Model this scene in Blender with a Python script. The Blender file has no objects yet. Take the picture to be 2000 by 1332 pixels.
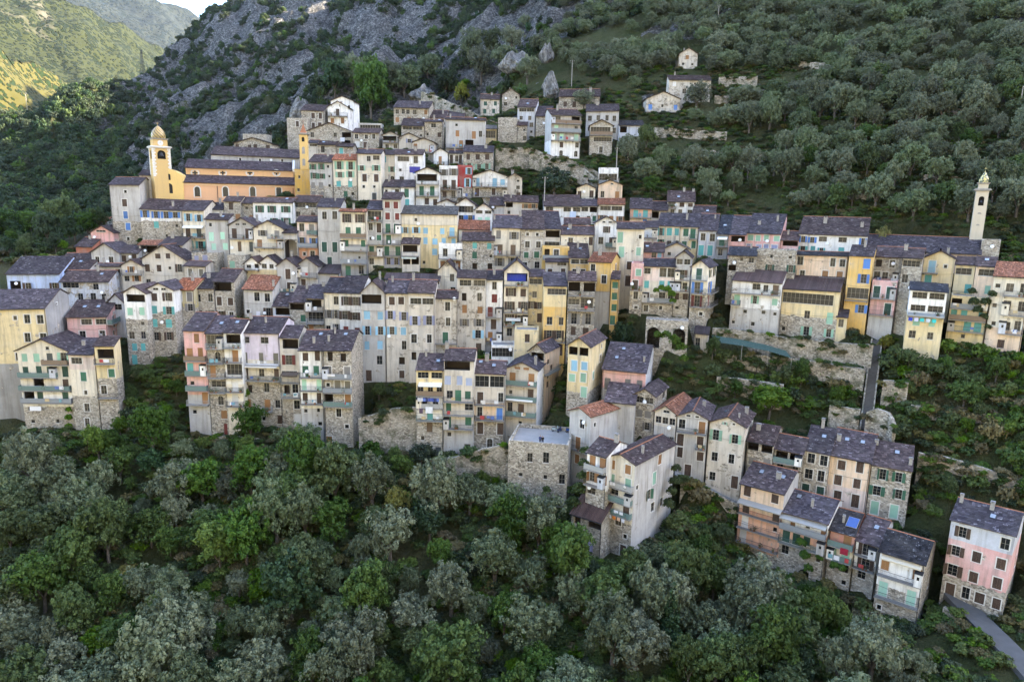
import bpy, bmesh, math, random
import numpy as np
from mathutils import Vector, Matrix

random.seed(7)
SC = bpy.context.scene
COL = SC.collection
R_ = math.radians

# ------------------------------------------------------------------ camera
FPX, PITCH, ROLL = 1350.0, R_(11.0), R_(1.2)
CAMZ = 80.0
CAM = np.array([0.0, 0.0, CAMZ])
_fw = np.array([0, math.cos(PITCH), -math.sin(PITCH)])
_r0 = np.array([1.0, 0, 0])
_u0 = np.array([0, math.sin(PITCH), math.cos(PITCH)])
_rt = math.cos(ROLL) * _r0 + math.sin(ROLL) * _u0
_up = -math.sin(ROLL) * _r0 + math.cos(ROLL) * _u0
cam_data = bpy.data.cameras.new("camera")
cam_data.sensor_width = 36.0
cam_data.lens = 36.0 * FPX / 2000.0
cam_data.clip_start = 0.5
cam_data.clip_end = 20000.0
cam = bpy.data.objects.new("camera", cam_data)
COL.objects.link(cam)
m3 = Matrix(((_rt[0], _up[0], -_fw[0]), (_rt[1], _up[1], -_fw[1]), (_rt[2], _up[2], -_fw[2])))
cam.matrix_world = Matrix.Translation(Vector(CAM)) @ m3.to_4x4()
SC.camera = cam

# ------------------------------------------------------------------ light
SUN_EL, SUN_AZ = R_(26.0), R_(80.0)          # azimuth measured from +Y towards +X
world = bpy.data.worlds.new("World")
SC.world = world
world.use_nodes = True
wn = world.node_tree
for n in list(wn.nodes):
    wn.nodes.remove(n)
sky = wn.nodes.new("ShaderNodeTexSky")
sky.sky_type = 'NISHITA'
sky.sun_disc = False
sky.sun_elevation = SUN_EL
sky.sun_rotation = SUN_AZ
sky.altitude = 400
sky.air_density = 0.8
sky.dust_density = 1.2
sky.ozone_density = 0.35
bg = wn.nodes.new("ShaderNodeBackground")
bg.inputs[1].default_value = 0.15
wo = wn.nodes.new("ShaderNodeOutputWorld")
wn.links.new(sky.outputs[0], bg.inputs[0])
wn.links.new(bg.outputs[0], wo.inputs[0])
sun_d = bpy.data.lights.new("sun", 'SUN')
sun_d.energy = 5.0
sun_d.angle = R_(0.5)
sun_d.color = (1.0, 0.86, 0.66)
sun = bpy.data.objects.new("sun", sun_d)
COL.objects.link(sun)
sdir = Vector((math.sin(SUN_AZ) * math.cos(SUN_EL), math.cos(SUN_AZ) * math.cos(SUN_EL), math.sin(SUN_EL)))
sun.rotation_euler = sdir.to_track_quat('Z', 'Y').to_euler()

SC.render.engine = 'CYCLES'
SC.view_settings.view_transform = 'Standard'
SC.view_settings.look = 'None'
SC.view_settings.exposure = 3.25
SC.view_settings.gamma = 1.0
SC.view_settings.use_curve_mapping = False
cy = SC.cycles
cy.max_bounces = 6
cy.diffuse_bounces = 3
cy.glossy_bounces = 2
cy.transmission_bounces = 3
cy.transparent_max_bounces = 4
cy.volume_bounces = 0
cy.use_denoising = True
cy.use_adaptive_sampling = True
cy.adaptive_threshold = 0.01
cy.sample_clamp_indirect = 4.0
cy.caustics_reflective = False
cy.caustics_refractive = False

# ------------------------------------------------------------------ projection helpers
def ray(px, py):
    return _fw + _rt * (px - 1000.0) / FPX + _up * (666.0 - py) / FPX

def at(px, py, Y):
    d = ray(px, py)
    return CAM + d * (Y / d[1])

def proj(P):
    d = np.asarray(P, float) - CAM
    zc = d @ _fw
    return 1000.0 + FPX * (d @ _rt) / zc, 666.0 - FPX * (d @ _up) / zc

# ------------------------------------------------------------------ terrain heights
GC = []
def col(px, *pairs):
    for py, Y in pairs:
        GC.append(at(px, py, Y))
col(-150, (1332, 96), (1100, 114), (900, 132), (760, 145), (620, 162), (520, 182))
col(0, (1332, 92), (1100, 110), (900, 129), (800, 138), (650, 151), (570, 166), (500, 182), (478, 190))
col(250, (1332, 91), (1100, 108), (870, 131), (720, 143), (600, 160), (480, 184), (400, 198))
col(500, (1332, 90), (1100, 107), (860, 132), (650, 149), (560, 159), (480, 175), (390, 198), (300, 216))
col(750, (1332, 89), (1100, 106), (890, 129), (740, 142), (520, 163), (400, 188), (300, 212), (240, 230), (190, 252))
col(1000, (1332, 89), (1100, 105), (985, 118), (900, 126), (845, 132), (660, 147), (520, 163), (390, 190), (290, 220), (210, 248), (130, 285), (60, 325), (0, 360))
col(1250, (1332, 87), (1120, 106), (960, 117), (860, 127), (740, 139), (640, 146), (520, 160), (440, 178), (350, 200), (260, 222), (160, 252), (80, 282), (0, 315))
col(1500, (1332, 88), (1220, 99), (1110, 112), (945, 121), (800, 133), (650, 148), (520, 158), (430, 180), (300, 205), (200, 230), (100, 260), (0, 292))
col(1750, (1332, 83), (1215, 98), (1010, 110), (900, 118), (800, 126), (660, 138), (520, 148), (455, 162), (300, 187), (200, 208), (100, 235), (0, 268))
col(2000, (1332, 80), (1210, 93), (1100, 100), (900, 112), (800, 118), (690, 127), (560, 138), (460, 154), (300, 176), (200, 196), (100, 222), (0, 252))
col(2200, (1332, 78), (1100, 96), (900, 108), (700, 122), (460, 148), (200, 186), (0, 240))
for X, Y, z in [(-160, 232, 40), (-120, 238, 38), (-80, 250, 46), (-190, 215, 38), (-230, 190, 40),
                (-55, 262, 66), (-20, 275, 92),
                # the great mountain over the village on the right, out of frame
                (150, 420, 250), (300, 420, 320), (300, 300, 215), (450, 300, 350), (600, 300, 440), (450, 500, 460),
                (600, 500, 520), (800, 500, 540), (300, 600, 370), (450, 750, 500), (650, 750, 540), (850, 800, 560),
                (300, 800, 480), (150, 620, 350), (60, 760, 430), (250, 150, 85), (400, 150, 250), (700, 150, 430),
                (200, 60, 30), (400, 60, 190), (700, 60, 380), (850, 250, 430), (700, 900, 560), (400, 900, 520),
                (-300, 60, 0), (-300, 120, 20), (0, 55, 0), (100, 55, -4), (-150, 60, 2), (200, 20, -8), (0, 20, -14),
                (-200, 20, -10), (-300, 20, -10), (400, 20, 160), (700, 20, 350)]:
    GC.append(np.array([X, Y, z], float))
# the rocky mountain behind and the wooded spur running down to the valley on the left
for px, py, Y in [(480, 0, 560), (400, 45, 545), (330, 120, 520), (260, 165, 500), (190, 212, 480), (90, 240, 462), (0, 252, 450),
                  (-150, 262, 440), (0, 400, 330), (150, 400, 335), (290, 320, 335), (300, 210, 430), (400, 130, 470), (450, 260, 335),
                  (600, 225, 305), (600, 100, 410), (600, 0, 490), (750, 180, 305), (750, 100, 385), (750, 0, 460), (960, 0, 455),
                  (860, 140, 318), (960, 70, 385), (0, 480, 288), (200, 470, 285), (-150, 470, 290), (300, 400, 290)]:
    GC.append(at(px, py, Y))
for px, py, Y, dz, dY in [(480, 0, 560, -25, 60), (400, 45, 545, -45, 60), (330, 120, 520, -45, 60), (260, 165, 500, -40, 60),
                          (190, 212, 480, -40, 60), (90, 240, 462, -40, 60), (0, 252, 450, -40, 60), (-150, 262, 440, -40, 60)]:
    P = at(px, py, Y) + np.array([0, dY, dz])
    GC.append(P)
    GC.append(P + np.array([-20, 120, -90 if px < 350 else -60]))
GC = np.array(GC)

class RBF:
    def __init__(s, P):
        s.c = P[:, :2] / 100.0
        n = len(P)
        K = np.sqrt(((s.c[:, None] - s.c[None]) ** 2).sum(-1))
        A = np.zeros((n + 3, n + 3))
        A[:n, :n] = K + np.eye(n) * -0.02
        A[:n, n] = 1; A[:n, n + 1:] = s.c
        A[n, :n] = 1; A[n + 1:, :n] = s.c.T
        b = np.concatenate([P[:, 2], np.zeros(3)])
        s.w = np.linalg.solve(A, b)
    def __call__(s, X, Y):
        X = np.asarray(X, float); Y = np.asarray(Y, float)
        q = np.stack([X.ravel() / 100, Y.ravel() / 100], -1)
        out = np.empty(len(q))
        n = len(s.c)
        for i in range(0, len(q), 20000):
            p = q[i:i + 20000]
            K = np.sqrt(((p[:, None] - s.c[None]) ** 2).sum(-1))
            out[i:i + 20000] = K @ s.w[:n] + s.w[n] + p @ s.w[n + 1:]
        return out.reshape(X.shape)

def hashn(ix, iy, seed):
    h = (ix.astype(np.int64) * 374761393 + iy.astype(np.int64) * 668265263 + seed * 982451653) & 0x7fffffff
    h = ((h ^ (h >> 13)) * 1274126177) & 0x7fffffff
    return ((h ^ (h >> 16)) & 0xffff) / 65535.0

def vnoise(x, y, seed=0):
    x = np.asarray(x, float); y = np.asarray(y, float)
    ix = np.floor(x).astype(np.int64); iy = np.floor(y).astype(np.int64)
    fx = x - ix; fy = y - iy
    fx = fx * fx * (3 - 2 * fx); fy = fy * fy * (3 - 2 * fy)
    a = hashn(ix, iy, seed); b = hashn(ix + 1, iy, seed); c = hashn(ix, iy + 1, seed); d = hashn(ix + 1, iy + 1, seed)
    return (a + (b - a) * fx) * (1 - fy) + (c + (d - c) * fx) * fy

def fbm(x, y, seed=0, oct=4):
    s = 0; a = 0.5; t = 0
    for i in range(oct):
        s = s + a * vnoise(x * 2 ** i, y * 2 ** i, seed + i * 17); t += a; a *= 0.5
    return s / t

def sstep(a, b, x):
    t = np.clip((x - a) / (b - a), 0, 1)
    return t * t * (3 - 2 * t)

rbf = RBF(GC)
GX0, GX1, GY0, GY1, GS = -360, 860, 20, 900, 2.5
gxs = np.arange(GX0, GX1 + GS, GS); gys = np.arange(GY0, GY1 + GS, GS)
GXX, GYY = np.meshgrid(gxs, gys)
# a coarse solve is enough for the smooth base; refine bilinearly
cxs = np.arange(GX0, GX1 + 10, 5.0); cys = np.arange(GY0, GY1 + 10, 5.0)
CXX, CYY = np.meshgrid(cxs, cys)
CZ = rbf(CXX, CYY)
def bil(Z, x0, y0, st, X, Y):
    fx = np.clip((np.asarray(X, float) - x0) / st, 0, Z.shape[1] - 1.001); fy = np.clip((np.asarray(Y, float) - y0) / st, 0, Z.shape[0] - 1.001)
    i = fx.astype(int); j = fy.astype(int); u = fx - i; v = fy - j
    return (Z[j, i] * (1 - u) + Z[j, i + 1] * u) * (1 - v) + (Z[j + 1, i] * (1 - u) + Z[j + 1, i + 1] * u) * v
GZ = bil(CZ, GX0, GY0, 5.0, GXX, GYY)
# how much of the ground is mountain rock: far behind the village, and left of the olive slope
def mountain_mask(X, Y):
    line = 262 + np.clip((X + 40) * 0.42, 0, 200) + np.clip((-60 - X) * 0.15, 0, 30)
    return sstep(-12, 30, Y - line)
MM = mountain_mask(GXX, GYY)
GZ = GZ + MM * (fbm(GXX / 38, GYY / 30, 3, 5) - 0.5) * 30 + MM * (np.abs(fbm(GXX / 13, GYY / 17, 9, 5) - 0.5)) * 26 - MM * 2 + MM * (fbm(GXX / 5.5, GYY / 5.5, 13, 3) - .5) * 5
GZ = GZ + (1 - MM) * (fbm(GXX / 11, GYY / 11, 5, 4) - 0.5) * 1.6
GZ0 = GZ.copy()

def gz(x, y):
    return float(bil(GZ, GX0, GY0, GS, x, y))

def hit(px, py, y0=70.0, y1=600.0):
    """where the pixel's ray meets the ground"""
    d = ray(px, py)
    Ys = np.arange(y0, y1, 0.5)
    P = CAM[None] + d[None] * (Ys / d[1])[:, None]
    g = bil(GZ0, GX0, GY0, GS, P[:, 0], P[:, 1])
    k = np.nonzero(P[:, 2] <= g)[0]
    if len(k) == 0:
        return None
    return P[k[0]]
# ------------------------------------------------------------------ materials
class Mat:
    def __init__(s, name, rough=0.85, spec=0.3):
        s.m = bpy.data.materials.new(name)
        s.m.use_nodes = True
        s.t = s.m.node_tree
        s.b = s.t.nodes["Principled BSDF"]
        s.b.inputs["Roughness"].default_value = rough
        s.b.inputs["Specular IOR Level"].default_value = spec
    def n(s, typ, **k):
        nd = s.t.nodes.new(typ)
        for a, v in k.items():
            if a.startswith("i_"):
                key = a[2:]
                key = int(key) if key.isdigit() else key.replace("_", " ")
                s.put(nd.inputs[key], v)
            else:
                setattr(nd, a, v)
        return nd
    def put(s, sock, v):
        if hasattr(v, "links") and hasattr(v, "is_output"):
            s.t.links.new(v, sock)
        else:
            sock.default_value = v
    def math(s, op, a, b=0.5, clamp=False):
        nd = s.t.nodes.new("ShaderNodeMath"); nd.operation = op; nd.use_clamp = clamp
        s.put(nd.inputs[0], a); s.put(nd.inputs[1], b)
        return nd.outputs[0]
    def mix(s, f, a, b, mode='MIX'):
        nd = s.t.nodes.new("ShaderNodeMix"); nd.data_type = 'RGBA'; nd.blend_type = mode
        s.put(nd.inputs[0], f)
        for q, v in ((6, a), (7, b)):
            if isinstance(v, tuple) and len(v) == 3: v = v + (1,)
            s.put(nd.inputs[q], v)
        return nd.outputs[2]
    def ramp(s, f, *stops):
        nd = s.t.nodes.new("ShaderNodeValToRGB")
        e = nd.color_ramp.elements
        while len(e) < len(stops): e.new(0.5)
        for el, (p, c) in zip(e, stops):
            el.position = p; el.color = tuple(c) + (1,) if not isinstance(c, (int, float)) else (c, c, c, 1)
        s.put(nd.inputs[0], f)
        return nd.outputs[0]
    def noise(s, vec, scale, detail=3, rough=0.55):
        nd = s.t.nodes.new("ShaderNodeTexNoise")
        nd.inputs["Scale"].default_value = scale; nd.inputs["Detail"].default_value = detail; nd.inputs["Roughness"].default_value = rough
        if vec is not None: s.put(nd.inputs["Vector"], vec)
        return nd.outputs[0]
    def vor(s, vec, scale, feature='F1', rnd=1.0):
        nd = s.t.nodes.new("ShaderNodeTexVoronoi"); nd.feature = feature
        nd.inputs["Scale"].default_value = scale; nd.inputs["Randomness"].default_value = rnd
        s.put(nd.inputs["Vector"], vec)
        return nd
    def scale(s, vec, x, y, z):
        nd = s.t.nodes.new("ShaderNodeVectorMath"); nd.operation = 'MULTIPLY'
        s.put(nd.inputs[0], vec); nd.inputs[1].default_value = (x, y, z)
        return nd.outputs[0]
    def coords(s, jitter=True):
        tc = s.t.nodes.new("ShaderNodeTexCoord")
        v = tc.outputs["Object"]
        if jitter:
            oi = s.t.nodes.new("ShaderNodeObjectInfo"); s.oi = oi
            nd = s.t.nodes.new("ShaderNodeVectorMath"); nd.operation = 'ADD'
            s.put(nd.inputs[0], v)
            s.put(nd.inputs[1], s.math('MULTIPLY', oi.outputs["Random"], 73.0))
            v2 = nd.outputs[0]
        else:
            v2 = v
        s.local = v
        return v2
    def bump(s, h, strength=0.4, dist=0.05):
        nd = s.t.nodes.new("ShaderNodeBump")
        nd.inputs["Strength"].default_value = strength; nd.inputs["Distance"].default_value = dist
        s.put(nd.inputs["Height"], h)
        s.t.links.new(nd.outputs[0], s.b.inputs["Normal"])
    def base(s, c):
        s.put(s.b.inputs["Base Color"], c)
    def attr(s, name, typ='OBJECT', out=2):
        nd = s.t.nodes.new("ShaderNodeAttribute"); nd.attribute_type = typ; nd.attribute_name = name
        return nd.outputs[out]

def stone_color(M, v):
    vs = M.scale(v, 1.0, 1.0, 1.3)
    vo = M.vor(vs, 3.1)
    cellr = M.n("ShaderNodeSeparateColor", i_0=vo.outputs["Color"]).outputs[0]
    c = M.ramp(cellr, (0.0, (0.09, 0.08, 0.068)), (0.25, (0.21, 0.185, 0.15)), (0.65, (0.35, 0.31, 0.25)), (1.0, (0.56, 0.52, 0.45)))
    ed = M.vor(vs, 3.1, 'DISTANCE_TO_EDGE')
    mort = M.ramp(ed.outputs["Distance"], (0.0, 1.0), (0.09, 0.0))
    big = M.noise(v, 0.35, 4)
    mc = M.mix(big, (0.13, 0.115, 0.095), (0.5, 0.45, 0.36))
    c = M.mix(M.math('MULTIPLY', mort, 0.75), c, mc)
    c = M.mix(M.ramp(big, (0.35, 0.0), (0.75, 0.55)), c, (0.45, 0.41, 0.34))
    return c, ed.outputs["Distance"], big

def mk_wall():
    M = Mat("plaster_and_rubble", 0.92, 0.15)
    v = M.coords()
    stone, ed, big = stone_color(M, v)
    sep = M.n("ShaderNodeSeparateXYZ", i_0=M.local)
    z = sep.outputs[2]
    n1 = M.noise(v, 0.9, 5, 0.65)
    n2 = M.noise(v, 0.22, 3)
    zn = M.math('ADD', z, M.math('MULTIPLY', M.math('SUBTRACT', n1, 0.5), 1.6))
    # the second colour starts at a floor line, so its edge is cleaner
    zc = M.math('ADD', z, M.math('MULTIPLY', M.math('SUBTRACT', n1, 0.5), 0.25))
    c2f = M.math('LESS_THAN', zc, M.attr("c2_z"))
    plaster = M.mix(c2f, M.oi.outputs["Color"], M.attr("c2", out=0))
    # weathering: blotches, rain streaks, damp
    st = M.noise(M.scale(v, 1.5, 1.5, 0.12), 1.0, 4, 0.6)
    plaster = M.mix(M.ramp(n1, (0.3, 0.0), (0.72, 0.6)), plaster, M.mix(0.5, plaster, (0.2, 0.185, 0.165)))
    plaster = M.mix(M.ramp(st, (0.47, 0.0), (0.7, 0.55)), plaster, (0.15, 0.135, 0.115))
    plaster = M.mix(M.ramp(n2, (0.45, 0.0), (0.72, 0.26)), plaster, (0.62, 0.6, 0.56))
    fine = M.noise(v, 9.0, 2)
    plaster = M.mix(0.16, plaster, M.mix(fine, (0.0, 0.0, 0.0), (1.0, 1.0, 1.0)), 'OVERLAY')
    low = M.math('LESS_THAN', zn, M.attr("stone_z"))
    wn_ = M.math('ADD', M.noise(v, 0.55, 6, 0.7), M.math('MULTIPLY', M.attr("wear"), 0.5))
    worn = M.ramp(wn_, (0.66, 0.0), (0.69, 1.0))
    f = M.math('MAXIMUM', low, worn)
    M.base(M.mix(f, plaster, stone))
    h = M.math('MULTIPLY', M.math('MINIMUM', ed, 0.2), M.math('MULTIPLY', f, 4.0))
    h = M.math('ADD', h, M.math('MULTIPLY', n1, 0.4))
    M.bump(h, 0.6, 0.12)
    return M.m

def mk_stone():
    M = Mat("dry_stone", 0.95, 0.1)
    v = M.coords()
    c, ed, big = stone_color(M, v)
    moss = M.noise(v, 0.6, 5)
    c = M.mix(M.ramp(moss, (0.48, 0.0), (0.66, 0.75)), c, (0.05, 0.06, 0.024))
    M.base(M.mix(.14, c, (0.05, 0.045, 0.035)))
    M.bump(M.math('MINIMUM', ed, 0.2), 0.9, 0.25)
    return M.m

def mk_tile():
    M = Mat("roof_tile", 0.85, 0.1)
    v = M.coords()
    t = M.attr("tint", 'GEOMETRY')
    n1 = M.noise(v, 0.5, 4)
    n2 = M.noise(v, 5.0, 3)
    c = M.mix(1.0, M.oi.outputs["Color"], M.ramp(t, (0.0, 0.52), (0.5, 0.92), (0.9, 1.35), (1.0, 2.1)), 'MULTIPLY')
    c = M.mix(M.ramp(n1, (0.4, 0.0), (0.72, 0.32)), c, M.mix(0.5, c, (0.2, 0.18, 0.16)))
    lich = M.math('ADD', M.math('MULTIPLY', t, 0.42), M.math('MULTIPLY', n2, 0.62))
    c = M.mix(M.ramp(lich, (0.755, 0.0), (0.81, 0.75)), c, (0.36, 0.35, 0.34))
    M.base(c)
    M.bump(n2, 0.5, 0.03)
    return M.m

def mk_paint(name, rough=0.6, dirt=0.35):
    M = Mat(name, rough, 0.35)
    v = M.coords()
    n1 = M.noise(M.scale(v, 2, 2, 0.7), 2.0, 4)
    c = M.oi.outputs["Color"]
    M.base(M.mix(M.ramp(n1, (0.35, 0.0), (0.8, dirt)), c, M.mix(0.6, c, (0.25, 0.22, 0.18))))
    return M.m

def mk_glass():
    M = Mat("window_glass", 0.08, 0.38)
    v = M.coords()
    M.base(M.ramp(M.oi.outputs["Random"], (0.0, (0.012, 0.013, 0.015)), (0.7, (0.018, 0.018, 0.017)), (1.0, (0.07, 0.06, 0.045))))
    M.bump(M.noise(v, 1.2, 1), 0.25, 0.05)
    return M.m

def mk_plain(name, colr, rough=0.7, noise=0.3, sc=3.0, metal=0.0):
    M = Mat(name, rough, 0.3)
    M.b.inputs["Metallic"].default_value = metal
    v = M.coords()
    n1 = M.noise(v, sc, 4)
    M.base(M.mix(M.ramp(n1, (0.3, 0.0), (0.8, noise)), colr, tuple(0.45 * q for q in colr)))
    return M.m

def mk_leaf(name, c1, c2, trans=0.3):
    M = Mat(name, 0.65, 0.25)
    v = M.coords()
    t = M.attr("tint", 'GEOMETRY')
    r = M.oi.outputs["Random"]
    c = M.mix(t, c1, c2)
    hs = M.n("ShaderNodeHueSaturation")
    M.put(hs.inputs["Color"], c)
    M.put(hs.inputs["Hue"], M.math('ADD', 0.485, M.math('MULTIPLY', r, 0.03)))
    M.put(hs.inputs["Saturation"], M.math('ADD', 0.8, M.math('MULTIPLY', r, 0.4)))
    M.put(hs.inputs["Value"], M.math('ADD', 0.72, M.math('MULTIPLY', M.math('FRACT', M.math('MULTIPLY', r, 7.31)), 0.6)))
    M.base(hs.outputs[0])
    tr = M.n("ShaderNodeBsdfTranslucent")
    M.put(tr.inputs[0], hs.outputs[0])
    mx = M.n("ShaderNodeMixShader")
    mx.inputs[0].default_value = trans
    M.t.links.new(M.b.outputs[0], mx.inputs[1]); M.t.links.new(tr.outputs[0], mx.inputs[2])
    out = [n for n in M.t.nodes if n.type == 'OUTPUT_MATERIAL'][0]
    M.t.links.new(mx.outputs[0], out.inputs[0])
    return M.m

def mk_ground():
    M = Mat("hillside", 0.95, 0.1)
    v = M.coords(False)
    n1 = M.noise(v, 0.06, 5, 0.6); n2 = M.noise(v, 0.45, 5, 0.65); n3 = M.noise(v, 2.4, 3)
    g = M.mix(n2, (0.036, 0.058, 0.016), (0.12, 0.125, 0.05))
    g = M.mix(M.ramp(n1, (0.4, 0.0), (0.65, 0.6)), g, (0.13, 0.105, 0.06))
    g = M.mix(M.ramp(n3, (0.4, 0.0), (0.7, 0.5)), g, (0.045, 0.058, 0.02))
    rk = M.attr("rock", 'GEOMETRY')
    nr = M.noise(v, 0.2, 8, 0.75)
    rock = M.ramp(nr, (0.3, (0.07, 0.07, 0.07)), (0.44, (0.17, 0.168, 0.165)), (0.56, (0.32, 0.31, 0.295)), (0.74, (0.58, 0.55, 0.5)))
    crack = M.noise(v, 0.9, 6, 0.75)
    rock = M.mix(M.ramp(crack, (0.46, 0.8), (0.58, 0.0)), rock, (0.04, 0.04, 0.04))
    mask = M.ramp(M.math('ADD', M.math('MULTIPLY', n2, 0.6), M.math('SUBTRACT', rk, 0.3)), (0.48, 0.0), (0.56, 1.0))
    M.base(M.mix(mask, g, rock))
    M.bump(M.math('ADD', n2, M.math('MULTIPLY', M.math('ADD', nr, crack), 1.6)), 1.0, 2.2)
    return M.m

def mk_far(name, grass, scrub, rockc, sc):
    M = Mat(name, 0.95, 0.1)
    v = M.coords(False)
    vo = M.vor(v, 0.2 * sc)
    n1 = M.noise(v, 0.008 * sc, 5, 0.6); n2 = M.noise(v, 0.03 * sc, 5, 0.65)
    dots = M.ramp(M.math('ADD', vo.outputs["Distance"], M.math('MULTIPLY', M.math('SUBTRACT', n2, 0.5), 1.3)), (0.42, 1.0), (0.52, 0.0))
    c = M.mix(n2, grass, tuple(0.6 * q for q in grass))
    c = M.mix(M.ramp(n1, (0.6, 0.0), (0.68, 0.8)), c, rockc)
    M.base(M.mix(dots, c, scrub))
    M.bump(M.math('MULTIPLY', dots, 1.0), 1.0, 4.0)
    return M.m

WALL = mk_wall(); STONE = mk_stone(); TILE = mk_tile()
PAINT = mk_paint("old_paint"); GLASS = mk_glass()
FRAME = mk_plain("window_frame", (0.34, 0.31, 0.26), 0.6)
TRIM = mk_plain("lime_trim", (0.62, 0.6, 0.56), 0.85)
METAL = mk_plain("dark_iron", (0.035, 0.036, 0.04), 0.5, metal=0.3)
SLAB = mk_plain("balcony_slab", (0.26, 0.25, 0.235), 0.9, 0.5)
WOOD = mk_plain("eaves_wood", (0.09, 0.062, 0.042), 0.8, 0.4)
TERRA = mk_plain("terracotta", (0.34, 0.145, 0.075), 0.85, 0.5)
CHIM = mk_plain("chimney_render", (0.34, 0.315, 0.28), 0.9, 0.7)
WHITE = mk_plain("white_enamel", (0.72, 0.72, 0.72), 0.45, 0.1)
CONC = mk_plain("worn_concrete", (0.3, 0.29, 0.28), 0.9, 0.45, 0.6)
CLOTH = mk_paint("cotton_cloth", 0.9, 0.1)
BARK = mk_plain("bark", (0.09, 0.075, 0.058), 0.95, 0.5, 5.0)
ROOM_SHADE = mk_plain("painted_room_shade", (0.055, 0.043, 0.034), 0.9, 0.4)  # timber brown kept near black to paint in the shade of deep openings
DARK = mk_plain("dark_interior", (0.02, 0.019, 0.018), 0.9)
GROUND = mk_ground()

# ------------------------------------------------------------------ mesh helpers
class MB:
    """collects quads and boxes, with a material index per face and a tint per face"""
    def __init__(s):
        s.v = []; s.f = []; s.mi = []; s.ti = []
    def poly(s, pts, mi=0, ti=0.5):
        k = len(s.v); s.v.extend([tuple(map(float, p)) for p in pts]); s.f.append(tuple(range(k, k + len(pts)))); s.mi.append(mi); s.ti.append(ti)
    def box(s, x0, y0, z0, x1, y1, z1, mi=0, ti=0.5, skip=""):
        P = [(x0, y0, z0), (x1, y0, z0), (x1, y1, z0), (x0, y1, z0), (x0, y0, z1), (x1, y0, z1), (x1, y1, z1), (x0, y1, z1)]
        k = len(s.v); s.v.extend(P)
        for nm, q in (("b", (0, 3, 2, 1)), ("t", (4, 5, 6, 7)), ("f", (0, 1, 5, 4)), ("k", (2, 3, 7, 6)), ("l", (3, 0, 4, 7)), ("r", (1, 2, 6, 5))):
            if nm in skip: continue
            s.f.append(tuple(k + i for i in q)); s.mi.append(mi); s.ti.append(ti)
    def hexa(s, lo, hi, mi=0, ti=0.5):
        """prism between two quads of the same winding"""
        k = len(s.v); s.v.extend([tuple(map(float, p)) for p in lo]); s.v.extend([tuple(map(float, p)) for p in hi])
        for q in ((3, 2, 1, 0), (4, 5, 6, 7), (0, 1, 5, 4), (1, 2, 6, 5), (2, 3, 7, 6), (3, 0, 4, 7)):
            s.f.append(tuple(k + i for i in q)); s.mi.append(mi); s.ti.append(ti)
    def tube(s, a, b, r0, r1=None, n=6, mi=0, caps=True):
        r1 = r0 if r1 is None else r1
        a = Vector(a); b = Vector(b); d = (b - a).normalized()
        x = d.orthogonal().normalized(); y = d.cross(x)
        k = len(s.v)
        for c, r in ((a, r0), (b, r1)):
            for i in range(n):
                t = 2 * math.pi * i / n
                s.v.append(tuple(c + (x * math.cos(t) + y * math.sin(t)) * r))
        for i in range(n):
            j = (i + 1) % n
            s.f.append((k + i, k + j, k + n + j, k + n + i)); s.mi.append(mi); s.ti.append(0.5)
        if caps:
            s.f.append(tuple(k + n + i for i in range(n))); s.mi.append(mi); s.ti.append(0.5)
    def lathe(s, prof, n=8, mi=0, ph=0.0, c=(0, 0)):
        k = len(s.v)
        for r, z in prof:
            for i in range(n):
                t = 2 * math.pi * i / n + ph
                s.v.append((c[0] + r * math.cos(t), c[1] + r * math.sin(t), z))
        for q in range(len(prof) - 1):
            for i in range(n):
                j = (i + 1) % n
                s.f.append((k + q * n + i, k + q * n + j, k + (q + 1) * n + j, k + (q + 1) * n + i)); s.mi.append(mi); s.ti.append(((q * 7 + i * 3) % 5) / 4)
    def mesh(s, name, mats, tint=False, smooth=False):
        me = bpy.data.meshes.new(name)
        me.from_pydata(s.v, [], s.f)
        for m in mats: me.materials.append(m)
        if len(mats) > 1: me.polygons.foreach_set("material_index", s.mi)
        if tint:
            at_ = me.attributes.new("tint", 'FLOAT', 'FACE'); at_.data.foreach_set("value", s.ti)
        if smooth: me.polygons.foreach_set("use_smooth", [True] * len(s.f))
        return me

def obj(name, me, parent=None, loc=None, rz=0.0, color=None, scale=None):
    o = bpy.data.objects.new(name, me)
    COL.objects.link(o)
    if parent is not None: o.parent = parent
    if loc is not None: o.location = loc
    if rz: o.rotation_euler = (0, 0, rz)
    if color is not None: o.color = (color[0], color[1], color[2], 1)
    if scale is not None: o.scale = scale
    return o

def tag(o, label=None, cat=None, group=None, kind=None):
    if label: o["label"] = label
    if cat: o["category"] = cat
    if group: o["group"] = group
    if kind: o["kind"] = kind
    return o

C = dict(st=(.4, .38, .34), gr=(.44, .425, .405), dg=(.26, .258, .256), cr=(.70, .63, .50), ye=(.70, .57, .32), yo=(.66, .43, .13),
         wh=(.80, .785, .755), pk=(.66, .37, .34), pp=(.70, .57, .51), sa=(.68, .37, .24), be=(.56, .505, .425), bl=(.36, .47, .72), li=(.64, .57, .66),
         rd=(.30, .02, .018), br=(.42, .14, .08), bw=(.50, .52, .57), mu=(.46, .38, .17), pe=(.72, .54, .38), oc=(.50, .31, .07))
S = dict(br=(.055, .032, .022), gn=(.03, .12, .075), tq=(.10, .36, .36), lb=(.24, .44, .58), bu=(.07, .19, .50), lg=(.24, .42, .32), gy=(.17, .165, .16),
         wd=(.26, .13, .05), dr=(.14, .022, .02), wt=(.62, .62, .62), mt=(.38, .62, .50), lv=(.26, .28, .42), dk=(.012, .06, .045), bg=(.16, .15, .12), vi=(.33, .38, .52))
ROOF = dict(l=(.066, .05, .053), t=(.22, .09, .05), m=(.07, .048, .046), d=(.028, .028, .034), g=(.1, .095, .09))

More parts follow.
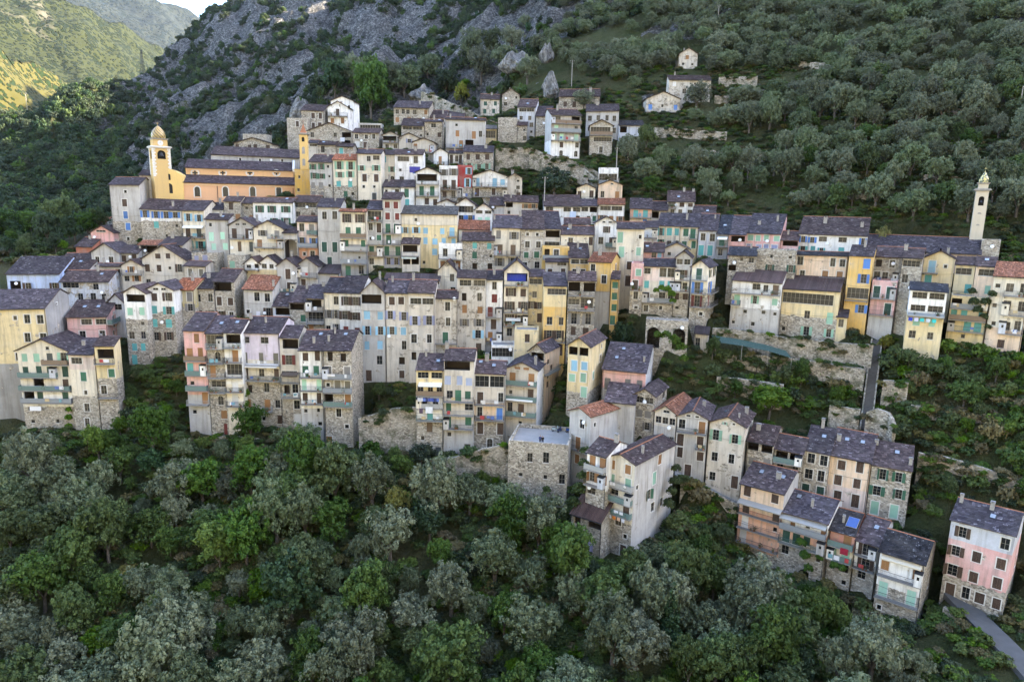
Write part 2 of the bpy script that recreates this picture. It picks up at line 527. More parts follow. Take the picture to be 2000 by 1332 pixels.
# ------------------------------------------------------------------ shared part meshes
_cache = {}
def cached(key, fn):
    if key not in _cache: _cache[key] = fn()
    return _cache[key]

def me_window(w, h, cols, rows, sur):
    def f():
        b = MB(); t = 0.05; y = 0.1
        b.box(0, y, 0, t, y + .05, h); b.box(w - t, y, 0, w, y + .05, h); b.box(t, y, 0, w - t, y + .05, t); b.box(t, y, h - t, w - t, y + .05, h)
        for i in range(1, cols): b.box(w * i / cols - .02, y, t, w * i / cols + .02, y + .05, h - t)
        for j in range(1, rows): b.box(t, y + .006, h * j / rows - .011, w - t, y + .044, h * j / rows + .011)
        b.box(-.08, -.09, -.07, w + .08, .1, -.002, 1)
        if sur:
            s = .15
            b.box(-s, -.025, 0, -.002, .03, h + s, 1); b.box(w + .002, -.025, 0, w + s, .03, h + s, 1); b.box(-.002, -.025, h + .002, w + .002, .03, h + s, 1)
        return b.mesh("window", [FRAME, TRIM])
    return cached(("win", w, h, cols, rows, sur), f)

def me_pane(w, h):
    def f():
        b = MB(); b.box(.02, .125, .02, w - .02, .14, h - .02); return b.mesh("pane", [GLASS])
    return cached(("pane", w, h), f)

def me_shutter(w, h):
    def f():
        b = MB(); b.box(0, 0, 0, w, .035, h)
        s = .07
        for z0, z1 in ((s, h * .48 - s / 2), (h * .48 + s / 2, h - s)):
            n = max(3, int((z1 - z0) / .11))
            for i in range(n):
                za = z0 + (z1 - z0) * i / n; zb = z0 + (z1 - z0) * (i + .55) / n
                b.hexa([(s, -.004, za), (w - s, -.004, za), (w - s, .03, za), (s, .03, za)], [(s, -.022, zb), (w - s, -.022, zb), (w - s, .03, zb), (s, .03, zb)])
        return b.mesh("shutter", [PAINT])
    return cached(("shut", w, h), f)

def me_door(w, h):
    def f():
        b = MB(); y = .1
        b.box(0, y, 0, w, y + .05, h)
        for x0, x1 in ((.08, w / 2 - .04), (w / 2 + .04, w - .08)):
            for z0, z1 in ((.12, h * .45), (h * .5, h - .12)):
                b.box(x0, y - .025, z0, x1, y, z1)
        return b.mesh("door", [PAINT])
    return cached(("door", w, h), f)

def me_surround(w, h):
    def f():
        b = MB(); s = .15
        b.box(-s, -.025, 0, -.002, .03, h + s); b.box(w + .002, -.025, 0, w + s, .03, h + s); b.box(-.002, -.025, h + .002, w + .002, .03, h + s)
        b.box(-s, -.06, -.08, w + s, .1, -.002)
        return b.mesh("surround", [TRIM])
    return cached(("sur", w, h), f)

def me_sill(w):
    def f():
        b = MB(); b.box(-.08, -.09, -.07, w + .08, .1, -.002); return b.mesh("sill", [TRIM])
    return cached(("sill", w), f)

def me_chimney(k):
    def f():
        b = MB(); w, d, h = ((.6, .5, 1.5), (.45, .45, 1.2), (.9, .5, 1.3))[k]
        b.box(-w / 2, -d / 2, -1.0, w / 2, d / 2, h)
        b.box(-w / 2 - .07, -d / 2 - .07, h, w / 2 + .07, d / 2 + .07, h + .09)
        for sx in (-1, 1):
            b.box(sx * w * .36 - .07, -d * .3, h + .09, sx * w * .36 + .07, d * .3, h + .3, 0)
        b.box(-w / 2 - .05, -d / 2 - .05, h + .3, w / 2 + .05, d / 2 + .05, h + .37, 1)
        return b.mesh("chimney", [CHIM, SLAB])
    return cached(("chim", k), f)

def me_dish():
    def f():
        b = MB(); n = 12
        prof = [(0.02, .11), (.2, .085), (.36, .03), (.38, 0.0)]
        b.lathe(prof, n); b.lathe([(r, z - .015) for r, z in reversed(prof)], n)
        b.tube((0, 0, .1), (0, 0, -.35), .025); b.tube((0, .36, .02), (0, .05, .38 * -1 + .75), .012); b.tube((0, 0, -.3), (0, 0, -.36), .08)
        me = b.mesh("satellite_dish", [WHITE])
        me.transform(Matrix.Rotation(R_(72), 4, 'X'))
        return me
    return cached("dish", f)

def me_skylight():
    def f():
        b = MB(); b.box(-.4, -.5, 0, .4, .5, .1, 0); b.box(-.33, -.43, .1, .33, .43, .115, 1)
        return b.mesh("skylight", [METAL, GLASS_SKY])
    return cached("skyl", f)
GLASS_SKY = Mat("skylight_glass", 0.05, 1.0).m
GLASS_SKY.node_tree.nodes["Principled BSDF"].inputs["Base Color"].default_value = (.2, .22, .25, 1)

def railing(b, x0, x1, d, kind, h=1.0):
    """front and two returns of a balcony rail; y runs out of the wall (negative)"""
    segs = [((x0, -d + .04), (x1, -d + .04)), ((x0 + .03, 0), (x0 + .03, -d + .04)), ((x1 - .03, 0), (x1 - .03, -d + .04))]
    for (xa, ya), (xb, yb_) in segs:
        L = math.hypot(xb - xa, yb_ - ya)
        b.tube((xa, ya, h), (xb, yb_, h), .028, n=4); b.tube((xa, ya, .1), (xb, yb_, .1), .018, n=4)
        if kind == 'p':
            ux, uy = (xb - xa) / L, (yb_ - ya) / L
            b.hexa([(xa - uy * .012, ya + ux * .012, .12), (xb - uy * .012, yb_ + ux * .012, .12), (xb + uy * .012, yb_ - ux * .012, .12), (xa + uy * .012, ya - ux * .012, .12)],
                   [(xa - uy * .012, ya + ux * .012, h - .04), (xb - uy * .012, yb_ + ux * .012, h - .04), (xb + uy * .012, yb_ - ux * .012, h - .04), (xa + uy * .012, ya - ux * .012, h - .04)])
        else:
            n = max(2, int(L / .17))
            for i in range(n + 1):
                x = xa + (xb - xa) * i / n; y = ya + (yb_ - ya) * i / n
                b.box(x - .011, y - .011, 0, x + .011, y + .011, h, skip="bt")

# ------------------------------------------------------------------ roofs
def tiles_on(b, P0, U, V, L, Sl, N, style, rng, ex=0.36):
    """courses of stone slabs (or clay tiles): P0 lower left corner, U along the eave, V up the slope, N normal"""
    P0 = np.array(P0, float); U = np.array(U, float); V = np.array(V, float); N = np.array(N, float)
    rows = max(1, int(round(Sl / ex))); e = Sl / rows
    wmean = {'l': .5, 't': .27, 'g': .4}.get(style, .5)
    vv = b.v; ff = b.f
    for j in range(rows):
        s0 = j * e - .05; s1 = (j + 1) * e + .06
        x = -rng.random() * wmean * .6
        if x > -.05: x = -.05
        while x < L:
            w = wmean * (.7 + .6 * rng.random()) if style != 't' else wmean
            xa = max(x, 0); xb = min(x + w - .012, L)
            x += w
            if xb - xa < .05: continue
            lift = .05 + (.05 * rng.random() if style == 'l' else .015 * rng.random())
            dv = (rng.random() - .5) * (.1 if style == 'l' else .03)
            a = P0 + U * xa + V * (s0 + dv) + N * lift; c = P0 + U * xb + V * (s0 + dv) + N * (lift + (rng.random() - .5) * .03)
            d = P0 + U * xb + V * s1 + N * .018; q = P0 + U * xa + V * s1 + N * .018
            k = len(vv)
            lo = N * -.045
            ti = rng.random()
            if style == 't':
                m0 = (a + c) / 2 + N * .06; m1 = (d + q) / 2 + N * .06
                vv.extend([tuple(a), tuple(m0), tuple(c), tuple(d), tuple(m1), tuple(q), tuple(a + lo), tuple(c + lo)])
                ff.extend([(k, k + 1, k + 4, k + 5), (k + 1, k + 2, k + 3, k + 4), (k + 6, k + 7, k + 2, k + 1, k)])
                b.mi.extend([0, 0, 0]); b.ti.extend([ti, ti, ti])
            else:
                vv.extend([tuple(a), tuple(c), tuple(d), tuple(q), tuple(a + lo), tuple(c + lo)])
                ff.extend([(k, k + 1, k + 2, k + 3), (k + 4, k + 5, k + 1, k)])
                b.mi.extend([0, 0]); b.ti.extend([ti, ti])

def sheet_on(b, P0, U, V, L, Sl, N, rng):
    """corrugated sheet"""
    P0 = np.array(P0, float); U = np.array(U, float); V = np.array(V, float); N = np.array(N, float)
    n = max(2, int(L / .32))
    for i in range(n):
        xa = L * i / n; xm = L * (i + .5) / n; xb = L * (i + 1) / n; ti = rng.random() * .5 + .2
        A, B, Cc = P0 + U * xa + N * .03, P0 + U * xm + N * .085, P0 + U * xb + N * .03
        b.poly([A, B, B + V * Sl, A + V * Sl], 0, ti); b.poly([B, Cc, Cc + V * Sl, B + V * Sl], 0, ti)

def slope(bd, bt, P0, U, Vh, run, t, L, style, rng, tiled=True):
    """one roof plane with its deck; Vh horizontal direction up the slope"""
    P0 = np.array(P0, float); U = np.array(U, float); Vh = np.array(Vh, float)
    Z = np.array([0, 0, 1.0])
    V = Vh + Z * t; k = math.sqrt(1 + t * t); V = V / k; Sl = run * k
    N = np.cross(U, V); N /= np.linalg.norm(N)
    if N[2] < 0: N = -N
    A, B = P0, P0 + U * L
    Cc, D = B + V * Sl, A + V * Sl
    dn = N * -.12
    bd.hexa([A + dn, B + dn, Cc + dn, D + dn], [A, B, Cc, D])
    if not tiled:
        bt.poly([A + N * .04, B + N * .04, Cc + N * .04, D + N * .04], 0, .5)
    elif style in 'md': sheet_on(bt, P0, U, V, L, Sl, N, rng) if style == 'm' else tiles_on(bt, P0, U, V, L, Sl, N, 'g', rng)
    else: tiles_on(bt, P0, U, V, L, Sl, N, style if style != 'g' else 'g', rng)
    return N

def wall_grid(b, O, U, Nin, W, z0, z1, holes, mi=0):
    """a wall from O along U, holes = (x0,x1,z0,z1,depth); reveals go along Nin"""
    O = np.array(O, float); U = np.array(U, float); Nin = np.array(Nin, float); Z = np.array([0, 0, 1.0])
    P = lambda x, z, d=0: O + U * x + Z * z + Nin * d
    hs = []
    for h in holes:
        x0, x1 = max(h[0], .06), min(h[1], W - .06); a, c = max(h[2], z0 + .02), min(h[3], z1 - .04)
        if x1 - x0 < .1 or c - a < .1: continue
        if any(not (x1 <= g[0] + .01 or x0 >= g[1] - .01 or c <= g[2] + .01 or a >= g[3] - .01) for g in hs): continue
        hs.append((x0, x1, a, c, h[4]))
    xs = sorted(set([0, W] + [h[0] for h in hs] + [h[1] for h in hs]))
    zs = sorted(set([z0, z1] + [h[2] for h in hs] + [h[3] for h in hs]))
    for j in range(len(zs) - 1):
        za, zb = zs[j], zs[j + 1]; i = 0
        while i < len(xs) - 1:
            def inside(i):
                xm = (xs[i] + xs[i + 1]) / 2; zm = (za + zb) / 2
                return any(h[0] < xm < h[1] and h[2] < zm < h[3] for h in hs)
            if inside(i): i += 1; continue
            k = i
            while k + 1 < len(xs) - 1 and not inside(k + 1): k += 1
            b.poly([P(xs[i], za), P(xs[k + 1], za), P(xs[k + 1], zb), P(xs[i], zb)], mi)
            i = k + 1
    for x0, x1, a, c, d in hs:
        e = .3 if d > .5 else d; mb = 1 if d > .5 else mi          # thick walls, then the room behind with its shade painted in
        for u0, u1, m_ in ((0, e, mi), (e, d, mb)):
            if u1 - u0 < .01: continue
            b.poly([P(x0, a, u0), P(x0, a, u1), P(x0, c, u1), P(x0, c, u0)], m_); b.poly([P(x1, a, u1), P(x1, a, u0), P(x1, c, u0), P(x1, c, u1)], m_)
            b.poly([P(x0, a, u0), P(x1, a, u0), P(x1, a, u1), P(x0, a, u1)], m_); b.poly([P(x0, c, u1), P(x1, c, u1), P(x1, c, u0), P(x0, c, u0)], m_)
        b.poly([P(x0, a, d), P(x1, a, d), P(x1, c, d), P(x0, c, d)], mb)
    return hs

# ------------------------------------------------------------------ the house builder
FOOT = []          # footprints for levelling the ground: origin, u, n, W, D, base z
HOUSES = {}
BALC = []
def yaw0(x, y):
    if y < 300: return 4 if x > 1000 else 0
    if x < 1100: return 0
    if y < 700: return float(np.interp(x, [1100, 1250, 1420, 1700, 2000], [2, 10, 22, 31, 35]))
    return float(np.interp(x, [1100, 1300, 1460, 1800], [8, 20, 29, 34]))

def wallspec(spec):
    wear = .0
    if '~' in spec:
        spec, w = spec.split('~'); wear = float(w)
    parts = spec.split('/')
    main = parts[0]; st = None; c2 = None
    for p in parts[1:]:
        k, f = p[:2], float(p[2:])
        if k == 'st': st = f
        else: c2 = (k, f)
    return main, c2, st, wear

def apply_wall(o, spec, H):
    main, c2, st, wear = wallspec(spec)
    j = .92 + .16 * random.random()
    c = C[main]
    o.color = (c[0] * j, c[1] * j, c[2] * j, 1)
    o["stone_z"] = 999.0 if main == 'st' else (H * (1 - st) if st is not None else -50.0)
    o["c2_z"] = H * (1 - c2[1]) if c2 else -99.0
    o["c2"] = [float(q) for q in (C[c2[0]] if c2 else c)]
    o["wear"] = float(wear) + .03 + .07 * random.random()

def q5(x, s=.1): return round(round(x / s) * s, 2)

def parse_rows(rows):
    """rows of bays: list of (gable?, bays, [(first, last) balcony spans])"""
    out = []
    for r in rows.split('|'):
        gab = r.startswith('^'); r = r.lstrip('^')
        bays = []; sp = []; st = None
        for ch in r:
            if ch == '[': st = len(bays)
            elif ch == ']': sp.append((st, len(bays) - 1)); st = None
            else: bays.append(ch)
        out.append((gab, bays, sp))
    return out

def face(root, O, U, Nin, rz, W, zb0, H, rows, shl, rng, rail, sur, wallmb, z_low, gable=None, deep=False):
    """lay windows, doors and balconies over one wall; returns the wall with its openings"""
    R = parse_rows(rows) if rows else []
    O = np.array(O, float); U = np.array(U, float); Nin = np.array(Nin, float)
    flo = [r for r in R if not r[0]]
    nf = max(1, len(flo)); fh = H / nf
    holes = []; todo = []
    fi = 0
    for gab, bays, sp in R:
        nb = max(1, len(bays))
        if gab:
            zf = H - .15; hh = gable * .55 if gable else 1.0; x_off = W * .24; ww = W * .52; row_sh = shl[0]; fhh = max(.8, hh)
        else:
            zf = H - (fi + 1) * fh; hh = fh; x_off = 0; ww = W; row_sh = shl[min(fi, len(shl) - 1)]; fhh = fh; fi += 1
        bw = ww / nb
        if len(bays) == 0: continue
        for i, ch in enumerate(bays):
            if ch == '.': continue
            xc = x_off + bw * (i + .5) + (rng.random() - .5) * bw * .24; kz = (rng.random() - .5) * .22; kw = .88 + .26 * rng.random()
            if ch in 'wosax':
                w = q5(min(1.15, bw * .64 if ch != 'o' else bw * .46)); h = q5(min(1.75, fhh * .62)); z = zf + fhh * .2
                if ch == 'a': h = q5(min(1.9, fhh * .7)); z = zf + fhh * .12
            elif ch == 'b': w = q5(min(.7, bw * .6)); h = q5(min(.85, fhh * .42)); z = zf + fhh * .35
            elif ch in 'dDc': w = q5(min(1.25, bw * (.64 if ch != 'D' else .46))); h = q5(min(2.35, fhh * .82)); z = zf + .06
            elif ch == 'l': w = q5(bw * .84); h = q5(min(1.9, fhh * .62)); z = zf + fhh * .28
            elif ch == 'g': w = q5(bw * .82); h = q5(min(1.3, fhh * .5)); z = zf + fhh * .36
            elif ch == 'G': w = q5(bw * .9); h = q5(min(2.2, fhh * .76)); z = zf + fhh * .14
            elif ch == 'A': w = q5(bw * .9); h = q5(fhh * .92); z = zf - 1.0
            else: continue
            if ch in 'wosxb': w = q5(w * kw); z += kz * fhh * .3; h = q5(h * (.9 + .2 * rng.random()))
            if w < .35: w = .4
            if h < .4: h = .4
            x0 = min(max(.1, xc - w / 2), max(.1, W - w - .1))
            dep = {'l': 2.4, 'x': .8, 'A': 4.0}.get(ch, .16 if ch != 'd' else .17)
            todo.append((ch, x0, z, w, h, row_sh, gab))
            if not gab: holes.append((x0, x0 + w, z, z + h, dep))
        for a, c in sp:
            if c < a: continue
            xa, xb = x_off + bw * a + .1, x_off + bw * (c + 1) - .1
            xa -= .05 * bw; xb += .05 * bw
            xa = max(.02, xa); xb = min(W - .02, xb)
            d = .8 + .25 * rng.random()
            b = MB(); b.box(xa, -d, zf - .12, xb, -.003, zf + .02)
            if rng.random() < .5:
                nb2 = max(2, int((xb - xa) / 1.6))
                for q in range(nb2):
                    xq = xa + .2 + (xb - xa - .4) * q / max(1, nb2 - 1)
                    b.hexa([(xq - .05, -.01, zf - .5), (xq + .05, -.01, zf - .5), (xq + .05, -.003, zf - .5), (xq - .05, -.003, zf - .5)],
                           [(xq - .05, -d * .8, zf - .121), (xq + .05, -d * .8, zf - .121), (xq + .05, -.003, zf - .121), (xq - .05, -.003, zf - .121)])
            bo = obj("balcony", b.mesh("balcony", [SLAB]), root, tuple(O), rz)
            b = MB(); railing(b, xa, xb, d, rail if rng.random() < .75 else 'b')
            rc = rng.choice([(.03, .03, .035)] * 4 + [(.3, .32, .34), (.16, .19, .2)]) if rail != 'p' else rng.choice([(.2, .22, .24), (.3, .3, .29), (.17, .12, .08), (.1, .16, .15)])
            obj("railing", b.mesh("railing", [PAINT]), bo, (0, 0, zf + .02), color=rc)
            if xb - xa > 2.6 and rng.random() < .28 and rz == 0.0:
                # a closet built out onto the balcony end, as here and there in the village
                cw = .95 + .3 * rng.random(); cx = xa + .02 if rng.random() < .5 else xb - cw - .02; chh = min(2.1, fhh * .72)
                b = MB(); b.box(cx, -d + .02, zf + .03, cx + cw, -.004, zf + chh)
                co = obj("closet", b.mesh("closet", [WALL]), root, tuple(O), rz); apply_wall(co, rng.choice(["wh", "gr", "bw", "cr"]), 1.0)
                b = MB(); b.hexa([(cx - .08, -d - .1, zf + chh), (cx + cw + .08, -d - .1, zf + chh), (cx + cw + .08, -.004, zf + chh + .22), (cx - .08, -.004, zf + chh + .22)], [(cx - .08, -d - .1, zf + chh + .06), (cx + cw + .08, -d - .1, zf + chh + .06), (cx + cw + .08, -.004, zf + chh + .28), (cx - .08, -.004, zf + chh + .28)])
                obj("closet_roof", b.mesh("closet_roof", [METAL]), co)
                b = MB(); b.box(cx + cw / 2 - .17, -d + .005, zf + chh * .55, cx + cw / 2 + .17, -d + .018, zf + chh * .8); obj("pane", b.mesh("pane", [GLASS]), co)
            BALC.append((root, xa, xb, d, zf + .02, O.copy(), rz))
    hs = wall_grid(wallmb, O, U, Nin, W, z_low, H, holes)
    okset = {(round(h[0], 3), round(h[2], 3)) for h in hs}
    for ch, x0, z, w, h, shn, gab in todo:
        if not gab and (round(max(x0, .06), 3), round(max(z, z_low + .02), 3)) not in okset: continue
        yo = -.135 if gab else 0.0
        loc = tuple(O + U * x0 + np.array([0, 0, z]) + Nin * yo)
        shc = S[shn]; j = .8 + .4 * rng.random(); shc = tuple(min(1, q * j) for q in shc)
        if ch in 'xlA':
            if ch == 'A':
                b = MB(); n = 8; r = w / 2
                for sd in (0, 1):
                    for q in range(n):
                        t0 = math.pi / 2 * q / n; t1 = math.pi / 2 * (q + 1) / n
                        X = lambda t: (r - r * math.cos(t)) if sd == 0 else (r + r * math.cos(t))
                        zt = lambda t: h - r + r * math.sin(t)
                        pts = [(X(t0), 0.02, zt(t0)), (X(t1), 0.02, zt(t1)), (X(t1), 0.02, h), (X(t0), 0.02, h)]
                        b.poly(pts)
                so = obj("arch_head", b.mesh("arch_head", [STONE]), root, loc, rz)
            continue
        if ch in 'sc':
            wo_ = obj("window", me_surround(w, h) if sur else me_sill(w), root, loc, rz)
            for k in (0, 1):
                obj("shutter", me_shutter(q5(w / 2 - .01, .01), h), wo_, (.003 + k * (w / 2), .05, .003), color=shc)
        elif ch in 'oD':
            wo_ = obj("window", me_window(w, h, 2, 3 if h > 1.2 else 2, sur), root, loc, rz)
            obj("pane", me_pane(w, h), wo_)
            for k in (-1, 1):
                sw_ = q5(w / 2, .01)
                o = obj("shutter", me_shutter(sw_, h), wo_, (-sw_ - .02 if k < 0 else w + .02, -.065, 0), color=shc)
                if rng.random() < .3:
                    an = rng.uniform(.25, 1.1)
                    if k > 0: o.rotation_euler = (0, 0, -an)
                    else: o.location = (-.02 - sw_ * math.cos(an), -.065 - sw_ * math.sin(an), 0); o.rotation_euler = (0, 0, an)
        elif ch == 'd':
            do = obj("door", me_door(w, h), root, loc, rz, color=shc if shn in ('br', 'wd', 'dr', 'gn', 'dk', 'tq') else rng.choice([(.06, .035, .025), (.11, .07, .04), (.05, .06, .06)]))
            if sur: obj("surround", me_surround(w, h), do)
        else:
            cols = 2 if w < 1.3 else max(2, int(round(w / .8))); rws = 1 if h < 1.0 else 2
            if ch == 'b': cols, rws = 1, 1
            wo_ = obj("window", me_window(w, h, cols, rws, sur or ch in 'gG' and False), root, loc, rz)
            obj("pane", me_pane(w, h), wo_)
            if ch == 'a':
                b = MB(); n = 6; r = w / 2
                for sd in (0, 1):
                    for q in range(n):
                        t0 = math.pi / 2 * q / n; t1 = math.pi / 2 * (q + 1) / n
                        X = lambda t: (r - r * math.cos(t)) if sd == 0 else (r + r * math.cos(t))
                        zt = lambda t: h - r + r * math.sin(t)
                        b.poly([(X(t0), 0.015, zt(t0)), (X(t1), 0.015, zt(t1)), (X(t1), 0.015, h), (X(t0), 0.015, h)])
                obj("arch_head", b.mesh("arch_head", [TRIM]), wo_)

def place(xl, xr, ye, yb, Y, a):
    xc = (xl + xr) / 2
    ar = R_(a)
    u = np.array([math.cos(ar), -math.sin(ar), 0]); n = np.array([math.sin(ar), math.cos(ar), 0])
    Pc = at(xc, ye, Y)
    def s_for(px):
        d = ray(px, ye)
        A = np.array([[d[0], -u[0]], [d[1], -u[1]]])
        t, s = np.linalg.solve(A, Pc[:2] - CAM[:2])
        return s
    sl, sr = s_for(xl), s_for(xr)
    O = Pc + u * sl
    d = ray(xc, yb)
    t = (n @ (Pc - CAM)) / (n @ d)
    zb = (CAM + d * t)[2]
    return O, u, n, sr - sl, Pc, zb

def house(label, T, xl, xr, ye, yb, rh, wall, sh, rows, a=None, Y=None, g=None, r='l', D=None, R=None, L=None, sw=None, ch=None, sk=None, di=None,
          rail=None, sur=False, cap=None, name="house", cat="house", group=None, ext=7.0, pipe=None, t=None, over=.45):
    rng = random.Random(label)
    if a is None: a = yaw0((xl + xr) / 2, ye)
    a = a + rng.uniform(-2.5, 2.5)
    if sur is False and rng.random() < .3: sur = True
    if Y is None:
        h = hit((xl + xr) / 2, g if g is not None else yb + 8)
        Y = h[1] if h is not None else 200.0
    hh_ = hit((xl + xr) / 2, yb + 6)
    if hh_ is not None and Y > hh_[1] + 1.5: Y = hh_[1] + 1.5          # never bury a house in the slope
    O, u, n, W, Pc, zb = place(xl, xr, ye, yb, Y, a)
    H = Pc[2] - zb
    root = obj(name, None, None, (O[0], O[1], zb), -R_(a))
    root.empty_display_size = .5
    tag(root, label, cat, group or "houses of the hillside village")
    rail = rail or rng.choice("bbbp")
    shl = sh.split(',')
    lowz = -ext
    # roof run
    tt = t or {'l': .40, 't': .38, 'm': .3, 'd': .38, 'g': .36}[r]
    gh = 0.0
    if T in 'ES':
        lo, hi = .6, 11.0
        f = lambda q: proj(Pc + n * q + np.array([0, 0, q * tt]))[1]
        for _ in range(30):
            m = (lo + hi) / 2
            if f(m) > ye - rh: lo = m
            else: hi = m
        run = max(1.2, lo)
    elif T == 'F':
        if D is None:
            lo, hi = .6, 14.0
            for _ in range(30):
                m = (lo + hi) / 2
                if proj(Pc + n * m)[1] > ye - rh: lo = m
                else: hi = m
            D = max(5.0, lo) if rh else 6.0
        run = D
    else:
        d = ray((xl + xr) / 2, ye - rh); tq = (n @ (Pc - CAM)) / (n @ d)
        gh = max(.5, (CAM + d * tq)[2] - Pc[2]); run = W / 2; tt = gh / run
    if D is None:
        D = {'E': 2 * run if (R or L) else run + 2.6, 'S': run, 'G': 8.0}[T]
        D = max(D, 4.0) if T != 'S' else max(D, 3.0)
    FOOT.append((O, u, n, W, D, zb))
    X, Yv = np.array([1.0, 0, 0]), np.array([0, 1.0, 0])
    # walls
    b = MB()
    face(root, (0, 0, 0), X, Yv, 0.0, W, 0, H, rows, shl, rng, rail, sur, b, lowz, gable=gh)
    if T == 'G':
        b.poly([(0, 0, H), (W, 0, H), (W / 2, 0, H + gh)])
    fo = obj("wall", b.mesh("wall", [WALL, ROOM_SHADE]), root)
    apply_wall(fo, wall, H)
    b = MB()
    hb = {'E': H + run * tt - (D - run) * tt, 'S': H + D * tt, 'G': H, 'F': H}[T]
    if T == 'E': hb = max(hb, 1.0)
    # right and left walls: rectangle with openings, then the roof triangle above
    for side, spec in ((1, R), (0, L)):
        Os = (W, 0, 0) if side else (0, D, 0)
        Us = Yv if side else -Yv
        Ns = -X if side else X
        zt = min(H, hb)
        face(root, Os, Us, Ns, math.pi / 2 if side else -math.pi / 2, D, 0, zt, spec, shl, rng, rail, sur, b, lowz, gable=1.5)
        xw = W if side else 0
        if T == 'E':
            pts = [(xw, 0, zt), (xw, D, zt)]
            if hb > zt + .01: pts.append((xw, D, hb))
            pts.append((xw, run, H + run * tt))
            if H > zt + .01: pts.append((xw, 0, H))
        elif T == 'S': pts = [(xw, 0, H), (xw, D, H), (xw, D, hb)]
        else: pts = None
        if pts: b.poly(pts if side else pts[::-1])
    b.poly([(W, D, lowz), (0, D, lowz), (0, D, hb), (W, D, hb)])
    if T == 'G': b.poly([(W, D, H), (0, D, H), (W / 2, D, H + gh)])
    so = obj("side_wall", b.mesh("side_wall", [WALL, ROOM_SHADE]), root)
    apply_wall(so, sw or wall, H)
    if not sw: so.color = fo.color
    # roof
    bd, bt = MB(), MB()
    js = .03 + .09 * rng.random(); of = over; os_ = .14 + .1 * rng.random()
    rcol = ROOF[r]; jj = .7 + .55 * rng.random(); hj = rng.uniform(-.12, .12); rcol = (rcol[0] * jj * (1 + hj), rcol[1] * jj, rcol[2] * jj * (1 - hj))
    style = r
    if T == 'E':
        slope(bd, bt, (-os_, -of, H - of * tt + js + .12), X, Yv, run + of, tt, W + 2 * os_, style, rng)
        bl_ = D - run + .25
        slope(bd, bt, (W + os_, D + .25, H + run * tt - bl_ * tt + js + .12), -X, -Yv, bl_, tt, W + 2 * os_, style, rng, tiled=False)
        ridge = [((-os_, run, H + run * tt + js + .13), (W + os_, run, H + run * tt + js + .13))]
    elif T == 'S':
        slope(bd, bt, (-os_, -of, H - of * tt + js + .12), X, Yv, D + of + .2, tt, W + 2 * os_, style, rng)
        ridge = []
    elif T == 'G':
        oe = .4
        slope(bd, bt, (-oe, D + .2, H - oe * tt + js + .12), -Yv, X, run + oe, tt, D + .2 + of, style, rng)
        slope(bd, bt, (W + oe, -of, H - oe * tt + js + .12), Yv, -X, run + oe, tt, D + .2 + of, style, rng)
        ridge = [((W / 2, -of, H + gh + js + .13), (W / 2, D + .2, H + gh + js + .13))]
    else:
        bd.box(.2, .2, H - .12, W - .2, D - .2, H - .003)
        bp = MB()
        for q in ((0, 0, W, .3), (0, D - .3, W, D), (0, .3, .3, D - .3), (W - .3, .3, W, D - .3)):
            bp.box(q[0], q[1], H + .001, q[2], q[3], H + (.75 if cap == 'p' else .3))
        ridge = []
    if T in 'ES':
        tk = rng.uniform(-.02, .02)
        for mb in (bd, bt): mb.v = [(p[0], p[1], p[2] + tk * (p[0] - W / 2)) for p in mb.v]
        ridge = [tuple((p[0], p[1], p[2] + tk * (p[0] - W / 2)) for p in rr_) for rr_ in ridge]
        if rng.random() < .5:
            gb = MB(); zg = H - of * tt + js + .02
            gb.tube((-os_, -of - .06, zg - tk * (W / 2 + os_)), (W + os_, -of - .06, zg + tk * (W / 2 + os_)), .07, n=6)
            obj("gutter", gb.mesh("gutter", [METAL]), root)
    if rng.random() < .5 and W > 4 and H > 4:
        cb = MB(); zc_ = H * rng.choice([.35, .5, .62, .8]) + rng.uniform(-.3, .3); pv_ = None
        for q in range(7):
            p_ = (W * q / 6, -.06, zc_ - .25 * math.sin(math.pi * q / 6) + rng.uniform(-.04, .04))
            if pv_: cb.tube(pv_, p_, .022, n=4, caps=False)
            pv_ = p_
        obj("cable", cb.mesh("cable", [METAL]), root)
    if T == 'F':
        ro = obj("roof", bd.mesh("roof", [CONC]), root)
        po = obj("parapet", bp.mesh("parapet", [WALL]), root); apply_wall(po, wall, H); po.color = fo.color
    else:
        ro = obj("roof", bd.mesh("roof", [WOOD]), root)
        to = obj("roof_tiles", bt.mesh("roof_tiles", [TILE], tint=True), ro, color=rcol)
        to["kind"] = "stuff"
        if ridge and (cap == 't' or (cap is None and rng.random() < .45)):
            (p, q) = ridge[0]; p = np.array(p); q = np.array(q); Lr = np.linalg.norm(q - p); k = max(2, int(Lr / .42)); bb = MB()
            for i in range(k):
                A = p + (q - p) * (i / k); B = p + (q - p) * ((i + 1.08) / k)
                bb.tube(A + np.array([0, 0, -.03]), B + np.array([0, 0, -.05]), .14, .12, n=6)
            obj("ridge_tiles", bb.mesh("ridge_tiles", [TERRA if r != 'd' else TERRA]), ro)["kind"] = "stuff"
        elif ridge:
            (p, q) = ridge[0]; p = np.array(p); q = np.array(q); Lr = np.linalg.norm(q - p); k = max(2, int(Lr / .55)); bb = MB()
            for i in range(k):
                A = p + (q - p) * (i / k); B = p + (q - p) * ((i + 1.05) / k)
                bb.tube(A + np.array([0, 0, -.1]), B + np.array([0, 0, -.12]), .2, .18, n=5)
            o = obj("ridge_tiles", bb.mesh("ridge_tiles", [TILE], tint=True), ro, color=rcol); o["kind"] = "stuff"
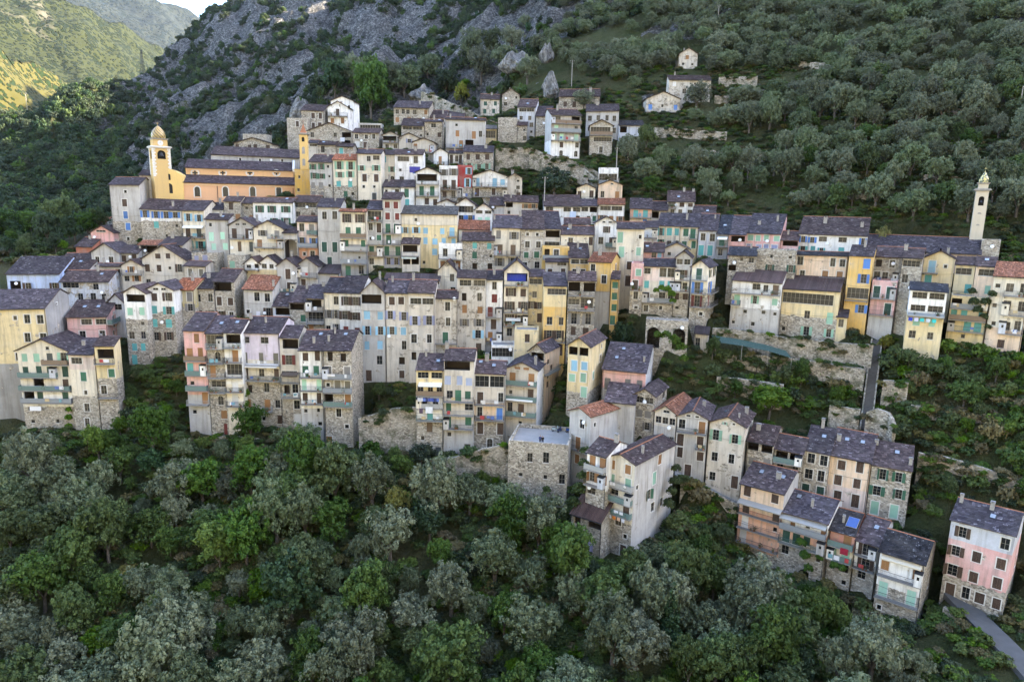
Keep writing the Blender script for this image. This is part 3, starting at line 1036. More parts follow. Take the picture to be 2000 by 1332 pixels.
        # chimneys, skylights
        def on_roof(fu, fv):
            if T in 'ES':
                rr = run if T == 'E' else D
                return (W * fu, rr * fv, H + rr * fv * tt + js + .12), (math.atan(tt), 0, 0)
            sd = 1 if fu > .5 else -1
            x = W / 2 + sd * W / 2 * abs(2 * fu - 1)
            return (x, D * fv, H + gh - abs(x - W / 2) * tt + js + .12), (0, math.atan(tt) * sd, 0)
        if ch is None:
            ch = [(.15 + .7 * rng.random(), .45 + .5 * rng.random())] if rng.random() < .62 and W > 3.5 else []
        for fu, fv in ch:
            p, _ = on_roof(fu, fv); k = rng.randrange(3)
            cs_ = rng.uniform(.65, .95); obj("chimney", me_chimney(k), ro, p, scale=(cs_, cs_, cs_ * rng.uniform(.8, 1.2)))
        if sk is None:
            sk = [(.2 + .6 * rng.random(), .3 + .4 * rng.random())] if rng.random() < .2 and W > 4.5 and r in 'l' else []
        for fu, fv in sk:
            p, e = on_roof(fu, fv)
            o = obj("skylight", me_skylight(), ro, (p[0], p[1], p[2] + .06)); o.rotation_euler = e
    if di is None:
        di = [(.1 + .8 * rng.random(), .45 + .45 * rng.random())] if rng.random() < .15 else []
    for fu, fz in di:
        obj("satellite_dish", me_dish(), root, (W * fu, -.4, H * fz))
    if pipe is None: pipe = rng.random() < .5
    if pipe and T in 'ES':
        b = MB(); x = W - .12 if rng.random() < .6 else .12
        b.tube((x, -.07, -2.0), (x, -.07, H - .1), .05, n=6)
        obj("drainpipe", b.mesh("drainpipe", [METAL]), root)
    HOUSES[label] = (root, O, u, n, W, D, H, zb, a, Y)
    return root

def mk_rock():
    M = Mat("limestone", 0.95, 0.1)
    v = M.coords()
    n = M.noise(M.scale(v, 1, 1, .5), 0.35, 6, .7); cr = M.noise(M.scale(v, 1, 1, .3), 0.9, 6, .75)
    c = M.ramp(n, (.3, (.07, .07, .07)), (.5, (.2, .195, .185)), (.75, (.42, .4, .37)))
    c = M.mix(M.ramp(cr, (.42, .8), (.55, 0.0)), c, (.05, .05, .048))
    M.base(c); M.bump(M.math('ADD', n, cr), .9, .8)
    return M.m
LIME = mk_rock()
# ------------------------------------------------------------------ the houses (pixel measures of the photograph turned into real sizes at their own depth)
h = house
# --- far left, from the cliff down
h("tall grey plaster house with blue shutters at the church end of the village", 'E', 213, 272, 362, 478, 14, "gr/st.61", "gy,br,bu,bu,wd", ".b.|.s.|.s.|.s.|.b.", sk=[], a=-8, Y=186)
h("pale stepped sacristy house under the clock tower with tiny windows", 'E', 272, 309, 343, 398, 9, "be", "br", "..b|b.b|b..", Y=190, a=-8, ch=[])
h("long house with four pairs of blue shutters above bare stone", 'E', 274, 353, 410, 470, 19, "wh/st.37", "bu,tq,bg", "oooo|.s.b|..b.", Y=180, ch=[(.75, .3)], a=-5)
h("narrow cream house with pale blue shutters and awning balcony below the church", 'E', 354, 398, 411, 490, 18, "cr~.02", "lb,bg,tq", "oo|[dd]|[oo]", Y=176)
h("small white house with red roof at the far edge of the cliff", 'E', 176, 207, 434, 450, 9, "wh", "gy", "oo", r='t', Y=192, ch=[(.6, .6)])
h("peeling pink house with blue shutters beside the tall grey house", 'G', 177, 221, 455, 490, 13, "pk~.1", "bu", "^g|sb", Y=180)
h("brick red house with cream corner above the blue house", 'E', 148, 180, 482, 514, 17, "br", "br", "..w", Y=176, sur=True)
h("grey gabled house with two cream framed windows and a dish", 'G', 178, 232, 494, 522, 18, "gr", "gy", "ww", Y=170, sur=True, di=[(.6, .4)])
h("low grey house with two brown shutters beside the cream framed windows", 'E', 231, 270, 494, 517, 14, "gr", "br", "ss", Y=171)
h("small grey house with clay tile strip over an open loggia", 'E', 271, 309, 479, 500, 8, "gr", "br", "l", r='t', Y=173, ch=[])
h("plain lean-to house with grey sheet roof below the long blue shuttered house", 'E', 310, 357, 480, 500, 16, "be", "wd", "s.", r='m', Y=170)
h("large beige gabled house with dark brown shutters above the rooftops", 'G', 277, 361, 507, 567, 27, "be~.02", "br", "^ss|ssbo|w.d.", Y=165, R="w", D=7)
h("little beige gabled house with an iron balcony by the cliff path", 'G', 237, 277, 519, 553, 11, "be~.05", "wd", "[.o.]|wo", Y=163)
h("flat fronted grey house with wooden gate below the red house", 'E', 188, 237, 520, 546, 4, "gr~.05", "br", "w.s", Y=164)
h("pale blue house under the broad slate roof by the cliff", 'E', 12, 116, 536, 576, 34, "bl", "br,gy", "lo.o", Y=160, g=580, a=-12, sk=[])
h("slate roofed wing behind the pale blue house", 'E', 96, 170, 531, 548, 36, "gr", "br", "...", Y=164, a=-8, sk=[(.6, .5)], ch=[])
h("whitewashed rubble house with three white windows under a low slate roof", 'E', 118, 212, 550, 590, 21, "bw~.22", "lv", "gg.w.|.www", Y=157, a=-6, sk=[(.75, .6)])
h("big cream house with grey side wall at the left edge of the picture", 'E', -40, 88, 603, 815, 37, "ye/dg.5", "vi,vi,vi", "o.bww|...ww|..www|.....|.....|.....", a=-12, Y=146, D=11, R="^b|...|...|...|...|...", sw="dg", sk=[], ext=8)
h("pink house with white trimmed windows and a wide slate roof", 'E', 130, 208, 620, 664, 33, "pk", "gy", ".gg|.w.w", a=-10, Y=146, D=9, R="^b|[c]|w|w", sur=True, sk=[(.3, .55), (.65, .55)], ext=12)
h("cream gabled house with dark green shutters and stacked balconies above the trees", 'G', 33, 133, 686, 835, 23, "cr/wh.45/st.72", "lg,dk,br,dk", "^.b|ss[do]|[sss]c|[.l.d]|[ld.d]|b..b|b.b.", a=0, Y=137, D=9, rail='p')
h("pink topped annex with glass veranda between cream house and pink house", 'E', 133, 183, 692, 838, 30, "pp/cr.2/st.55", "gn", "gg|.s.|.b.|.w.|.w.", Y=136, ch=[(.3, .5), (.8, .8)], a=0)
h("slim yellow house over bare stone with a closed green shutter", 'S', 184, 222, 676, 842, 15, "ye/st.38", "gn", "[l]|.s|[w.]|..|..", Y=138, a=-4)
h("tiny gabled white house behind the pink house", 'G', 212, 241, 590, 660, 15, "bw", "lv", "g|.|.", Y=153)
h("white over stone house with open attic loggia and turquoise shutters", 'G', 241, 284, 573, 712, 13, "wh/st.36", "bg,lg,gy,gy,tq", "l|ss|.b|ww|ss|d.", Y=150)
h("white over stone gabled house with four turquoise shutters", 'G', 284, 338, 567, 695, 13, "wh/st.33", "br,tq,tq,br", "^ww|so|so|ss|oo|..", Y=151)
h("mustard house with clay roof and a small dormer", 'E', 338, 378, 567, 655, 22, "mu/st.38", "gy,gy", "cc|oo|b.|..", r='t', Y=154, sur=True)
# --- second band, left centre
h("rubble house with tall windows and steep slate roof next to the mustard house", 'E', 378, 417, 564, 628, 30, "st", "br", "ww|wo", Y=153)
h("rubble house with a dark attic slot and brown shutters", 'E', 417, 457, 550, 628, 24, "st", "gy,br", "l|ss|ow", Y=154)
h("grey house with bright red clay roof and two white windows", 'E', 474, 532, 566, 622, 27, "gr", "wt,br", ".ww|b.D", r='t', Y=153, sur=True, D=10, R=".", di=[(.72, .2)], ch=[(.98, .2)])
h("low slate roofed house with a dark porch beside the red roofed house", 'E', 533, 567, 599, 622, 26, "bw", "wd", "l", Y=151, sk=[(.5, .8)], ch=[])
h("grey gabled house with one tall brown shutter, first of the twin gables", 'G', 541, 578, 520, 572, 14, "gr", "br", "c|[d]", Y=162, sur=True)
h("grey gabled house with white balcony door, second of the twin gables", 'G', 579, 620, 520, 562, 15, "gr", "wt,br", "[c]|s.", Y=162, sur=True)
h("little hut with rusty red sheet roof and balcony windows", 'G', 478, 507, 515, 538, 12, "wh/ye.5", "br", "[wx]|.", r='m', Y=162)
h("little wood gabled hut with two dark windows beside the rusty roof", 'G', 507, 540, 514, 540, 13, "wh/ye.5", "wd", "ww|.", Y=162)
h("low shed with rusted sheet roof below the grey twin gables", 'E', 620, 662, 534, 552, 17, "gr~.1", "br", "..", r='m', Y=161, ch=[])
h("stone house with an attic slot and one green shutter", 'E', 565, 598, 591, 652, 31, "st", "gy,gn", "l|.s|b.", Y=150)
h("stone house with a glazed wooden balcony bow", 'E', 598, 632, 583, 655, 26, "be/st.5", "wd", "[l]|[G]|s.", Y=150)
h("beige house with brown shutters beside the wooden balcony bow", 'E', 632, 662, 572, 655, 29, "cr~.02", "br,gy,gy", ".w|oo|wo", Y=149)
h("whitish house with rows of dark brown open shutters", 'E', 662, 705, 572, 660, 32, "wh~.05", "br,br,dr", "oo|oo|ss", Y=148)
h("tall grey house with open gabled loft and sky blue shutters", 'G', 705, 751, 572, 745, 22, "gr", "lb", "l|ss|oo|ss|.w|d.", Y=143, pipe=True)
h("tall beige block with lavender shutters beside the drainpipe", 'E', 752, 797, 572, 745, 24, "be~.08", "br,lv,lb,br", "ss|oo|os|.w|.x|.s", Y=143, pipe=True)
h("tall patched beige block with four lavender windows and black openings", 'E', 797, 849, 572, 745, 24, "be~.08", "lv", "gg|oo|ww|xx|..", Y=143, ch=[(.1, .9)])
h("low back house under a ribbed grey roof above the lavender shutters", 'E', 752, 858, 547, 560, 11, "be", "br", "..", r='m', Y=153, ch=[])
h("crumbling plaster house with one window per floor and green balcony door", 'E', 850, 894, 583, 700, 15, "be~.2", "br,gy,gn", "w|w|[c]|.", Y=144, di=[(.85, 1.0)])
h("slim cream gabled house with a patterned vent", 'G', 855, 892, 530, 580, 19, "cr", "gy", ".w|.w", Y=155, ch=[(.95, .2)])
h("weathered stone house with tan shutters and an attic strip of windows", 'E', 893, 949, 543, 690, 14, "be~.22", "gy,gy,wd,gy,lb,br", "gg|xw|ss|oo|.o|.d", Y=150)
h("narrow bluish white house with red brown shutters and patched roof", 'E', 950, 982, 546, 668, 17, "wh/bw.45", "br,dr,dr,br,wd", "w|s|[dw]|c|[s.]", Y=150, r='l', cap='t')
h("cream house with a bright blue open loft under its gable", 'G', 985, 1033, 531, 662, 22, "cr/be.6", "bu,br,br,br,wd", "[l]|os|[oo]|[oo]|wo", Y=150)
h("yellowed plaster house with brown shutters beside the blue loft", 'E', 1033, 1063, 541, 652, 13, "ye~.1", "br", "g|w|oo|.d|o.", Y=151)
h("small cream flat roofed shed with one brown shutter", 'F', 1005, 1052, 647, 674, 5, "ye", "br", ".s.", Y=141, D=5)
h("garage with pale roller door in the shade of the tall houses", 'F', 960, 1006, 677, 700, 4, "wh", "wt", "G", Y=142, D=5)
h("ochre house with an attic glass front and white balcony", 'E', 1063, 1107, 558, 695, 25, "ye/yo.3", "gy,bg,wt,br", "g|.|ww|[oo]|.d", Y=144)
h("house of open balconies with a curved slate canopy and dark dish", 'E', 1110, 1164, 549, 690, 17, "st/pe.5", "gy,tq,gy,br", "[ll]|[gG]|DD|ss|..", Y=144, di=[(.78, .72)])
h("orange house with a balcony above the slate canopy", 'E', 1112, 1150, 504, 540, 32, "yo", "wt", "gg|[ww]", Y=156, sur=True, sk=[(.6, .5)])
h("orange corner house with a clay roof and white framed windows", 'E', 1150, 1194, 512, 625, 17, "yo/gr.5", "gy,gy,br", "w.|ww|o.|..|..", r='t', Y=151, sur=True, D=8, R="w|s|w|.|.", sw="yo", a=20)
h("slim ochre annex climbing the side of the orange corner house", 'S', 1194, 1210, 545, 635, 8, "oc", "gn", "s|s|s|c", Y=148, a=12)
h("beige house with a glazed gable corner beside the orange house", 'E', 1066, 1111, 511, 536, 18, "be", "br", ".g|ss", Y=157)
# --- middle band
h("tan house with green shuttered balconies under a thin clay eave", 'E', 664, 715, 414, 540, 4, "cr/pe.28/dg.5", "br,gn,gn,wd,gn", "oo|[cc]|[d.s]|[.b]|dw", r='t', Y=168, rail='p')
h("grey house with a blue glazed balcony room", 'E', 717, 747, 410, 522, 17, "dg/cr.55", "bu,br,gn,gn", "[G]|wc|[bc]|[cs]|w.", Y=168)
h("tall narrow grey house with dark red and green shutters", 'E', 747, 783, 389, 522, 12, "gr", "dr,dr,gn,gn,gn,lv", "ss|ss|[cc]|[c.]|[cc]|oo", Y=168, sur=True)
h("long golden house with blue shutters under a brown roof", 'E', 784, 893, 419, 523, 15, "cr/ye.2", "gy,lb,lb,lb", ".b....|oos.s[c]|s.ssss|...sss|..b...", r='g', Y=166, D=8, R=".|.|.", sk=[])
h("balcony annex with striped awning below the golden house", 'S', 785, 819, 477, 523, 7, "be", "wd", "[l]|ll", Y=162)
h("small white house with bright clay roof behind the stone house", 'E', 896, 956, 449, 472, 17, "wh", "gy", "...", r='t', Y=168, ch=[])
h("square rubble house with turquoise shutters and two black doorways", 'E', 903, 965, 470, 530, 16, "st", "tq,gn,br", ".s.s|.s.b|.x.x", Y=161, ch=[(.95, .5)])
h("white terrace house with a pillared roof deck", 'F', 857, 903, 482, 530, 4, "wh", "wd", "[ww]|s.s", Y=161, D=5, cap='p')
h("cream house with two flower balconies under a slate roof", 'E', 963, 1018, 446, 525, 24, "cr", "gy", "so|[d][d]|oo", Y=163, ch=[(.02, .6), (.95, .9)])
h("rubble house with four brown windows beside the flower balconies", 'E', 1018, 1062, 448, 528, 35, "be~.25", "gy,br,gn", "bb|ww|ss|ww", Y=163, sur=True)
h("house with a broad glass balcony under the big slate roof", 'E', 1062, 1095, 448, 492, 34, "be", "gy", "l|[G]", Y=164, ch=[])
h("low cream house with a long slate roof and two chimneys", 'E', 1096, 1160, 459, 484, 16, "cr", "br", ".w..s", Y=163)
h("attic with three little arches between two slate roofs", 'E', 1102, 1153, 438, 448, 11, "cr", "br", "aaa", Y=168, ch=[])
h("yellow terrace strip with laundry above the beige glazed gable", 'F', 1060, 1112, 484, 507, 3, "yo", "wt", "[xw.]", Y=159, D=4)
h("white house with a narrow green shutter under a slate roof", 'E', 783, 810, 366, 406, 13, "wh", "gn,tq", "c|s", Y=188)
h("whitish house with an old slate roof above the narrow grey house", 'E', 748, 782, 366, 402, 13, "wh", "br", "b.w|..c", Y=188)
h("gabled white house with a deep covered balcony", 'G', 812, 858, 338, 405, 10, "wh", "gn,gn,br", "[l]|[cc]|.ss", Y=188)
h("flat white house with dark shutters beside the red house", 'F', 858, 893, 326, 392, 4, "wh/st.6", "gy,br", "oo|[dd]|[sw]", Y=192, D=6)
h("bright red house with pale blue shutters", 'F', 893, 922, 325, 386, 4, "rd/st.68", "lb,lb,br", ".o|.D|[w.]", Y=192, D=6)
h("white gabled house with a long balcony and pale blue doors", 'G', 923, 991, 345, 385, 12, "wh/st.5", "lb,br", "[c.cs]|[d.s.]", Y=194)
h("small stone gabled house at the end of the balcony row", 'G', 991, 1020, 348, 385, 8, "be~.15", "br", ".b|.w|.s", Y=194)
h("stone house with light green and brown shutters above the red house", 'E', 905, 963, 298, 335, 12, "st", "br,lg", "sss|ooo", Y=208)
h("plain grey house with an iron balcony below the village wall", 'E', 870, 948, 235, 290, 4, "gr", "wd", ".b...|.s.dw|[.d]l.", Y=228, ch=[(.12, .5)])
h("small cream veranda house beside the plain grey house", 'S', 948, 970, 252, 273, 6, "ye", "gy", "G", Y=226, r='g')
# --- upper left cluster
h("stone house with four white linteled windows beside the rock", 'E', 588, 632, 217, 254, 11, "st", "br", ".ss|.ss", Y=236, sur=True)
h("low stone outbuilding with one dark shutter by the rock", 'F', 560, 600, 233, 252, 3, "st", "br", ".s.", Y=233, D=5)
h("gabled house with orange shutters and an upper loggia", 'G', 640, 679, 210, 245, 11, "wh~.12", "br,wd", "[.d.]|ss", Y=238, D=7, R=".")
h("white gabled house peeping over the orange shuttered gable", 'G', 646, 690, 198, 218, 9, "wh", "br", "b.b", Y=246)
h("broad rubble gabled house with a laundry loft", 'G', 601, 686, 257, 288, 16, "st", "br", "w.wl|..wl", Y=222)
h("rubble house with white doorway under a thin slate roof", 'E', 689, 740, 260, 290, 8, "st", "br,wt", "www|cd.", Y=220)
h("roof shed with blue glass front above the rubble house", 'F', 700, 745, 243, 258, 4, "gr", "gy", "G", Y=226, D=5)
h("grey gabled house with a dark balcony loft in the upper village", 'G', 747, 778, 265, 293, 7, "gr", "lv", "[l]|ww", Y=219)
h("pinkish grey gabled house with one small shuttered window", 'G', 779, 818, 270, 293, 9, "be", "lv", ".o.|...", Y=218)
h("beige low gabled house with two brown balcony doors", 'G', 806, 848, 279, 299, 8, "be", "wd", "[s.s]", Y=216)
h("long stone house with a strip of four windows and orange shutters", 'E', 769, 838, 211, 243, 12, "st", "wd", "wwww.s|s.s.s.", Y=238, di=[(.85, .35)])
h("stone house with lit attic windows below the long stone house", 'E', 784, 828, 246, 272, 13, "st", "br", "gg|..b", Y=228)
h("grey stone house with a white attic window strip", 'E', 829, 864, 239, 272, 4, "st", "br", ".g.|b.s", Y=229)
h("low slate house tucked against the village wall", 'E', 833, 870, 231, 245, 14, "gr", "bu", ".b.", Y=236)
h("low shed with sheet roof against the village wall", 'E', 870, 906, 229, 240, 10, "be", "br", "..", r='m', Y=236, ch=[])
h("small gabled house with a wooden loft and balcony above the white front", 'G', 847, 874, 299, 323, 8, "wh", "wd", "[.d.]", Y=207)
h("low white house with three dark balcony doors", 'E', 877, 905, 300, 320, 5, "wh", "br", "[dwd]", Y=207)
h("grey house with green shutters and hanging linen beside the yellow chapel", 'E', 604, 648, 317, 390, 13, "gr/st.62", "gn,gn,gy", "oob|oob|ssb|ss.", Y=198, di=[])
h("pale yellow house with green shutters under a red clay roof", 'E', 649, 696, 313, 388, 10, "cr/st.66", "lg,lg,tq,gn", "DD|oo|ss|.sb", r='t', Y=198)
h("beige house with light green shutters and brown doors in the upper row", 'E', 697, 744, 301, 392, 8, "be/cr.3", "br,lg,br,gy", ".wg|oo|cc|bb|.d", Y=199)
h("narrow cream house with an arched niche in the upper row", 'E', 744, 771, 302, 360, 8, "cr", "tq,lg,gn", "s.|.o|.a", Y=199, ch=[])
h("white house with a blue mural panel in the upper row", 'E', 771, 826, 303, 362, 9, "wh", "bu", "gw|bs|w.", Y=199)
h("stone house with a brown window strip behind the yellow spire", 'E', 602, 620, 280, 300, 5, "be", "wd", "g|.", Y=208, ch=[])
h("half ruined brick and stone house behind the row of green shutters", 'E', 620, 656, 283, 303, 6, "be~.3", "br", "w.", Y=208)
h("low stone house with turquoise shutters behind the clay roof", 'E', 657, 690, 287, 305, 5, "st", "tq", "s.", Y=208)
# --- behind and below the church
h("long slate roofed convent building behind the church", 'E', 412, 584, 306, 320, 15, "gr", "br", "..b.b.b.", Y=216, ch=[], a=-10)
h("low gabled stone house with brown shutters behind the convent", 'G', 457, 530, 281, 293, 11, "st", "br", "s.ss.s", Y=226)
h("stone block rising over the gabled house behind the convent", 'F', 474, 520, 264, 275, 3, "st", "br", "....", Y=231, D=5)
h("small whitish house with dark blue shutters below the church wall", 'E', 403, 436, 409, 436, 12, "wh", "bu", ".o", Y=182)
h("stone house with one huge brown shutter below the church", 'E', 437, 470, 394, 436, 9, "st", "br,wd", "s|.d", Y=182)
h("stone house with a small window beside the huge brown shutter", 'E', 470, 494, 397, 434, 11, "st", "br,wd", "b|.s", Y=183)
h("white house with three pairs of green shutters below the church", 'E', 494, 572, 396, 444, 9, "wh", "gn", "ooo|.oD", Y=182, rail='b')
h("stone house with two wide attic windows below the yellow chapel", 'E', 572, 620, 395, 428, 12, "st", "br", "gg|w.s", Y=183)
h("tall grey house with dark green shutters and dark slate roof", 'E', 620, 664, 405, 522, 16, "gr", "br,br,dk,dk", "ww|..|cc|.c.", Y=170, sur=True)
h("grey terrace house with mint green shutters", 'S', 401, 446, 430, 492, 10, "gr", "mt", "b.|cs|ss", Y=170, di=[])
h("gabled grey house with turquoise balcony shutters", 'G', 447, 495, 441, 492, 14, "gr/cr.55", "br,mt,wd", "^ww|[cc]|.d.d", Y=169, di=[(.1, .15)])
h("cream gabled house with dark triangular loft and a vine balcony", 'G', 495, 553, 447, 502, 15, "cr~.05", "gy,wd", "o[c]|[d.c]|..", Y=167)
h("house front with a great dark archway", 'S', 553, 580, 455, 506, 8, "gr", "br", "A", Y=167, t=.3)
h("pale pink house with bright blue shutters beside the archway", 'E', 580, 620, 433, 508, 10, "pp/sa.62", "gy,bu", "w[c]|[oo]|bw", Y=168)
h("low stone house with two faded blue shutters below the mint shutters", 'F', 374, 425, 496, 532, 3, "st", "lv", "ss.|..b", Y=166, D=5)
h("low stone house with one green shutter below the turquoise balcony", 'F', 444, 479, 501, 530, 3, "st", "lg", "s.", Y=165, D=5)
h("low house with grey sheet roof beside the large beige gable", 'E', 360, 402, 520, 545, 9, "be", "bg", "ss", r='m', Y=162, ch=[])
# --- the tall block above the trees, left centre
h("salmon topped house with stacked white balconies above the trees", 'E', 358, 400, 646, 845, 35, "pk/wh.27/gr.62", "wd,wd,tq,br,wd", "s|[ds]|[cs]|[b.]|[.d]|b.|..", Y=136, rail='p', sk=[], g=860)
h("whitewashed house with arched window and red chapel door", 'E', 402, 436, 651, 850, 33, "st/cr.3", "bu,tq,wd,br,br,wd,dr", "[G]|[a]|[d.]|[g]|a|.s|..d", Y=136, sk=[(.6, .5)], ch=[])
h("white house with wooden loggia and bleached shutters above the trees", 'E', 436, 470, 650, 848, 26, "wh/cr.5", "wd,wd,bg,wt,wt,wd", "[l]|[d]|[G]|[c]|[c]|b|b", Y=136, sk=[(.5, .7)])
h("lilac house with three weathered tall shutters", 'E', 470, 545, 651, 832, 31, "li/cr.28/st.45", "gy,bg,br,br,wd,br", "g.g.|[c.s.c]|[d.w.d]|x.w.|s.[c]w|s.b.s", Y=137, D=9, R=".", ch=[(.05, .8), (.5, .6)])
h("narrow house with dark red shutters between two slate roofs", 'E', 546, 583, 660, 832, 23, "be/st.5", "gy,dr,gy,wt", "l|o|[g]|[xw]|.w|.c", Y=138)
h("white balconied house with emerald doors and green rails", 'E', 584, 629, 684, 865, 38, "wh/gr.62", "br,gn,mt,br", "ss|[cs]|[c.c]|[s.d]|bb|.b|.", Y=134, ch=[(.55, .3)], sk=[(.7, .75)])
h("rubble house with four balconies at the end of the tall block", 'E', 630, 686, 684, 872, 38, "st", "br,gy,bg,wd", "xx|[c.c]|[bcs]|[l.c]|.w.|.b|s..", Y=134, D=10, R=".|.|.", ch=[(.1, .4), (.2, .8)], sk=[(.6, .75)])
# --- centre front
h("yellow topped house with balcony laundry at the centre front", 'E', 813, 866, 723, 892, 31, "ye/wh.3/st.55", "gy,wd,br,tq,bu", "gg|[www]|[xw]|[.c.]|.d.|b.|..d", Y=131, sk=[(.75, .5)], ch=[(.25, .8)])
h("beige house with three pale blue attic shutters", 'E', 867, 926, 704, 888, 22, "be/cr.4/gr.62", "gy,vi,gn,gn,gn,br", "l|sss|[wds]|[s.g]|[d.s]|b..|..d", Y=131, ch=[(.03, .9)])
h("stone and pink house with a dark glazed loft", 'E', 927, 987, 730, 878, 25, "be/pe.38/st.55", "gy,br,bu,br", "GG|[d.w]|[w.c]|d.d|.a.", Y=131, sk=[(.15, .8), (.6, .55)], ch=[(.35, .9)])
h("beige gabled house with orange loft shutters above the car terrace", 'G', 989, 1050, 722, 842, 14, "be~.02", "wd,br,br,br", "^ss|[s.d]|[b.d]|[wd.]|.b.", Y=131, D=10, R="....|....|...", sw="wh", ch=[(.85, .25)], a=12)
h("stone loft house leaning over the stepped alley", 'G', 1034, 1064, 686, 760, 14, "st~.1", "br", "l|..|..", Y=137, D=13, R="..g|s.b|[c].|w.s|d..", sw="pe", a=26)
h("yellow corner house with pale green shutters and an open loft", 'G', 1110, 1152, 676, 800, 15, "ye/st.72", "gy,lb,lg,lg", "ll|cs|ss|.c|..", Y=131, D=11, R=".b|.w|s.|.b|..", a=24, sur=True)
h("pink and grey house under the very large slate roof", 'E', 1177, 1262, 724, 765, 52, "pk/gr.9", "gy,lg", "c.ss", Y=132, a=20, D=14, R="..|..", sw="bw", sk=[(.25, .4), (.35, .75)], ch=[(.9, .35)])
h("grey tower house with an orange clay roof above the terrace", 'G', 1113, 1154, 808, 915, 11, "gr~.02", "br,wd,wd", "w|[c]|s", r='t', Y=122, D=16, R="b...w|....|...w", a=47, sur=True, cap='t', sw="gr", ch=[(.8, .75)])
h("low dark roofed house between the yellow and the stone house", 'E', 1182, 1240, 786, 806, 36, "gr", "br", "..", Y=126, a=14, ch=[])
h("stone house with a wooden gable and turquoise shutters", 'G', 1240, 1279, 772, 845, 12, "st/gr.6", "br,gy,gy,tq", "gg|ss|.o", Y=127, D=9, R=".w|..|..", a=27)
h("grey house with brown clay roof and a white window strip", 'G', 1279, 1321, 806, 875, 13, "be/gr.4", "gy", "^w|ggg|..o", r='t', Y=124, D=11, a=30)
h("grey gabled house with tall wooden shutters and balconies", 'G', 1323, 1383, 816, 932, 13, "gr", "wd,br,br,bu", "^bb|[w.c]|c.[c]|s.s|.d.", Y=122, D=10, a=24, sur=True)
h("stone gabled house with pale green shutters and white barred windows", 'G', 1386, 1456, 830, 952, 15, "be~.18", "lg", "^.o.b|oo|ww|w.d", Y=120, D=10, a=26, sur=True, cap='t', ch=[(.75, .25), (.85, .7)])
h("stone house with two arched attic openings", 'E', 1460, 1512, 864, 940, 34, "st", "gy", "ll|ss|..", Y=119, a=29)
h("stone house with a balcony of brass pans", 'E', 1513, 1569, 881, 950, 29, "st", "br", "[ll]|ww|..", Y=117, a=29)
h("stone over pink house with green doors in the lower row", 'E', 1571, 1622, 883, 975, 48, "st/pk.68", "br,br,dk", "ww|ww|cc", Y=116, a=30, sk=[(.6, .6)])
h("dusty pink house with six white framed brown windows", 'E', 1622, 1702, 895, 990, 52, "pe/pp.62", "br", "ss|ss|cc", Y=114, a=30, sur=True, sk=[(.3, .6), (.7, .6)], ch=[(.1, .5)])
h("stone house with teal shutters at the end of the lower row", 'E', 1702, 1782, 913, 1012, 47, "st/wh.65", "gn,gn,lg", "oo|oo|cc", Y=111, a=30, D=9, R=".|.", sk=[(.6, .6)], ch=[(.95, .2), (.05, .8)], sur=True)
# --- bottom right row
h("peach and pink house with brown windows at the head of the lowest row", 'E', 1447, 1533, 954, 1098, 42, "pe/sa.34/st.86", "br,br,wt,wt,wd", "s.s|[d.d]|[c.b]|[c..]|d..", Y=113, a=40, D=9, L="..|..", sw="gr", rail='b', sk=[(.3, .6), (.8, .6)], cap='t')
h("white and stone house with a long maroon balcony", 'E', 1526, 1619, 1010, 1130, 44, "wh/sa.22/st.42", "wd,dk,bu", "[.d.b.d]|[ccs.]|w..b|..A.", Y=109, a=40, sk=[(.2, .7)], ch=[(.55, .45)], rail='p', cap='t')
h("orange house with dark roof and a blue solar panel", 'E', 1620, 1671, 1040, 1150, 42, "br/cr.3/st.5", "wd,lg,br", "[.d]|[cc]|.w|.b", r='d', Y=106, a=40, cap='t', ch=[(.4, .4)])
h("white house with two dark balconies and brown shutters in the lowest row", 'E', 1672, 1716, 1060, 1165, 48, "wh/st.55", "br", "[D]|[D]|w|.", Y=104, a=40, sk=[(.6, .6)], cap='t', ch=[])
h("white house with striped railings and golden shutters", 'E', 1718, 1809, 1088, 1222, 42, "wh/st.5", "wd,mt,br", "[s.s]|[c.c]|b...", r='d', Y=102, a=40, D=9, R=".|.w|.", sw="st", cap='t', rail='b', ch=[], sk=[])
h("pink house with grey top storey at the far right corner", 'E', 1856, 1986, 1030, 1190, 42, "bw/pk.24/st.72", "br", "o.w|oss|oss|dwss", Y=99, a=40, D=10, R="..|.w|..", sur=True, ch=[(.05, .8), (.55, .8)], sk=[(.6, .5)], cap='t')
h("tall grey flanked house with green shuttered balconies above the slope", 'G', 1186, 1241, 900, 1085, 12, "cr/st.64", "wd,lg,gn,br,br", "ss|[cs]|[gw]|[.d]|.w.|.b|.d", Y=112, D=14, R="..s.|b.c..|.o..|..ww.|.....|....", sw="gr", a=38, sur=False, ch=[(.8, .3)], cap='t', ext=12)
h("white balcony house joined to the tall grey flanked house", 'E', 1147, 1186, 887, 1070, 28, "wh/st.36", "wd", "[dd]|[oo]|g.|.|.|.", Y=114.5, a=38, rail='p', cap='t', ch=[(.9, .9)])
h("ruined stone annex with a rusty lean-to roof and hung blankets", 'S', 1116, 1176, 1010, 1085, 34, "st", "gy", "xl|w.|b.", r='m', Y=111, a=36, t=.55)
# --- the terrace over the stone hall
h("massive stone hall carrying the car terrace on its roof", 'F', 993, 1110, 872, 985, 34, "st", "wt", "..w.w..|.b..b.w|.......", Y=118, a=10, cap='p', name="stone_hall", cat="building", ext=12)
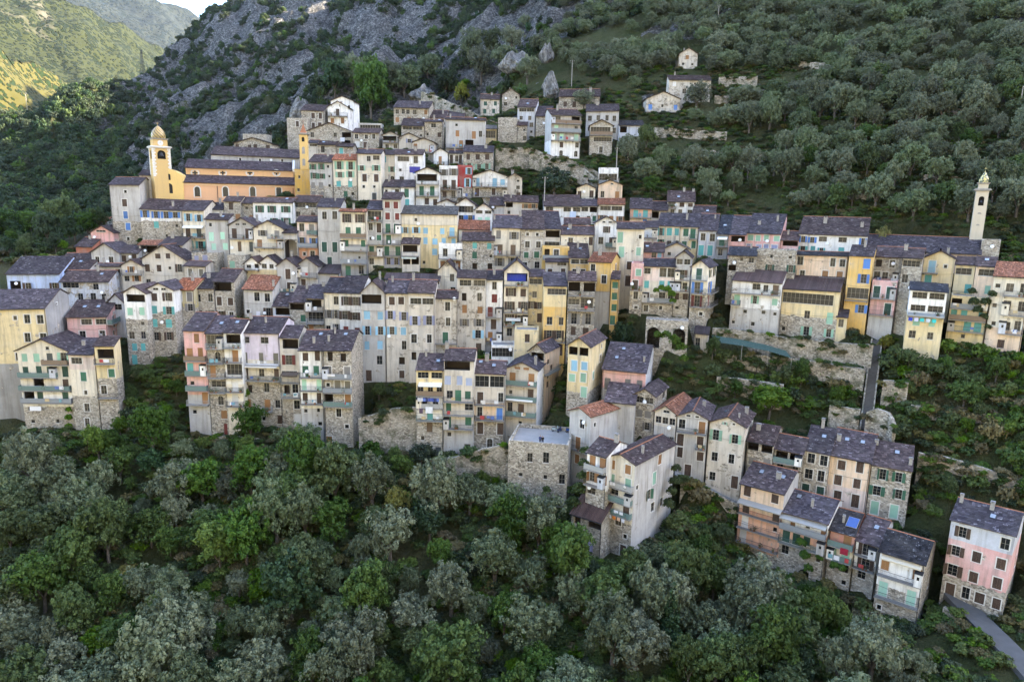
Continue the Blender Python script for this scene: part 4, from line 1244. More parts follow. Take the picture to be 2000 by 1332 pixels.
# --- right, upper rows
h("orange balcony house with slate roof above the white row", 'E', 1231, 1273, 408, 442, 19, "sa/pe.5", "tq,bu", "[dd]|.s", Y=182)
h("low slate house with a dark porch beside the orange balcony house", 'E', 1273, 1304, 412, 432, 17, "be", "wd", "l.", Y=182)
h("white house with a lit balcony and cottage slate roof", 'E', 1304, 1357, 394, 420, 20, "wh", "br", "[G]ss|www", Y=186, D=8, R="s.|..", a=14, ch=[(.6, .9), (.95, .9)])
h("white gabled house with brown shutters above the alley", 'G', 1162, 1207, 437, 505, 13, "wh", "br", "^bb|.o.|w[d]|..", Y=168)
h("plain off-white house with faded green shutters beside the alley", 'E', 1205, 1259, 447, 560, 12, "cr~.02", "lg,lg,br,br", "c.b|c.s|.s.|.d.", Y=164)
h("white corner with an iron balcony in the pastel row", 'S', 1258, 1285, 444, 484, 7, "wh", "wt", "[c.]|.c", Y=166)
h("pale yellow house with turquoise shutters in the pastel row", 'E', 1285, 1330, 442, 488, 24, "cr", "tq,gn", "oss|ows", Y=168)
h("white and cream house with a small green balcony in the pastel row", 'E', 1330, 1365, 443, 490, 25, "cr/ye.6", "gn", "s[c]|ss", Y=168)
h("slate roof stepping up behind the pastel row", 'E', 1352, 1396, 421, 430, 18, "gr", "br", "..", Y=176, ch=[])
h("grey lilac house with two turquoise doors in the pastel row", 'E', 1365, 1400, 451, 500, 32, "bw", "gy,tq", "ww|cc", Y=165, sur=True, ch=[(.8, .7)])
h("dark fronted house with a white awning and navy roof", 'E', 1400, 1424, 458, 505, 39, "dg", "gn", "[c]|w", r='d', Y=163, ch=[], sk=[(.5, .4)])
h("pink house with a wide arched window in the pastel row", 'E', 1424, 1457, 459, 496, 36, "pk", "lg", "l|a", Y=162, ch=[])
h("long pink house with eight green shutters in the pastel row", 'E', 1457, 1525, 456, 493, 37, "pk", "lg,lv", "ssss|ssss", Y=161, sur=True, ch=[(.3, .4), (.8, .6)])
h("low pink house with wooden loft beside the long pink house", 'E', 1525, 1560, 470, 500, 17, "pk", "wd", "l|.s", Y=159)
h("white house with blue shutters under a broad slate roof in the pastel row", 'E', 1560, 1695, 460, 500, 34, "wh", "bu,tq", "oog.g.o|oso.s.s", Y=157, ch=[(.35, .6), (.9, .45)], D=10, R=".|.")
h("deep pink house with a white window above the vine balcony", 'E', 1241, 1297, 492, 525, 17, "pk", "lb", "..ws|...", Y=157, sk=[(.4, .5)])
h("beige gabled house with a pale sheet roof above the balconies", 'G', 1297, 1346, 487, 525, 12, "be", "br", "b.|..", r='g', Y=158, D=9)
h("stone gabled house with red brown shutters and green rail", 'G', 1321, 1350, 503, 612, 12, "gr/wh.35/st.65", "gy,br,lb,br", "gg|[o]|[ww]|ss|b.", Y=149, D=8)
h("cream gabled house with one dark green door over blue shutters", 'G', 1352, 1384, 521, 626, 12, "cr/st.55", "dk,bu,dr,br", "[c]|[D]|[D]|.b", Y=147, D=8, R="oo|[D.]|[c.]|..", a=30)
h("pale pink house with turquoise shutters and vine covered balcony", 'E', 1257, 1320, 521, 614, 15, "pp/cr.3/st.58", "gy,tq,gy,wt", "g.GG|s.[cc]|[d.gw]|w.b.", Y=150, a=12, rail='p')
h("narrow pink house with chimney pots on a roof deck", 'F', 1233, 1257, 521, 612, 3, "pk/cr.42/st.6", "lg,br", "s|[d]|w|b", Y=150, D=6, a=12, cap='p')
h("low stone house with dark roof behind the yellow terrace house", 'E', 1423, 1477, 499, 535, 16, "st", "br", ".bw|l..", r='d', Y=153)
h("square rubble house with dark green shutters and a white pipe", 'F', 1478, 1556, 491, 535, 3, "st", "dk", ".b.b|.o.o", Y=152, D=6)
h("peach house with gilded windows and a wide balcony", 'E', 1556, 1657, 499, 550, 6, "pe", "wd", "w..ww|w.[dd]", r='d', Y=150, ch=[])
h("bright yellow house with vivid blue shutters", 'E', 1659, 1706, 501, 645, 20, "yo", "bu", ".s|.o|[G]|.o|..", Y=144, rail='b')
h("rubble house with a balcony above the pink house", 'E', 1707, 1760, 503, 552, 19, "st/cr.55", "gy", "xw|[ww.]", Y=145, ch=[])
h("pink house with three dark green doors below the rubble balcony", 'F', 1704, 1753, 551, 648, 2, "pk/gr.7", "dk", "[cc]|[.c]|..", Y=142, D=5, sur=True)
h("stone house with glazed attic and cream lower wall", 'E', 1761, 1802, 504, 640, 17, "st/cr.35/st.65", "br,gy,lg,br", "g|w.|.s|.w|..", Y=143, ch=[(.1, .7)])
h("yellow gabled house with a pale blue balcony door", 'G', 1805, 1866, 506, 562, 15, "ye", "lb,tq", "[c]b|[c].", Y=141, sur=True)
h("pale yellow house with blue doors beside the vine", 'E', 1867, 1906, 517, 610, 14, "ye", "gy,tq", "g|[.c]|[d.]", Y=138)
h("peach house with white strip windows under a navy roof", 'E', 1907, 1946, 520, 640, 17, "pe", "lg", "g|.s|..|..", Y=136, sk=[(.5, .6)])
h("tall cream house with three teal balconies and a brown clay roof", 'E', 1942, 2015, 541, 690, 27, "cr/pe.68", "gn,gn,gn,br", "b[ww]|b[ww]|b[ww]|.s.", r='t', Y=128, D=9, rail='b')
h("yellow terrace house with a long planted balcony", 'E', 1431, 1527, 551, 645, 22, "wh/ye.27/gr.55~.12", "gy,lg,br", "[..gwd]|[c].o.s|.b.bb|b.b..", r='m', Y=147, a=26, ch=[])
h("yellow house with a projecting green glass veranda", 'E', 1529, 1641, 567, 662, 29, "ye/st.55", "lg,lg", "G|..w.c|b.o.o", r='m', Y=144, a=28, ch=[(.12, .9)])
h("glass fronted house with laundry balcony under a navy roof", 'E', 1778, 1851, 568, 668, 14, "wh/ye.5", "gy,lg", "gg|[gg]|ss|ww", r='d', Y=132, a=30, D=7, R=".|.|.", ch=[])
h("cream house with cluttered balconies behind the climbing vine", 'F', 1858, 1932, 582, 670, 3, "ye", "wd,tq", "[l..]|[dd.s]|[.dd]|.b.", Y=132, a=31, D=6)
h("small cream garden hut beside the yellow and blue house", 'S', 1635, 1655, 620, 645, 8, "ye", "lg", "w", Y=141, a=28)
h("garden hut with rusty sheet roof above the terraces", 'S', 1357, 1384, 652, 685, 12, "be", "br", "w.", r='m', Y=143, a=18)
# --- upper village on the right
h("stone house with four dark green shutters by the village wall", 'E', 938, 975, 195, 225, 9, "be~.2", "dk", "ss|ss", Y=246)
h("narrow stone tower house with a sloping top", 'G', 981, 1015, 186, 210, 12, "st", "br", ".b|w.", Y=254)
h("blue grey house with bright windows in the upper village", 'E', 1011, 1046, 210, 265, 15, "bw", "wt", "gg|ww|.w|.b", Y=236)
h("roofless ruin wall with ivy in the upper village", 'F', 973, 1010, 232, 278, 3, "st", "br", "..|..", Y=230, D=5)
h("little stone lean-to against the ruin", 'S', 1010, 1029, 246, 278, 6, "st", "br", ".b|.w", Y=230)
h("stone barn under a dark roof between the tall houses", 'E', 1047, 1078, 228, 268, 25, "st", "br", "..|.w", Y=236, ch=[])
h("tall house with turquoise balcony and arched cellar doors", 'E', 1077, 1135, 226, 308, 11, "gr/wh.6", "br,mt,mt,br,br", "[g.l]|[c.w]|[cc.c]|.s.w|.a.a", a=-10, Y=224, D=8, L="..|..|..|..", rail='p')
h("low stone house among olive trees above the tall balcony house", 'E', 1092, 1172, 190, 215, 14, "st", "br", "ss..", Y=252)
h("grey house with a row of four white windows in the upper village", 'E', 1145, 1209, 218, 265, 13, "gr", "gy", "wwww|b.bw", Y=236)
h("stone gabled house with a golden glazed loggia", 'G', 1153, 1197, 246, 303, 11, "st", "wd", "[G]|g|.w.", Y=222)
h("long low shed with a dark roof beside the golden loggia", 'E', 1209, 1258, 246, 265, 9, "bw", "br", "l.b", r='d', Y=230, ch=[])
h("stone farmhouse with flat slate roof on the olive slope", 'E', 1307, 1389, 157, 200, 8, "be~.25", "wt", "s.b.|.w.b|..w.", Y=252)
h("stone gabled farmhouse with a vine and balcony on the olive slope", 'G', 1263, 1328, 194, 220, 14, "be~.2", "bu", "[s.b.s]", Y=240)
h("stone cottage with brown loft shutter alone among the olive trees", 'G', 1327, 1363, 106, 133, 11, "be~.2", "wd,br", "s|bb", Y=278)
h("roof-top room with two balcony doors above the white gables", 'F', 1170, 1208, 330, 360, 3, "wh", "bg", "[GG]", Y=202, D=5)
h("peach gabled house with two tan windows below the rooftop room", 'G', 1169, 1216, 362, 392, 9, "pe", "wd", "^b|w.s", Y=194)
h("white house with clay roof and orange shutters above the alley", 'E', 1168, 1220, 400, 436, 11, "wh", "wd", "gg|oso", r='t', Y=178)
h("cream gabled house with a balcony under the stone ramp", 'G', 1127, 1163, 368, 392, 8, "cr", "br", "[c.s]", Y=192)
h("white house with a long slate roof and hanging sheet", 'E', 1063, 1135, 403, 436, 21, "wh~.02", "gn", "g.gg|.w.l", Y=180)
h("white house with patched plaster beside the hanging sheet", 'E', 1135, 1168, 403, 436, 12, "wh~.15", "gn", "gl|.ws", Y=180)
h("small grey house with an attic strip beside the wooden shutters", 'E', 957, 985, 402, 424, 16, "gr", "br", "g.|..", Y=183, ch=[])
h("stone house with golden open shutters and a dark loggia", 'E', 985, 1051, 395, 424, 12, "be~.1", "wd", "l.oo|b.b.", Y=183)
h("white gabled house with a great glazed gable", 'G', 890, 928, 401, 434, 13, "wh", "bu", "G|oo", Y=178)
h("small white gabled house with glass loft and mint shutters", 'G', 928, 961, 410, 434, 12, "wh", "mt", "gg|sc", Y=177)
h("little white gabled house beneath the balcony rows", 'G', 853, 890, 399, 412, 8, "wh", "br", "ww", Y=181)
# ------------------------------------------------------------------ church, towers
def mk_glazed(name, c1, c2, kind):
    M = Mat(name, 0.35, 0.5)
    v = M.coords(False)
    sp = M.n("ShaderNodeSeparateXYZ", i_0=v)
    if kind == 'stripe':
        ang = M.math('ARCTAN2', sp.outputs[1], sp.outputs[0])
        w = M.math('SINE', M.math('ADD', M.math('MULTIPLY', ang, 12.0), M.math('MULTIPLY', sp.outputs[2], 7.0)))
        f = M.ramp(w, (0.45, 0.0), (0.6, 1.0))
    else:
        vo = M.vor(v, 4.5)
        f = M.ramp(M.n("ShaderNodeSeparateColor", i_0=vo.outputs["Color"]).outputs[0], (0.5, 0.0), (0.52, 1.0))
    M.base(M.mix(f, c1, c2))
    return M.m
GLAZE = mk_glazed("striped_glazed_tile", (.34, .24, .08), (.09, .07, .04), 'stripe')
GLAZE2 = mk_glazed("spotted_glazed_tile", (.55, .47, .2), (.1, .12, .09), 'spot')
def mk_ochre():
    M = Mat("ochre_render", 0.9, 0.15)
    v = M.coords()
    n1 = M.noise(v, 0.8, 5, .65); st = M.noise(M.scale(v, 1.4, 1.4, .1), 1.0, 4)
    c = M.oi.outputs["Color"]
    c = M.mix(M.ramp(n1, (.35, 0.0), (.75, .35)), c, M.mix(.5, c, (.35, .28, .2)))
    c = M.mix(M.ramp(st, (.55, 0.0), (.8, .3)), c, (.2, .17, .13))
    M.base(c); M.bump(n1, .3, .05)
    return M.m
RENDER = mk_ochre()

def plane_pt(px, py, P0, n):
    d = ray(px, py); t = (n @ (P0 - CAM)) / (n @ d)
    return CAM + d * t

def arch_window(root, x, z, w, h, y=0.0, trim=True):
    """round headed church window with a white surround, standing in a recess of the wall"""
    b = MB(); n = 8; r = w / 2; s = .28
    pts_o = [(x - r - s, z - s)] + [(x - (r + s) * math.cos(math.pi * i / n), z + h - r + (r + s) * math.sin(math.pi * i / n)) for i in range(n + 1)] + [(x + r + s, z - s)]
    pts_i = [(x - r, z)] + [(x - r * math.cos(math.pi * i / n), z + h - r + r * math.sin(math.pi * i / n)) for i in range(n + 1)] + [(x + r, z)]
    for i in range(len(pts_o) - 1):
        a, c, d, e = pts_o[i], pts_o[i + 1], pts_i[i + 1], pts_i[i]
        b.poly([(a[0], y - .08, a[1]), (c[0], y - .08, c[1]), (d[0], y - .08, d[1]), (e[0], y - .08, e[1])])
        b.poly([(e[0], y - .08, e[1]), (d[0], y - .08, d[1]), (d[0], y - .005, d[1]), (e[0], y - .005, e[1])])
        b.poly([(c[0], y - .08, c[1]), (a[0], y - .08, a[1]), (a[0], y, a[1]), (c[0], y, c[1])])
    b.box(x - r - s, y - .12, z - s - .1, x + r + s, y - .002, z - s)
    wo_ = obj("window", b.mesh("window", [TRIM]), root)
    b = MB()
    b.poly([(p[0], y - .02, p[1]) for p in pts_i][::-1])
    obj("pane", b.mesh("pane", [GLASS]), wo_)
    b = MB()
    for k in (-.33, 0, .33): b.box(x + k * w - .02, y - .05, z, x + k * w + .02, y - .024, z + h - r)
    for k in range(1, 5): b.box(x - r, y - .045, z + (h - r) * k / 4 - .02, x + r, y - .026, z + (h - r) * k / 4 + .02)
    obj("window_bars", b.mesh("window_bars", [METAL]), wo_)

def build_church():
    Yc, a = 194.0, -16.0
    O, u, n, W, Pc, zb = place(358, 577, 359, 393, Yc, a)
    H = Pc[2] - zb
    root = obj("church", None, None, (O[0], O[1], zb), -R_(a)); root.empty_display_size = .5
    tag(root, "long peach church with slate roofs, arched windows and round clerestory windows", "church")
    rng = random.Random(5)
    t = .40
    def run_for(P, ytop):
        lo, hi = .5, 14.0
        for _ in range(30):
            m = (lo + hi) / 2
            if proj(P + n * m + np.array([0, 0, m * t]))[1] > ytop: lo = m
            else: hi = m
        return lo
    r1 = min(6.0, run_for(Pc, 345))
    z1 = H + r1 * t
    Pn = plane_pt(467, 331, Pc + n * r1, n)
    H2 = max(z1 + 1.6, Pn[2] - zb)
    r2 = min(7.5, run_for(np.array([Pn[0], Pn[1], zb + H2]), 315))
    b = MB(); wall_grid(b, (0, 0, 0), (1, 0, 0), (0, 1, 0), W, -9, H, [])
    b.poly([(W, 0, -9), (W, r1, -9), (W, r1, z1), (W, 0, H)]); b.poly([(0, r1, -9), (0, 0, -9), (0, 0, H), (0, r1, z1)])
    obj("aisle_wall", b.mesh("aisle_wall", [RENDER, ROOM_SHADE]), root, color=(.64, .37, .21))
    b = MB(); b.poly([(0, r1, z1 - .5), (W - .6, r1, z1 - .5), (W - .6, r1, H2), (0, r1, H2)])
    D = r1 + 2 * r2
    b.poly([(W - .6, r1, -9), (W - .6, D, -9), (W - .6, D, H2), (W - .6, r1 + r2, H2 + r2 * t), (W - .6, r1, H2)])
    b.poly([(0, D, -9), (0, r1, -9), (0, r1, H2), (0, r1 + r2, H2 + r2 * t), (0, D, H2)])
    b.poly([(W, D, -9), (0, D, -9), (0, D, H2), (W, D, H2)])
    obj("nave_wall", b.mesh("nave_wall", [RENDER]), root, color=(.66, .40, .2))
    for (yy, hh, run, x0, x1) in ((0, H, r1, -.1, W + .1), (r1, H2, r2, -.3, W - .7)):
        bd, bt = MB(), MB()
        slope(bd, bt, (x0, yy - .5, hh - .5 * t + .14), (1, 0, 0), (0, 1, 0), run + .5 - (.02 if yy == 0 else 0), t, x1 - x0, 'l', rng)
        if yy > 0: slope(bd, bt, (x1, yy + 2 * run + .5, hh - .5 * t + .14), (-1, 0, 0), (0, -1, 0), run + .5, t, x1 - x0, 'l', rng, tiled=False)
        ro = obj("roof", bd.mesh("roof", [WOOD]), root)
        to = obj("roof_tiles", bt.mesh("roof_tiles", [TILE], tint=True), ro, color=(.062, .045, .05)); to["kind"] = "stuff"
    # white gable coping at the chancel end
    b = MB()
    for (ya, za, yb_, zc, xx) in ((r1 - .6, H2 + .1, r1 + r2, H2 + r2 * t + .5, W - .5), (-.6, H + .1, r1, z1 + .5, W + .15)):
        b.hexa([(xx - .3, ya, za - .3), (xx + .3, ya, za - .3), (xx + .3, yb_, zc - .3), (xx - .3, yb_, zc - .3)], [(xx - .3, ya, za + .45), (xx + .3, ya, za + .45), (xx + .3, yb_, zc + .3), (xx - .3, yb_, zc + .3)])
    obj("gable_coping", b.mesh("gable_coping", [TRIM]), root)
    b = MB(); b.box(.1, -.12, H - .75, W - .1, -.003, H - .25); b.box(.1, r1 - .12, H2 - .6, W - .8, r1 - .003, H2 - .15)
    obj("cornice", b.mesh("cornice", [RENDER]), root, color=(.68, .46, .28))
    inv = lambda px, py, yy: (plane_pt(px, py, Pc + n * yy, n) - np.array([O[0], O[1], zb])) @ np.array([u, n, [0, 0, 1]]).T
    for px in (386, 441, 494, 545):
        p = inv(px, 384, 0); q = inv(px, 365, 0)
        arch_window(root, p[0], p[2], 1.35, max(2.2, q[2] - p[2]))
    for px in (381, 435, 488, 540):
        p = inv(px, 338, r1); b = MB(); N = 16; y = r1
        for i in range(N):
            t0, t1 = 2 * math.pi * i / N, 2 * math.pi * (i + 1) / N
            c = [(p[0] + R * math.cos(tt) * 1.15, y - .07, p[2] + R * math.sin(tt)) for R, tt in ((1.0, t0), (1.0, t1), (.66, t1), (.66, t0))]
            b.poly(c[::-1]); b.poly([c[3], c[2], (c[2][0], y, c[2][2]), (c[3][0], y, c[3][2])])
        wo_ = obj("window", b.mesh("window", [TRIM]), root)
        b = MB(); pts = []
        for i in range(32):
            tt = 2 * math.pi * i / 32; R = .5 + .17 * math.cos(4 * tt)
            pts.append((p[0] + R * math.cos(tt) * 1.1, y - .03, p[2] + R * math.sin(tt)))
        b.poly(pts[::-1])
        obj("pane", b.mesh("pane", [GLASS]), wo_)
    for px in (424, 572):
        p = inv(px, 360, 0); b = MB(); b.tube((p[0], -.08, -2), (p[0], -.08, H - .8), .07)
        obj("drainpipe", b.mesh("drainpipe", [METAL]), root)
    FOOT.append((O, u, n, W, D, zb))
    # the yellow west front between nave and tower
    b = MB(); P = [inv(px, py, -.35) for px, py in ((306, 396), (358, 396), (358, 343), (340, 333), (322, 328), (306, 328))]
    f0 = [tuple(p) for p in P]; f1 = [(p[0], p[1] + 7.0, p[2]) for p in P]
    f0[0] = (f0[0][0], f0[0][1], f0[0][2] - 8); f1[0] = (f1[0][0], f1[0][1], f1[0][2] - 8)
    f0[1] = (f0[1][0], f0[1][1], f0[1][2] - 8); f1[1] = (f1[1][0], f1[1][1], f1[1][2] - 8)
    b.poly(f0)
    for i in range(len(f0)):
        j = (i + 1) % len(f0); b.poly([f0[j], f0[i], f1[i], f1[j]])
    wf = obj("west_front", b.mesh("west_front", [RENDER]), root, color=(.66, .46, .17))
    for (px, py, w, hgt) in ((330.5, 352, .75, 1.6), (332, 378, 1.5, 2.6)):
        p = inv(px, py, -.35); b = MB(); N = 8; r = w / 2
        pts = [(p[0] - r, p[1] - .02, p[2])] + [(p[0] - r * math.cos(math.pi * i / N), p[1] - .02, p[2] + hgt - r + r * math.sin(math.pi * i / N)) for i in range(N + 1)] + [(p[0] + r, p[1] - .02, p[2])]
        b.poly(pts[::-1]); obj("window", b.mesh("window", [DARK]), root)
build_church()

def tower(label, xl, xr, ytop, ybot, Y, a, color, rows, name="bell_tower", dome=None, quoin=False, clock=None, opening=None, narrow=.85, blocky=None, ext=8, blind=()):
    """square tower: shaft with cornice, belfry block, capped by a dome or spire"""
    O, u, n, W, Pc, zb = place(xl, xr, ytop, ybot, Y, a)
    H = Pc[2] - zb
    ctr = O + u * W / 2 + n * W / 2
    root = obj(name, None, None, (ctr[0], ctr[1], zb), -R_(a)); root.empty_display_size = .5
    tag(root, label, "tower")
    FOOT.append((O, u, n, W, W, zb))
    zz = lambda py: plane_pt((xl + xr) / 2, py, Pc, n)[2] - zb
    h2 = W / 2
    b = MB(); holes = []
    op = None
    if opening:
        z0, z1 = zz(opening[1]), zz(opening[0]); w = opening[2]; op = (W / 2 - w / 2, W / 2 + w / 2, z0, z1, .7)
    for k in range(4):
        R4 = Matrix.Rotation(k * math.pi / 2, 3, 'Z')
        Ok = R4 @ Vector((-h2, -h2, 0)); Uk = R4 @ Vector((1, 0, 0)); Nk = R4 @ Vector((0, 1, 0))
        wall_grid(b, Ok, Uk, Nk, W, -ext, H, [op] if op else [])
        if op:
            w = op[1] - op[0]; r = w / 2; N = 6
            for sd in (0, 1):
                for q in range(N):
                    t0 = math.pi / 2 * q / N; t1 = math.pi / 2 * (q + 1) / N
                    X = lambda tt: op[0] + ((r - r * math.cos(tt)) if sd == 0 else (r + r * math.cos(tt)))
                    Z = lambda tt: op[3] - r + r * math.sin(tt)
                    pts = [(X(t0), Z(t0)), (X(t1), Z(t1)), (X(t1), op[3]), (X(t0), op[3])]
                    b.poly([tuple(Ok + Uk * x + Nk * .04 + Vector((0, 0, z))) for x, z in pts])
    sh = obj("shaft", b.mesh("shaft", [RENDER, ROOM_SHADE]), root, color=color)
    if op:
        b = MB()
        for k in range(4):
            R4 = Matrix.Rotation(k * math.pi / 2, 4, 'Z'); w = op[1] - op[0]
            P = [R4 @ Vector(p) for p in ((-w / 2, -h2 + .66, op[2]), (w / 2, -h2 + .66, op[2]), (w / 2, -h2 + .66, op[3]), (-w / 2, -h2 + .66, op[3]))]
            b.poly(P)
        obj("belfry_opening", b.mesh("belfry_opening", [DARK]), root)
        b = MB(); r = (op[1] - op[0]) * .34; zc = op[2] + (op[3] - op[2]) * .35
        b.lathe([(r, zc), (r * .8, zc + r * .4), (r * .55, zc + r * 1.2), (r * .2, zc + r * 1.6), (.02, zc + r * 1.65)], 10, c=(0, -h2 + .35))
        obj("bell", b.mesh("bell", [METAL]), root)
    z = H
    b = MB()
    for i, (e, hh) in enumerate(((.18, .22), (.42, .22), (.28, .12))):
        b.box(-h2 - e, -h2 - e, z, h2 + e, h2 + e, z + hh); z += hh
    obj("cornice", b.mesh("cornice", [TRIM if quoin else CHIM]), root)
    if quoin:
        b = MB()
        for sx in (-1, 1):
            for sy in (-1, 1):
                k = 0; q = 0.0
                while q < H - .3:
                    w = .75 if k % 2 else .5
                    x0, x1 = sorted((sx * (h2 + .04), sx * (h2 - w))); y0, y1 = sorted((sy * (h2 + .04), sy * (h2 - w)))
                    b.box(x0, y0, q, x1, y1, q + .4); q += .45; k += 1
        obj("quoins", b.mesh("quoins", [TRIM]), root)
    if blocky:
        zt = zz(blocky); k2 = h2 * narrow
        b = MB(); b.box(-k2, -k2, z, k2, k2, zt); obj("belfry_block", b.mesh("belfry_block", [RENDER]), root, color=color)
        b = MB(); b.box(-k2 - .15, -k2 - .15, zt, k2 + .15, k2 + .15, zt + .2); b.box(-k2 - .3, -k2 - .3, zt + .2, k2 + .3, k2 + .3, zt + .33)
        obj("cornice", b.mesh("cornice", [CHIM]), root)
        if clock:
            zc = (z + zt) / 2; r = (zt - z) * .4; b = MB()
            me = MB(); me.lathe([(r, 0), (r, .08), (0.001, .09)], 20)
            m = me.mesh("clock_face", [WHITE]); m.transform(Matrix.Translation((0, -k2 - .002, zc)) @ Matrix.Rotation(math.pi / 2, 4, 'X'))
            cf = obj("clock_face", m, root)
            b = MB(); y = -k2 - .12
            for i in range(12):
                tt = 2 * math.pi * i / 12; x, zq = r * .82 * math.sin(tt), r * .82 * math.cos(tt)
                b.box(x - .05, y, zc + zq - .05, x + .05, y + .02, zc + zq + .05)
            b.hexa([(-.05, y - .02, zc), (.05, y - .02, zc), (.05, y + .02, zc), (-.05, y + .02, zc)], [(-.02, y - .02, zc + r * .75), (.02, y - .02, zc + r * .75), (.02, y + .02, zc + r * .75), (-.02, y + .02, zc + r * .75)])
            b.hexa([(-.03, y - .02, zc + .05), (-.03, y - .02, zc - .07), (-.03, y + .02, zc - .07), (-.03, y + .02, zc + .05)], [(-r * .5, y - .02, zc + .17), (-r * .5, y - .02, zc + .1), (-r * .5, y + .02, zc + .1), (-r * .5, y + .02, zc + .17)])
            obj("clock_hands", b.mesh("clock_hands", [METAL]), cf)
        z = zt + .33
    else:
        k2 = h2
    if dome:
        ztop, prof, mat = zz(dome[0]), dome[1], dome[2]
        hh = ztop - z; b = MB()
        seg = dome[3]
        b.lathe([(r * k2, z + q * hh) for r, q in prof], seg, ph=math.pi / seg)
        b.tube((0, 0, ztop - .1), (0, 0, ztop + .9), .04)
        b.box(-.25, -.03, ztop + .55, .25, .03, ztop + .62)
        me = b.mesh("dome", [mat])
        obj("dome", me, root)
    for (ya, yb_, w) in blind:
        z0, z1 = zz(yb_), zz(ya); b = MB(); N = 6; r = w / 2
        pts = [(-r, z0)] + [(-r * math.cos(math.pi * i / N), z1 - r + r * math.sin(math.pi * i / N)) for i in range(N + 1)] + [(r, z0)]
        b.poly([(x, -h2 - .02, q) for x, q in pts][::-1]); obj("blind_window", b.mesh("blind_window", [CHIM]), root)
    return root

tower("ochre church bell tower with white clock and striped glazed dome", 297, 332, 290, 345, 188, -38, (.52, .36, .15), None, dome=(245, [(.92, 0), (1.0, .1), (1.02, .25), (.93, .45), (.72, .65), (.4, .85), (.12, .97), (.02, 1.0)], GLAZE, 16),
      quoin=True, clock=True, opening=(294, 311, 2.0), blocky=273, narrow=.8)
tower("slender yellow chapel tower with small orange tiled spire", 584, 599, 264, 334, 200, -6, (.62, .42, .16), None, dome=(241, [(1.25, 0), (.8, .25), (.4, .65), (.03, 1.0)], TERRA, 4),
      opening=(268, 277, .8), blind=((287, 301, .8), (310, 324, .8)))
tower("pale stone bell tower with spotted glazed dome above the right hand houses", 1907, 1932, 374, 470, 151, 30, (.5, .44, .34), None, dome=(335, [(.95, 0), (1.05, .15), (1.02, .35), (.75, .55), (.5, .72), (.3, .88), (.04, 1.0)], GLAZE2, 8),
      opening=(384, 402, 1.0), blocky=360, narrow=.78, blind=((415, 417, .7), (438, 441, .7)))
house("ochre yellow chapel block under the slender spire", 'F', 575, 606, 333, 384, 2, "oc", "br", "b.|b.", Y=199, D=6, a=-6, name="chapel", cat="chapel")
house("long chapel with broad slate roof below the pale bell tower", 'E', 1688, 1916, 492, 510, 29, "pp", "br", "........", Y=151, a=31, name="chapel", cat="chapel", ch=[], sk=[], t=.45)
house("grey stone apse behind the pale bell tower", 'F', 1918, 1955, 471, 505, 2, "st", "br", "..", Y=146, a=34, D=5, name="chapel_apse", cat="chapel")
house("stone retaining front with two dark arches beside the ravine", 'F', 1262, 1345, 628, 672, 5, "st", "br", "A.A", Y=142, a=14, D=4, name="arched_wall", cat="wall")

# ------------------------------------------------------------------ walls, steps, roads
def stone_wall(label, pts, hgt, thick=.6, name="stone_wall", ext=3.0):
    """wall whose top edge passes the given pixels at their own depths"""
    P = []
    for q in pts:
        if len(q) == 3: P.append(at(*q))
        else:
            hh = hit(q[0], q[1] + hgt * FPX / 170.0)
            P.append(at(q[0], q[1], hh[1]) if hh is not None else at(q[0], q[1], 150))
    # resample with a slightly uneven top
    rng = random.Random(label); T = []
    for i in range(len(P) - 1):
        L = np.linalg.norm(P[i + 1] - P[i]); k = max(1, int(L / 1.2))
        for j in range(k): T.append(P[i] + (P[i + 1] - P[i]) * j / k)
    T.append(P[-1]); c = np.mean(T, 0)
    b = MB()
    Q = []
    for i, p in enumerate(T):
        d = T[min(i + 1, len(T) - 1)] - T[max(i - 1, 0)]; d = d / (np.linalg.norm(d[:2]) + 1e-6)
        nn = np.array([-d[1], d[0], 0]); nn = nn if nn[1] > 0 else -nn
        z = p[2] + (rng.random() - .5) * .25
        Q.append((p[0], p[1], z, nn))
    base = min(q[2] for q in Q) - hgt - ext
    for i in range(len(Q) - 1):
        A, B = Q[i], Q[i + 1]
        f = lambda q, o, z: (q[0] + q[3][0] * o - c[0], q[1] + q[3][1] * o - c[1], z - c[2])
        za, zb_ = A[2] - hgt - ext, B[2] - hgt - ext
        b.hexa([f(A, 0, za), f(B, 0, zb_), f(B, thick, zb_), f(A, thick, za)], [f(A, 0, A[2]), f(B, 0, B[2]), f(B, thick, B[2]), f(A, thick, A[2])])
    o = obj(name, b.mesh(name, [STONE]), None, tuple(c))
    tag(o, label, "wall", "dry stone walls of the village", "thing")
    return o
stone_wall("old village rampart climbing to the rock above the grey house", [(822, 178, 250), (850, 188, 247), (880, 201, 243), (912, 214, 239), (948, 232, 235), (972, 240, 234)], 4.5)
stone_wall("tall stone retaining wall below the upper houses beside the dark round tree", [(968, 290, 206), (1034, 288, 206), (1080, 305, 204), (1130, 318, 202), (1172, 340, 199), (1192, 356, 197)], 6.5, ext=5)
stone_wall("sloping parapet of the stone ramp below the tall balcony house", [(1034, 296, 203), (1090, 312, 201), (1140, 330, 199), (1168, 352, 196)], 1.6)
stone_wall("stone terrace wall behind the olive slope farmhouse", [(1404, 151), (1480, 149)], 2.6)
stone_wall("short stone terrace wall below the olive slope farmhouse", [(1396, 187), (1446, 186)], 2.2)
stone_wall("long stone wall below the vine farmhouse on the olive slope", [(1272, 250), (1335, 252), (1420, 258)], 2.4)
stone_wall("stone terrace wall beside the blue grey house in the upper village", [(1048, 190, 256), (1085, 190, 256)], 2.8)
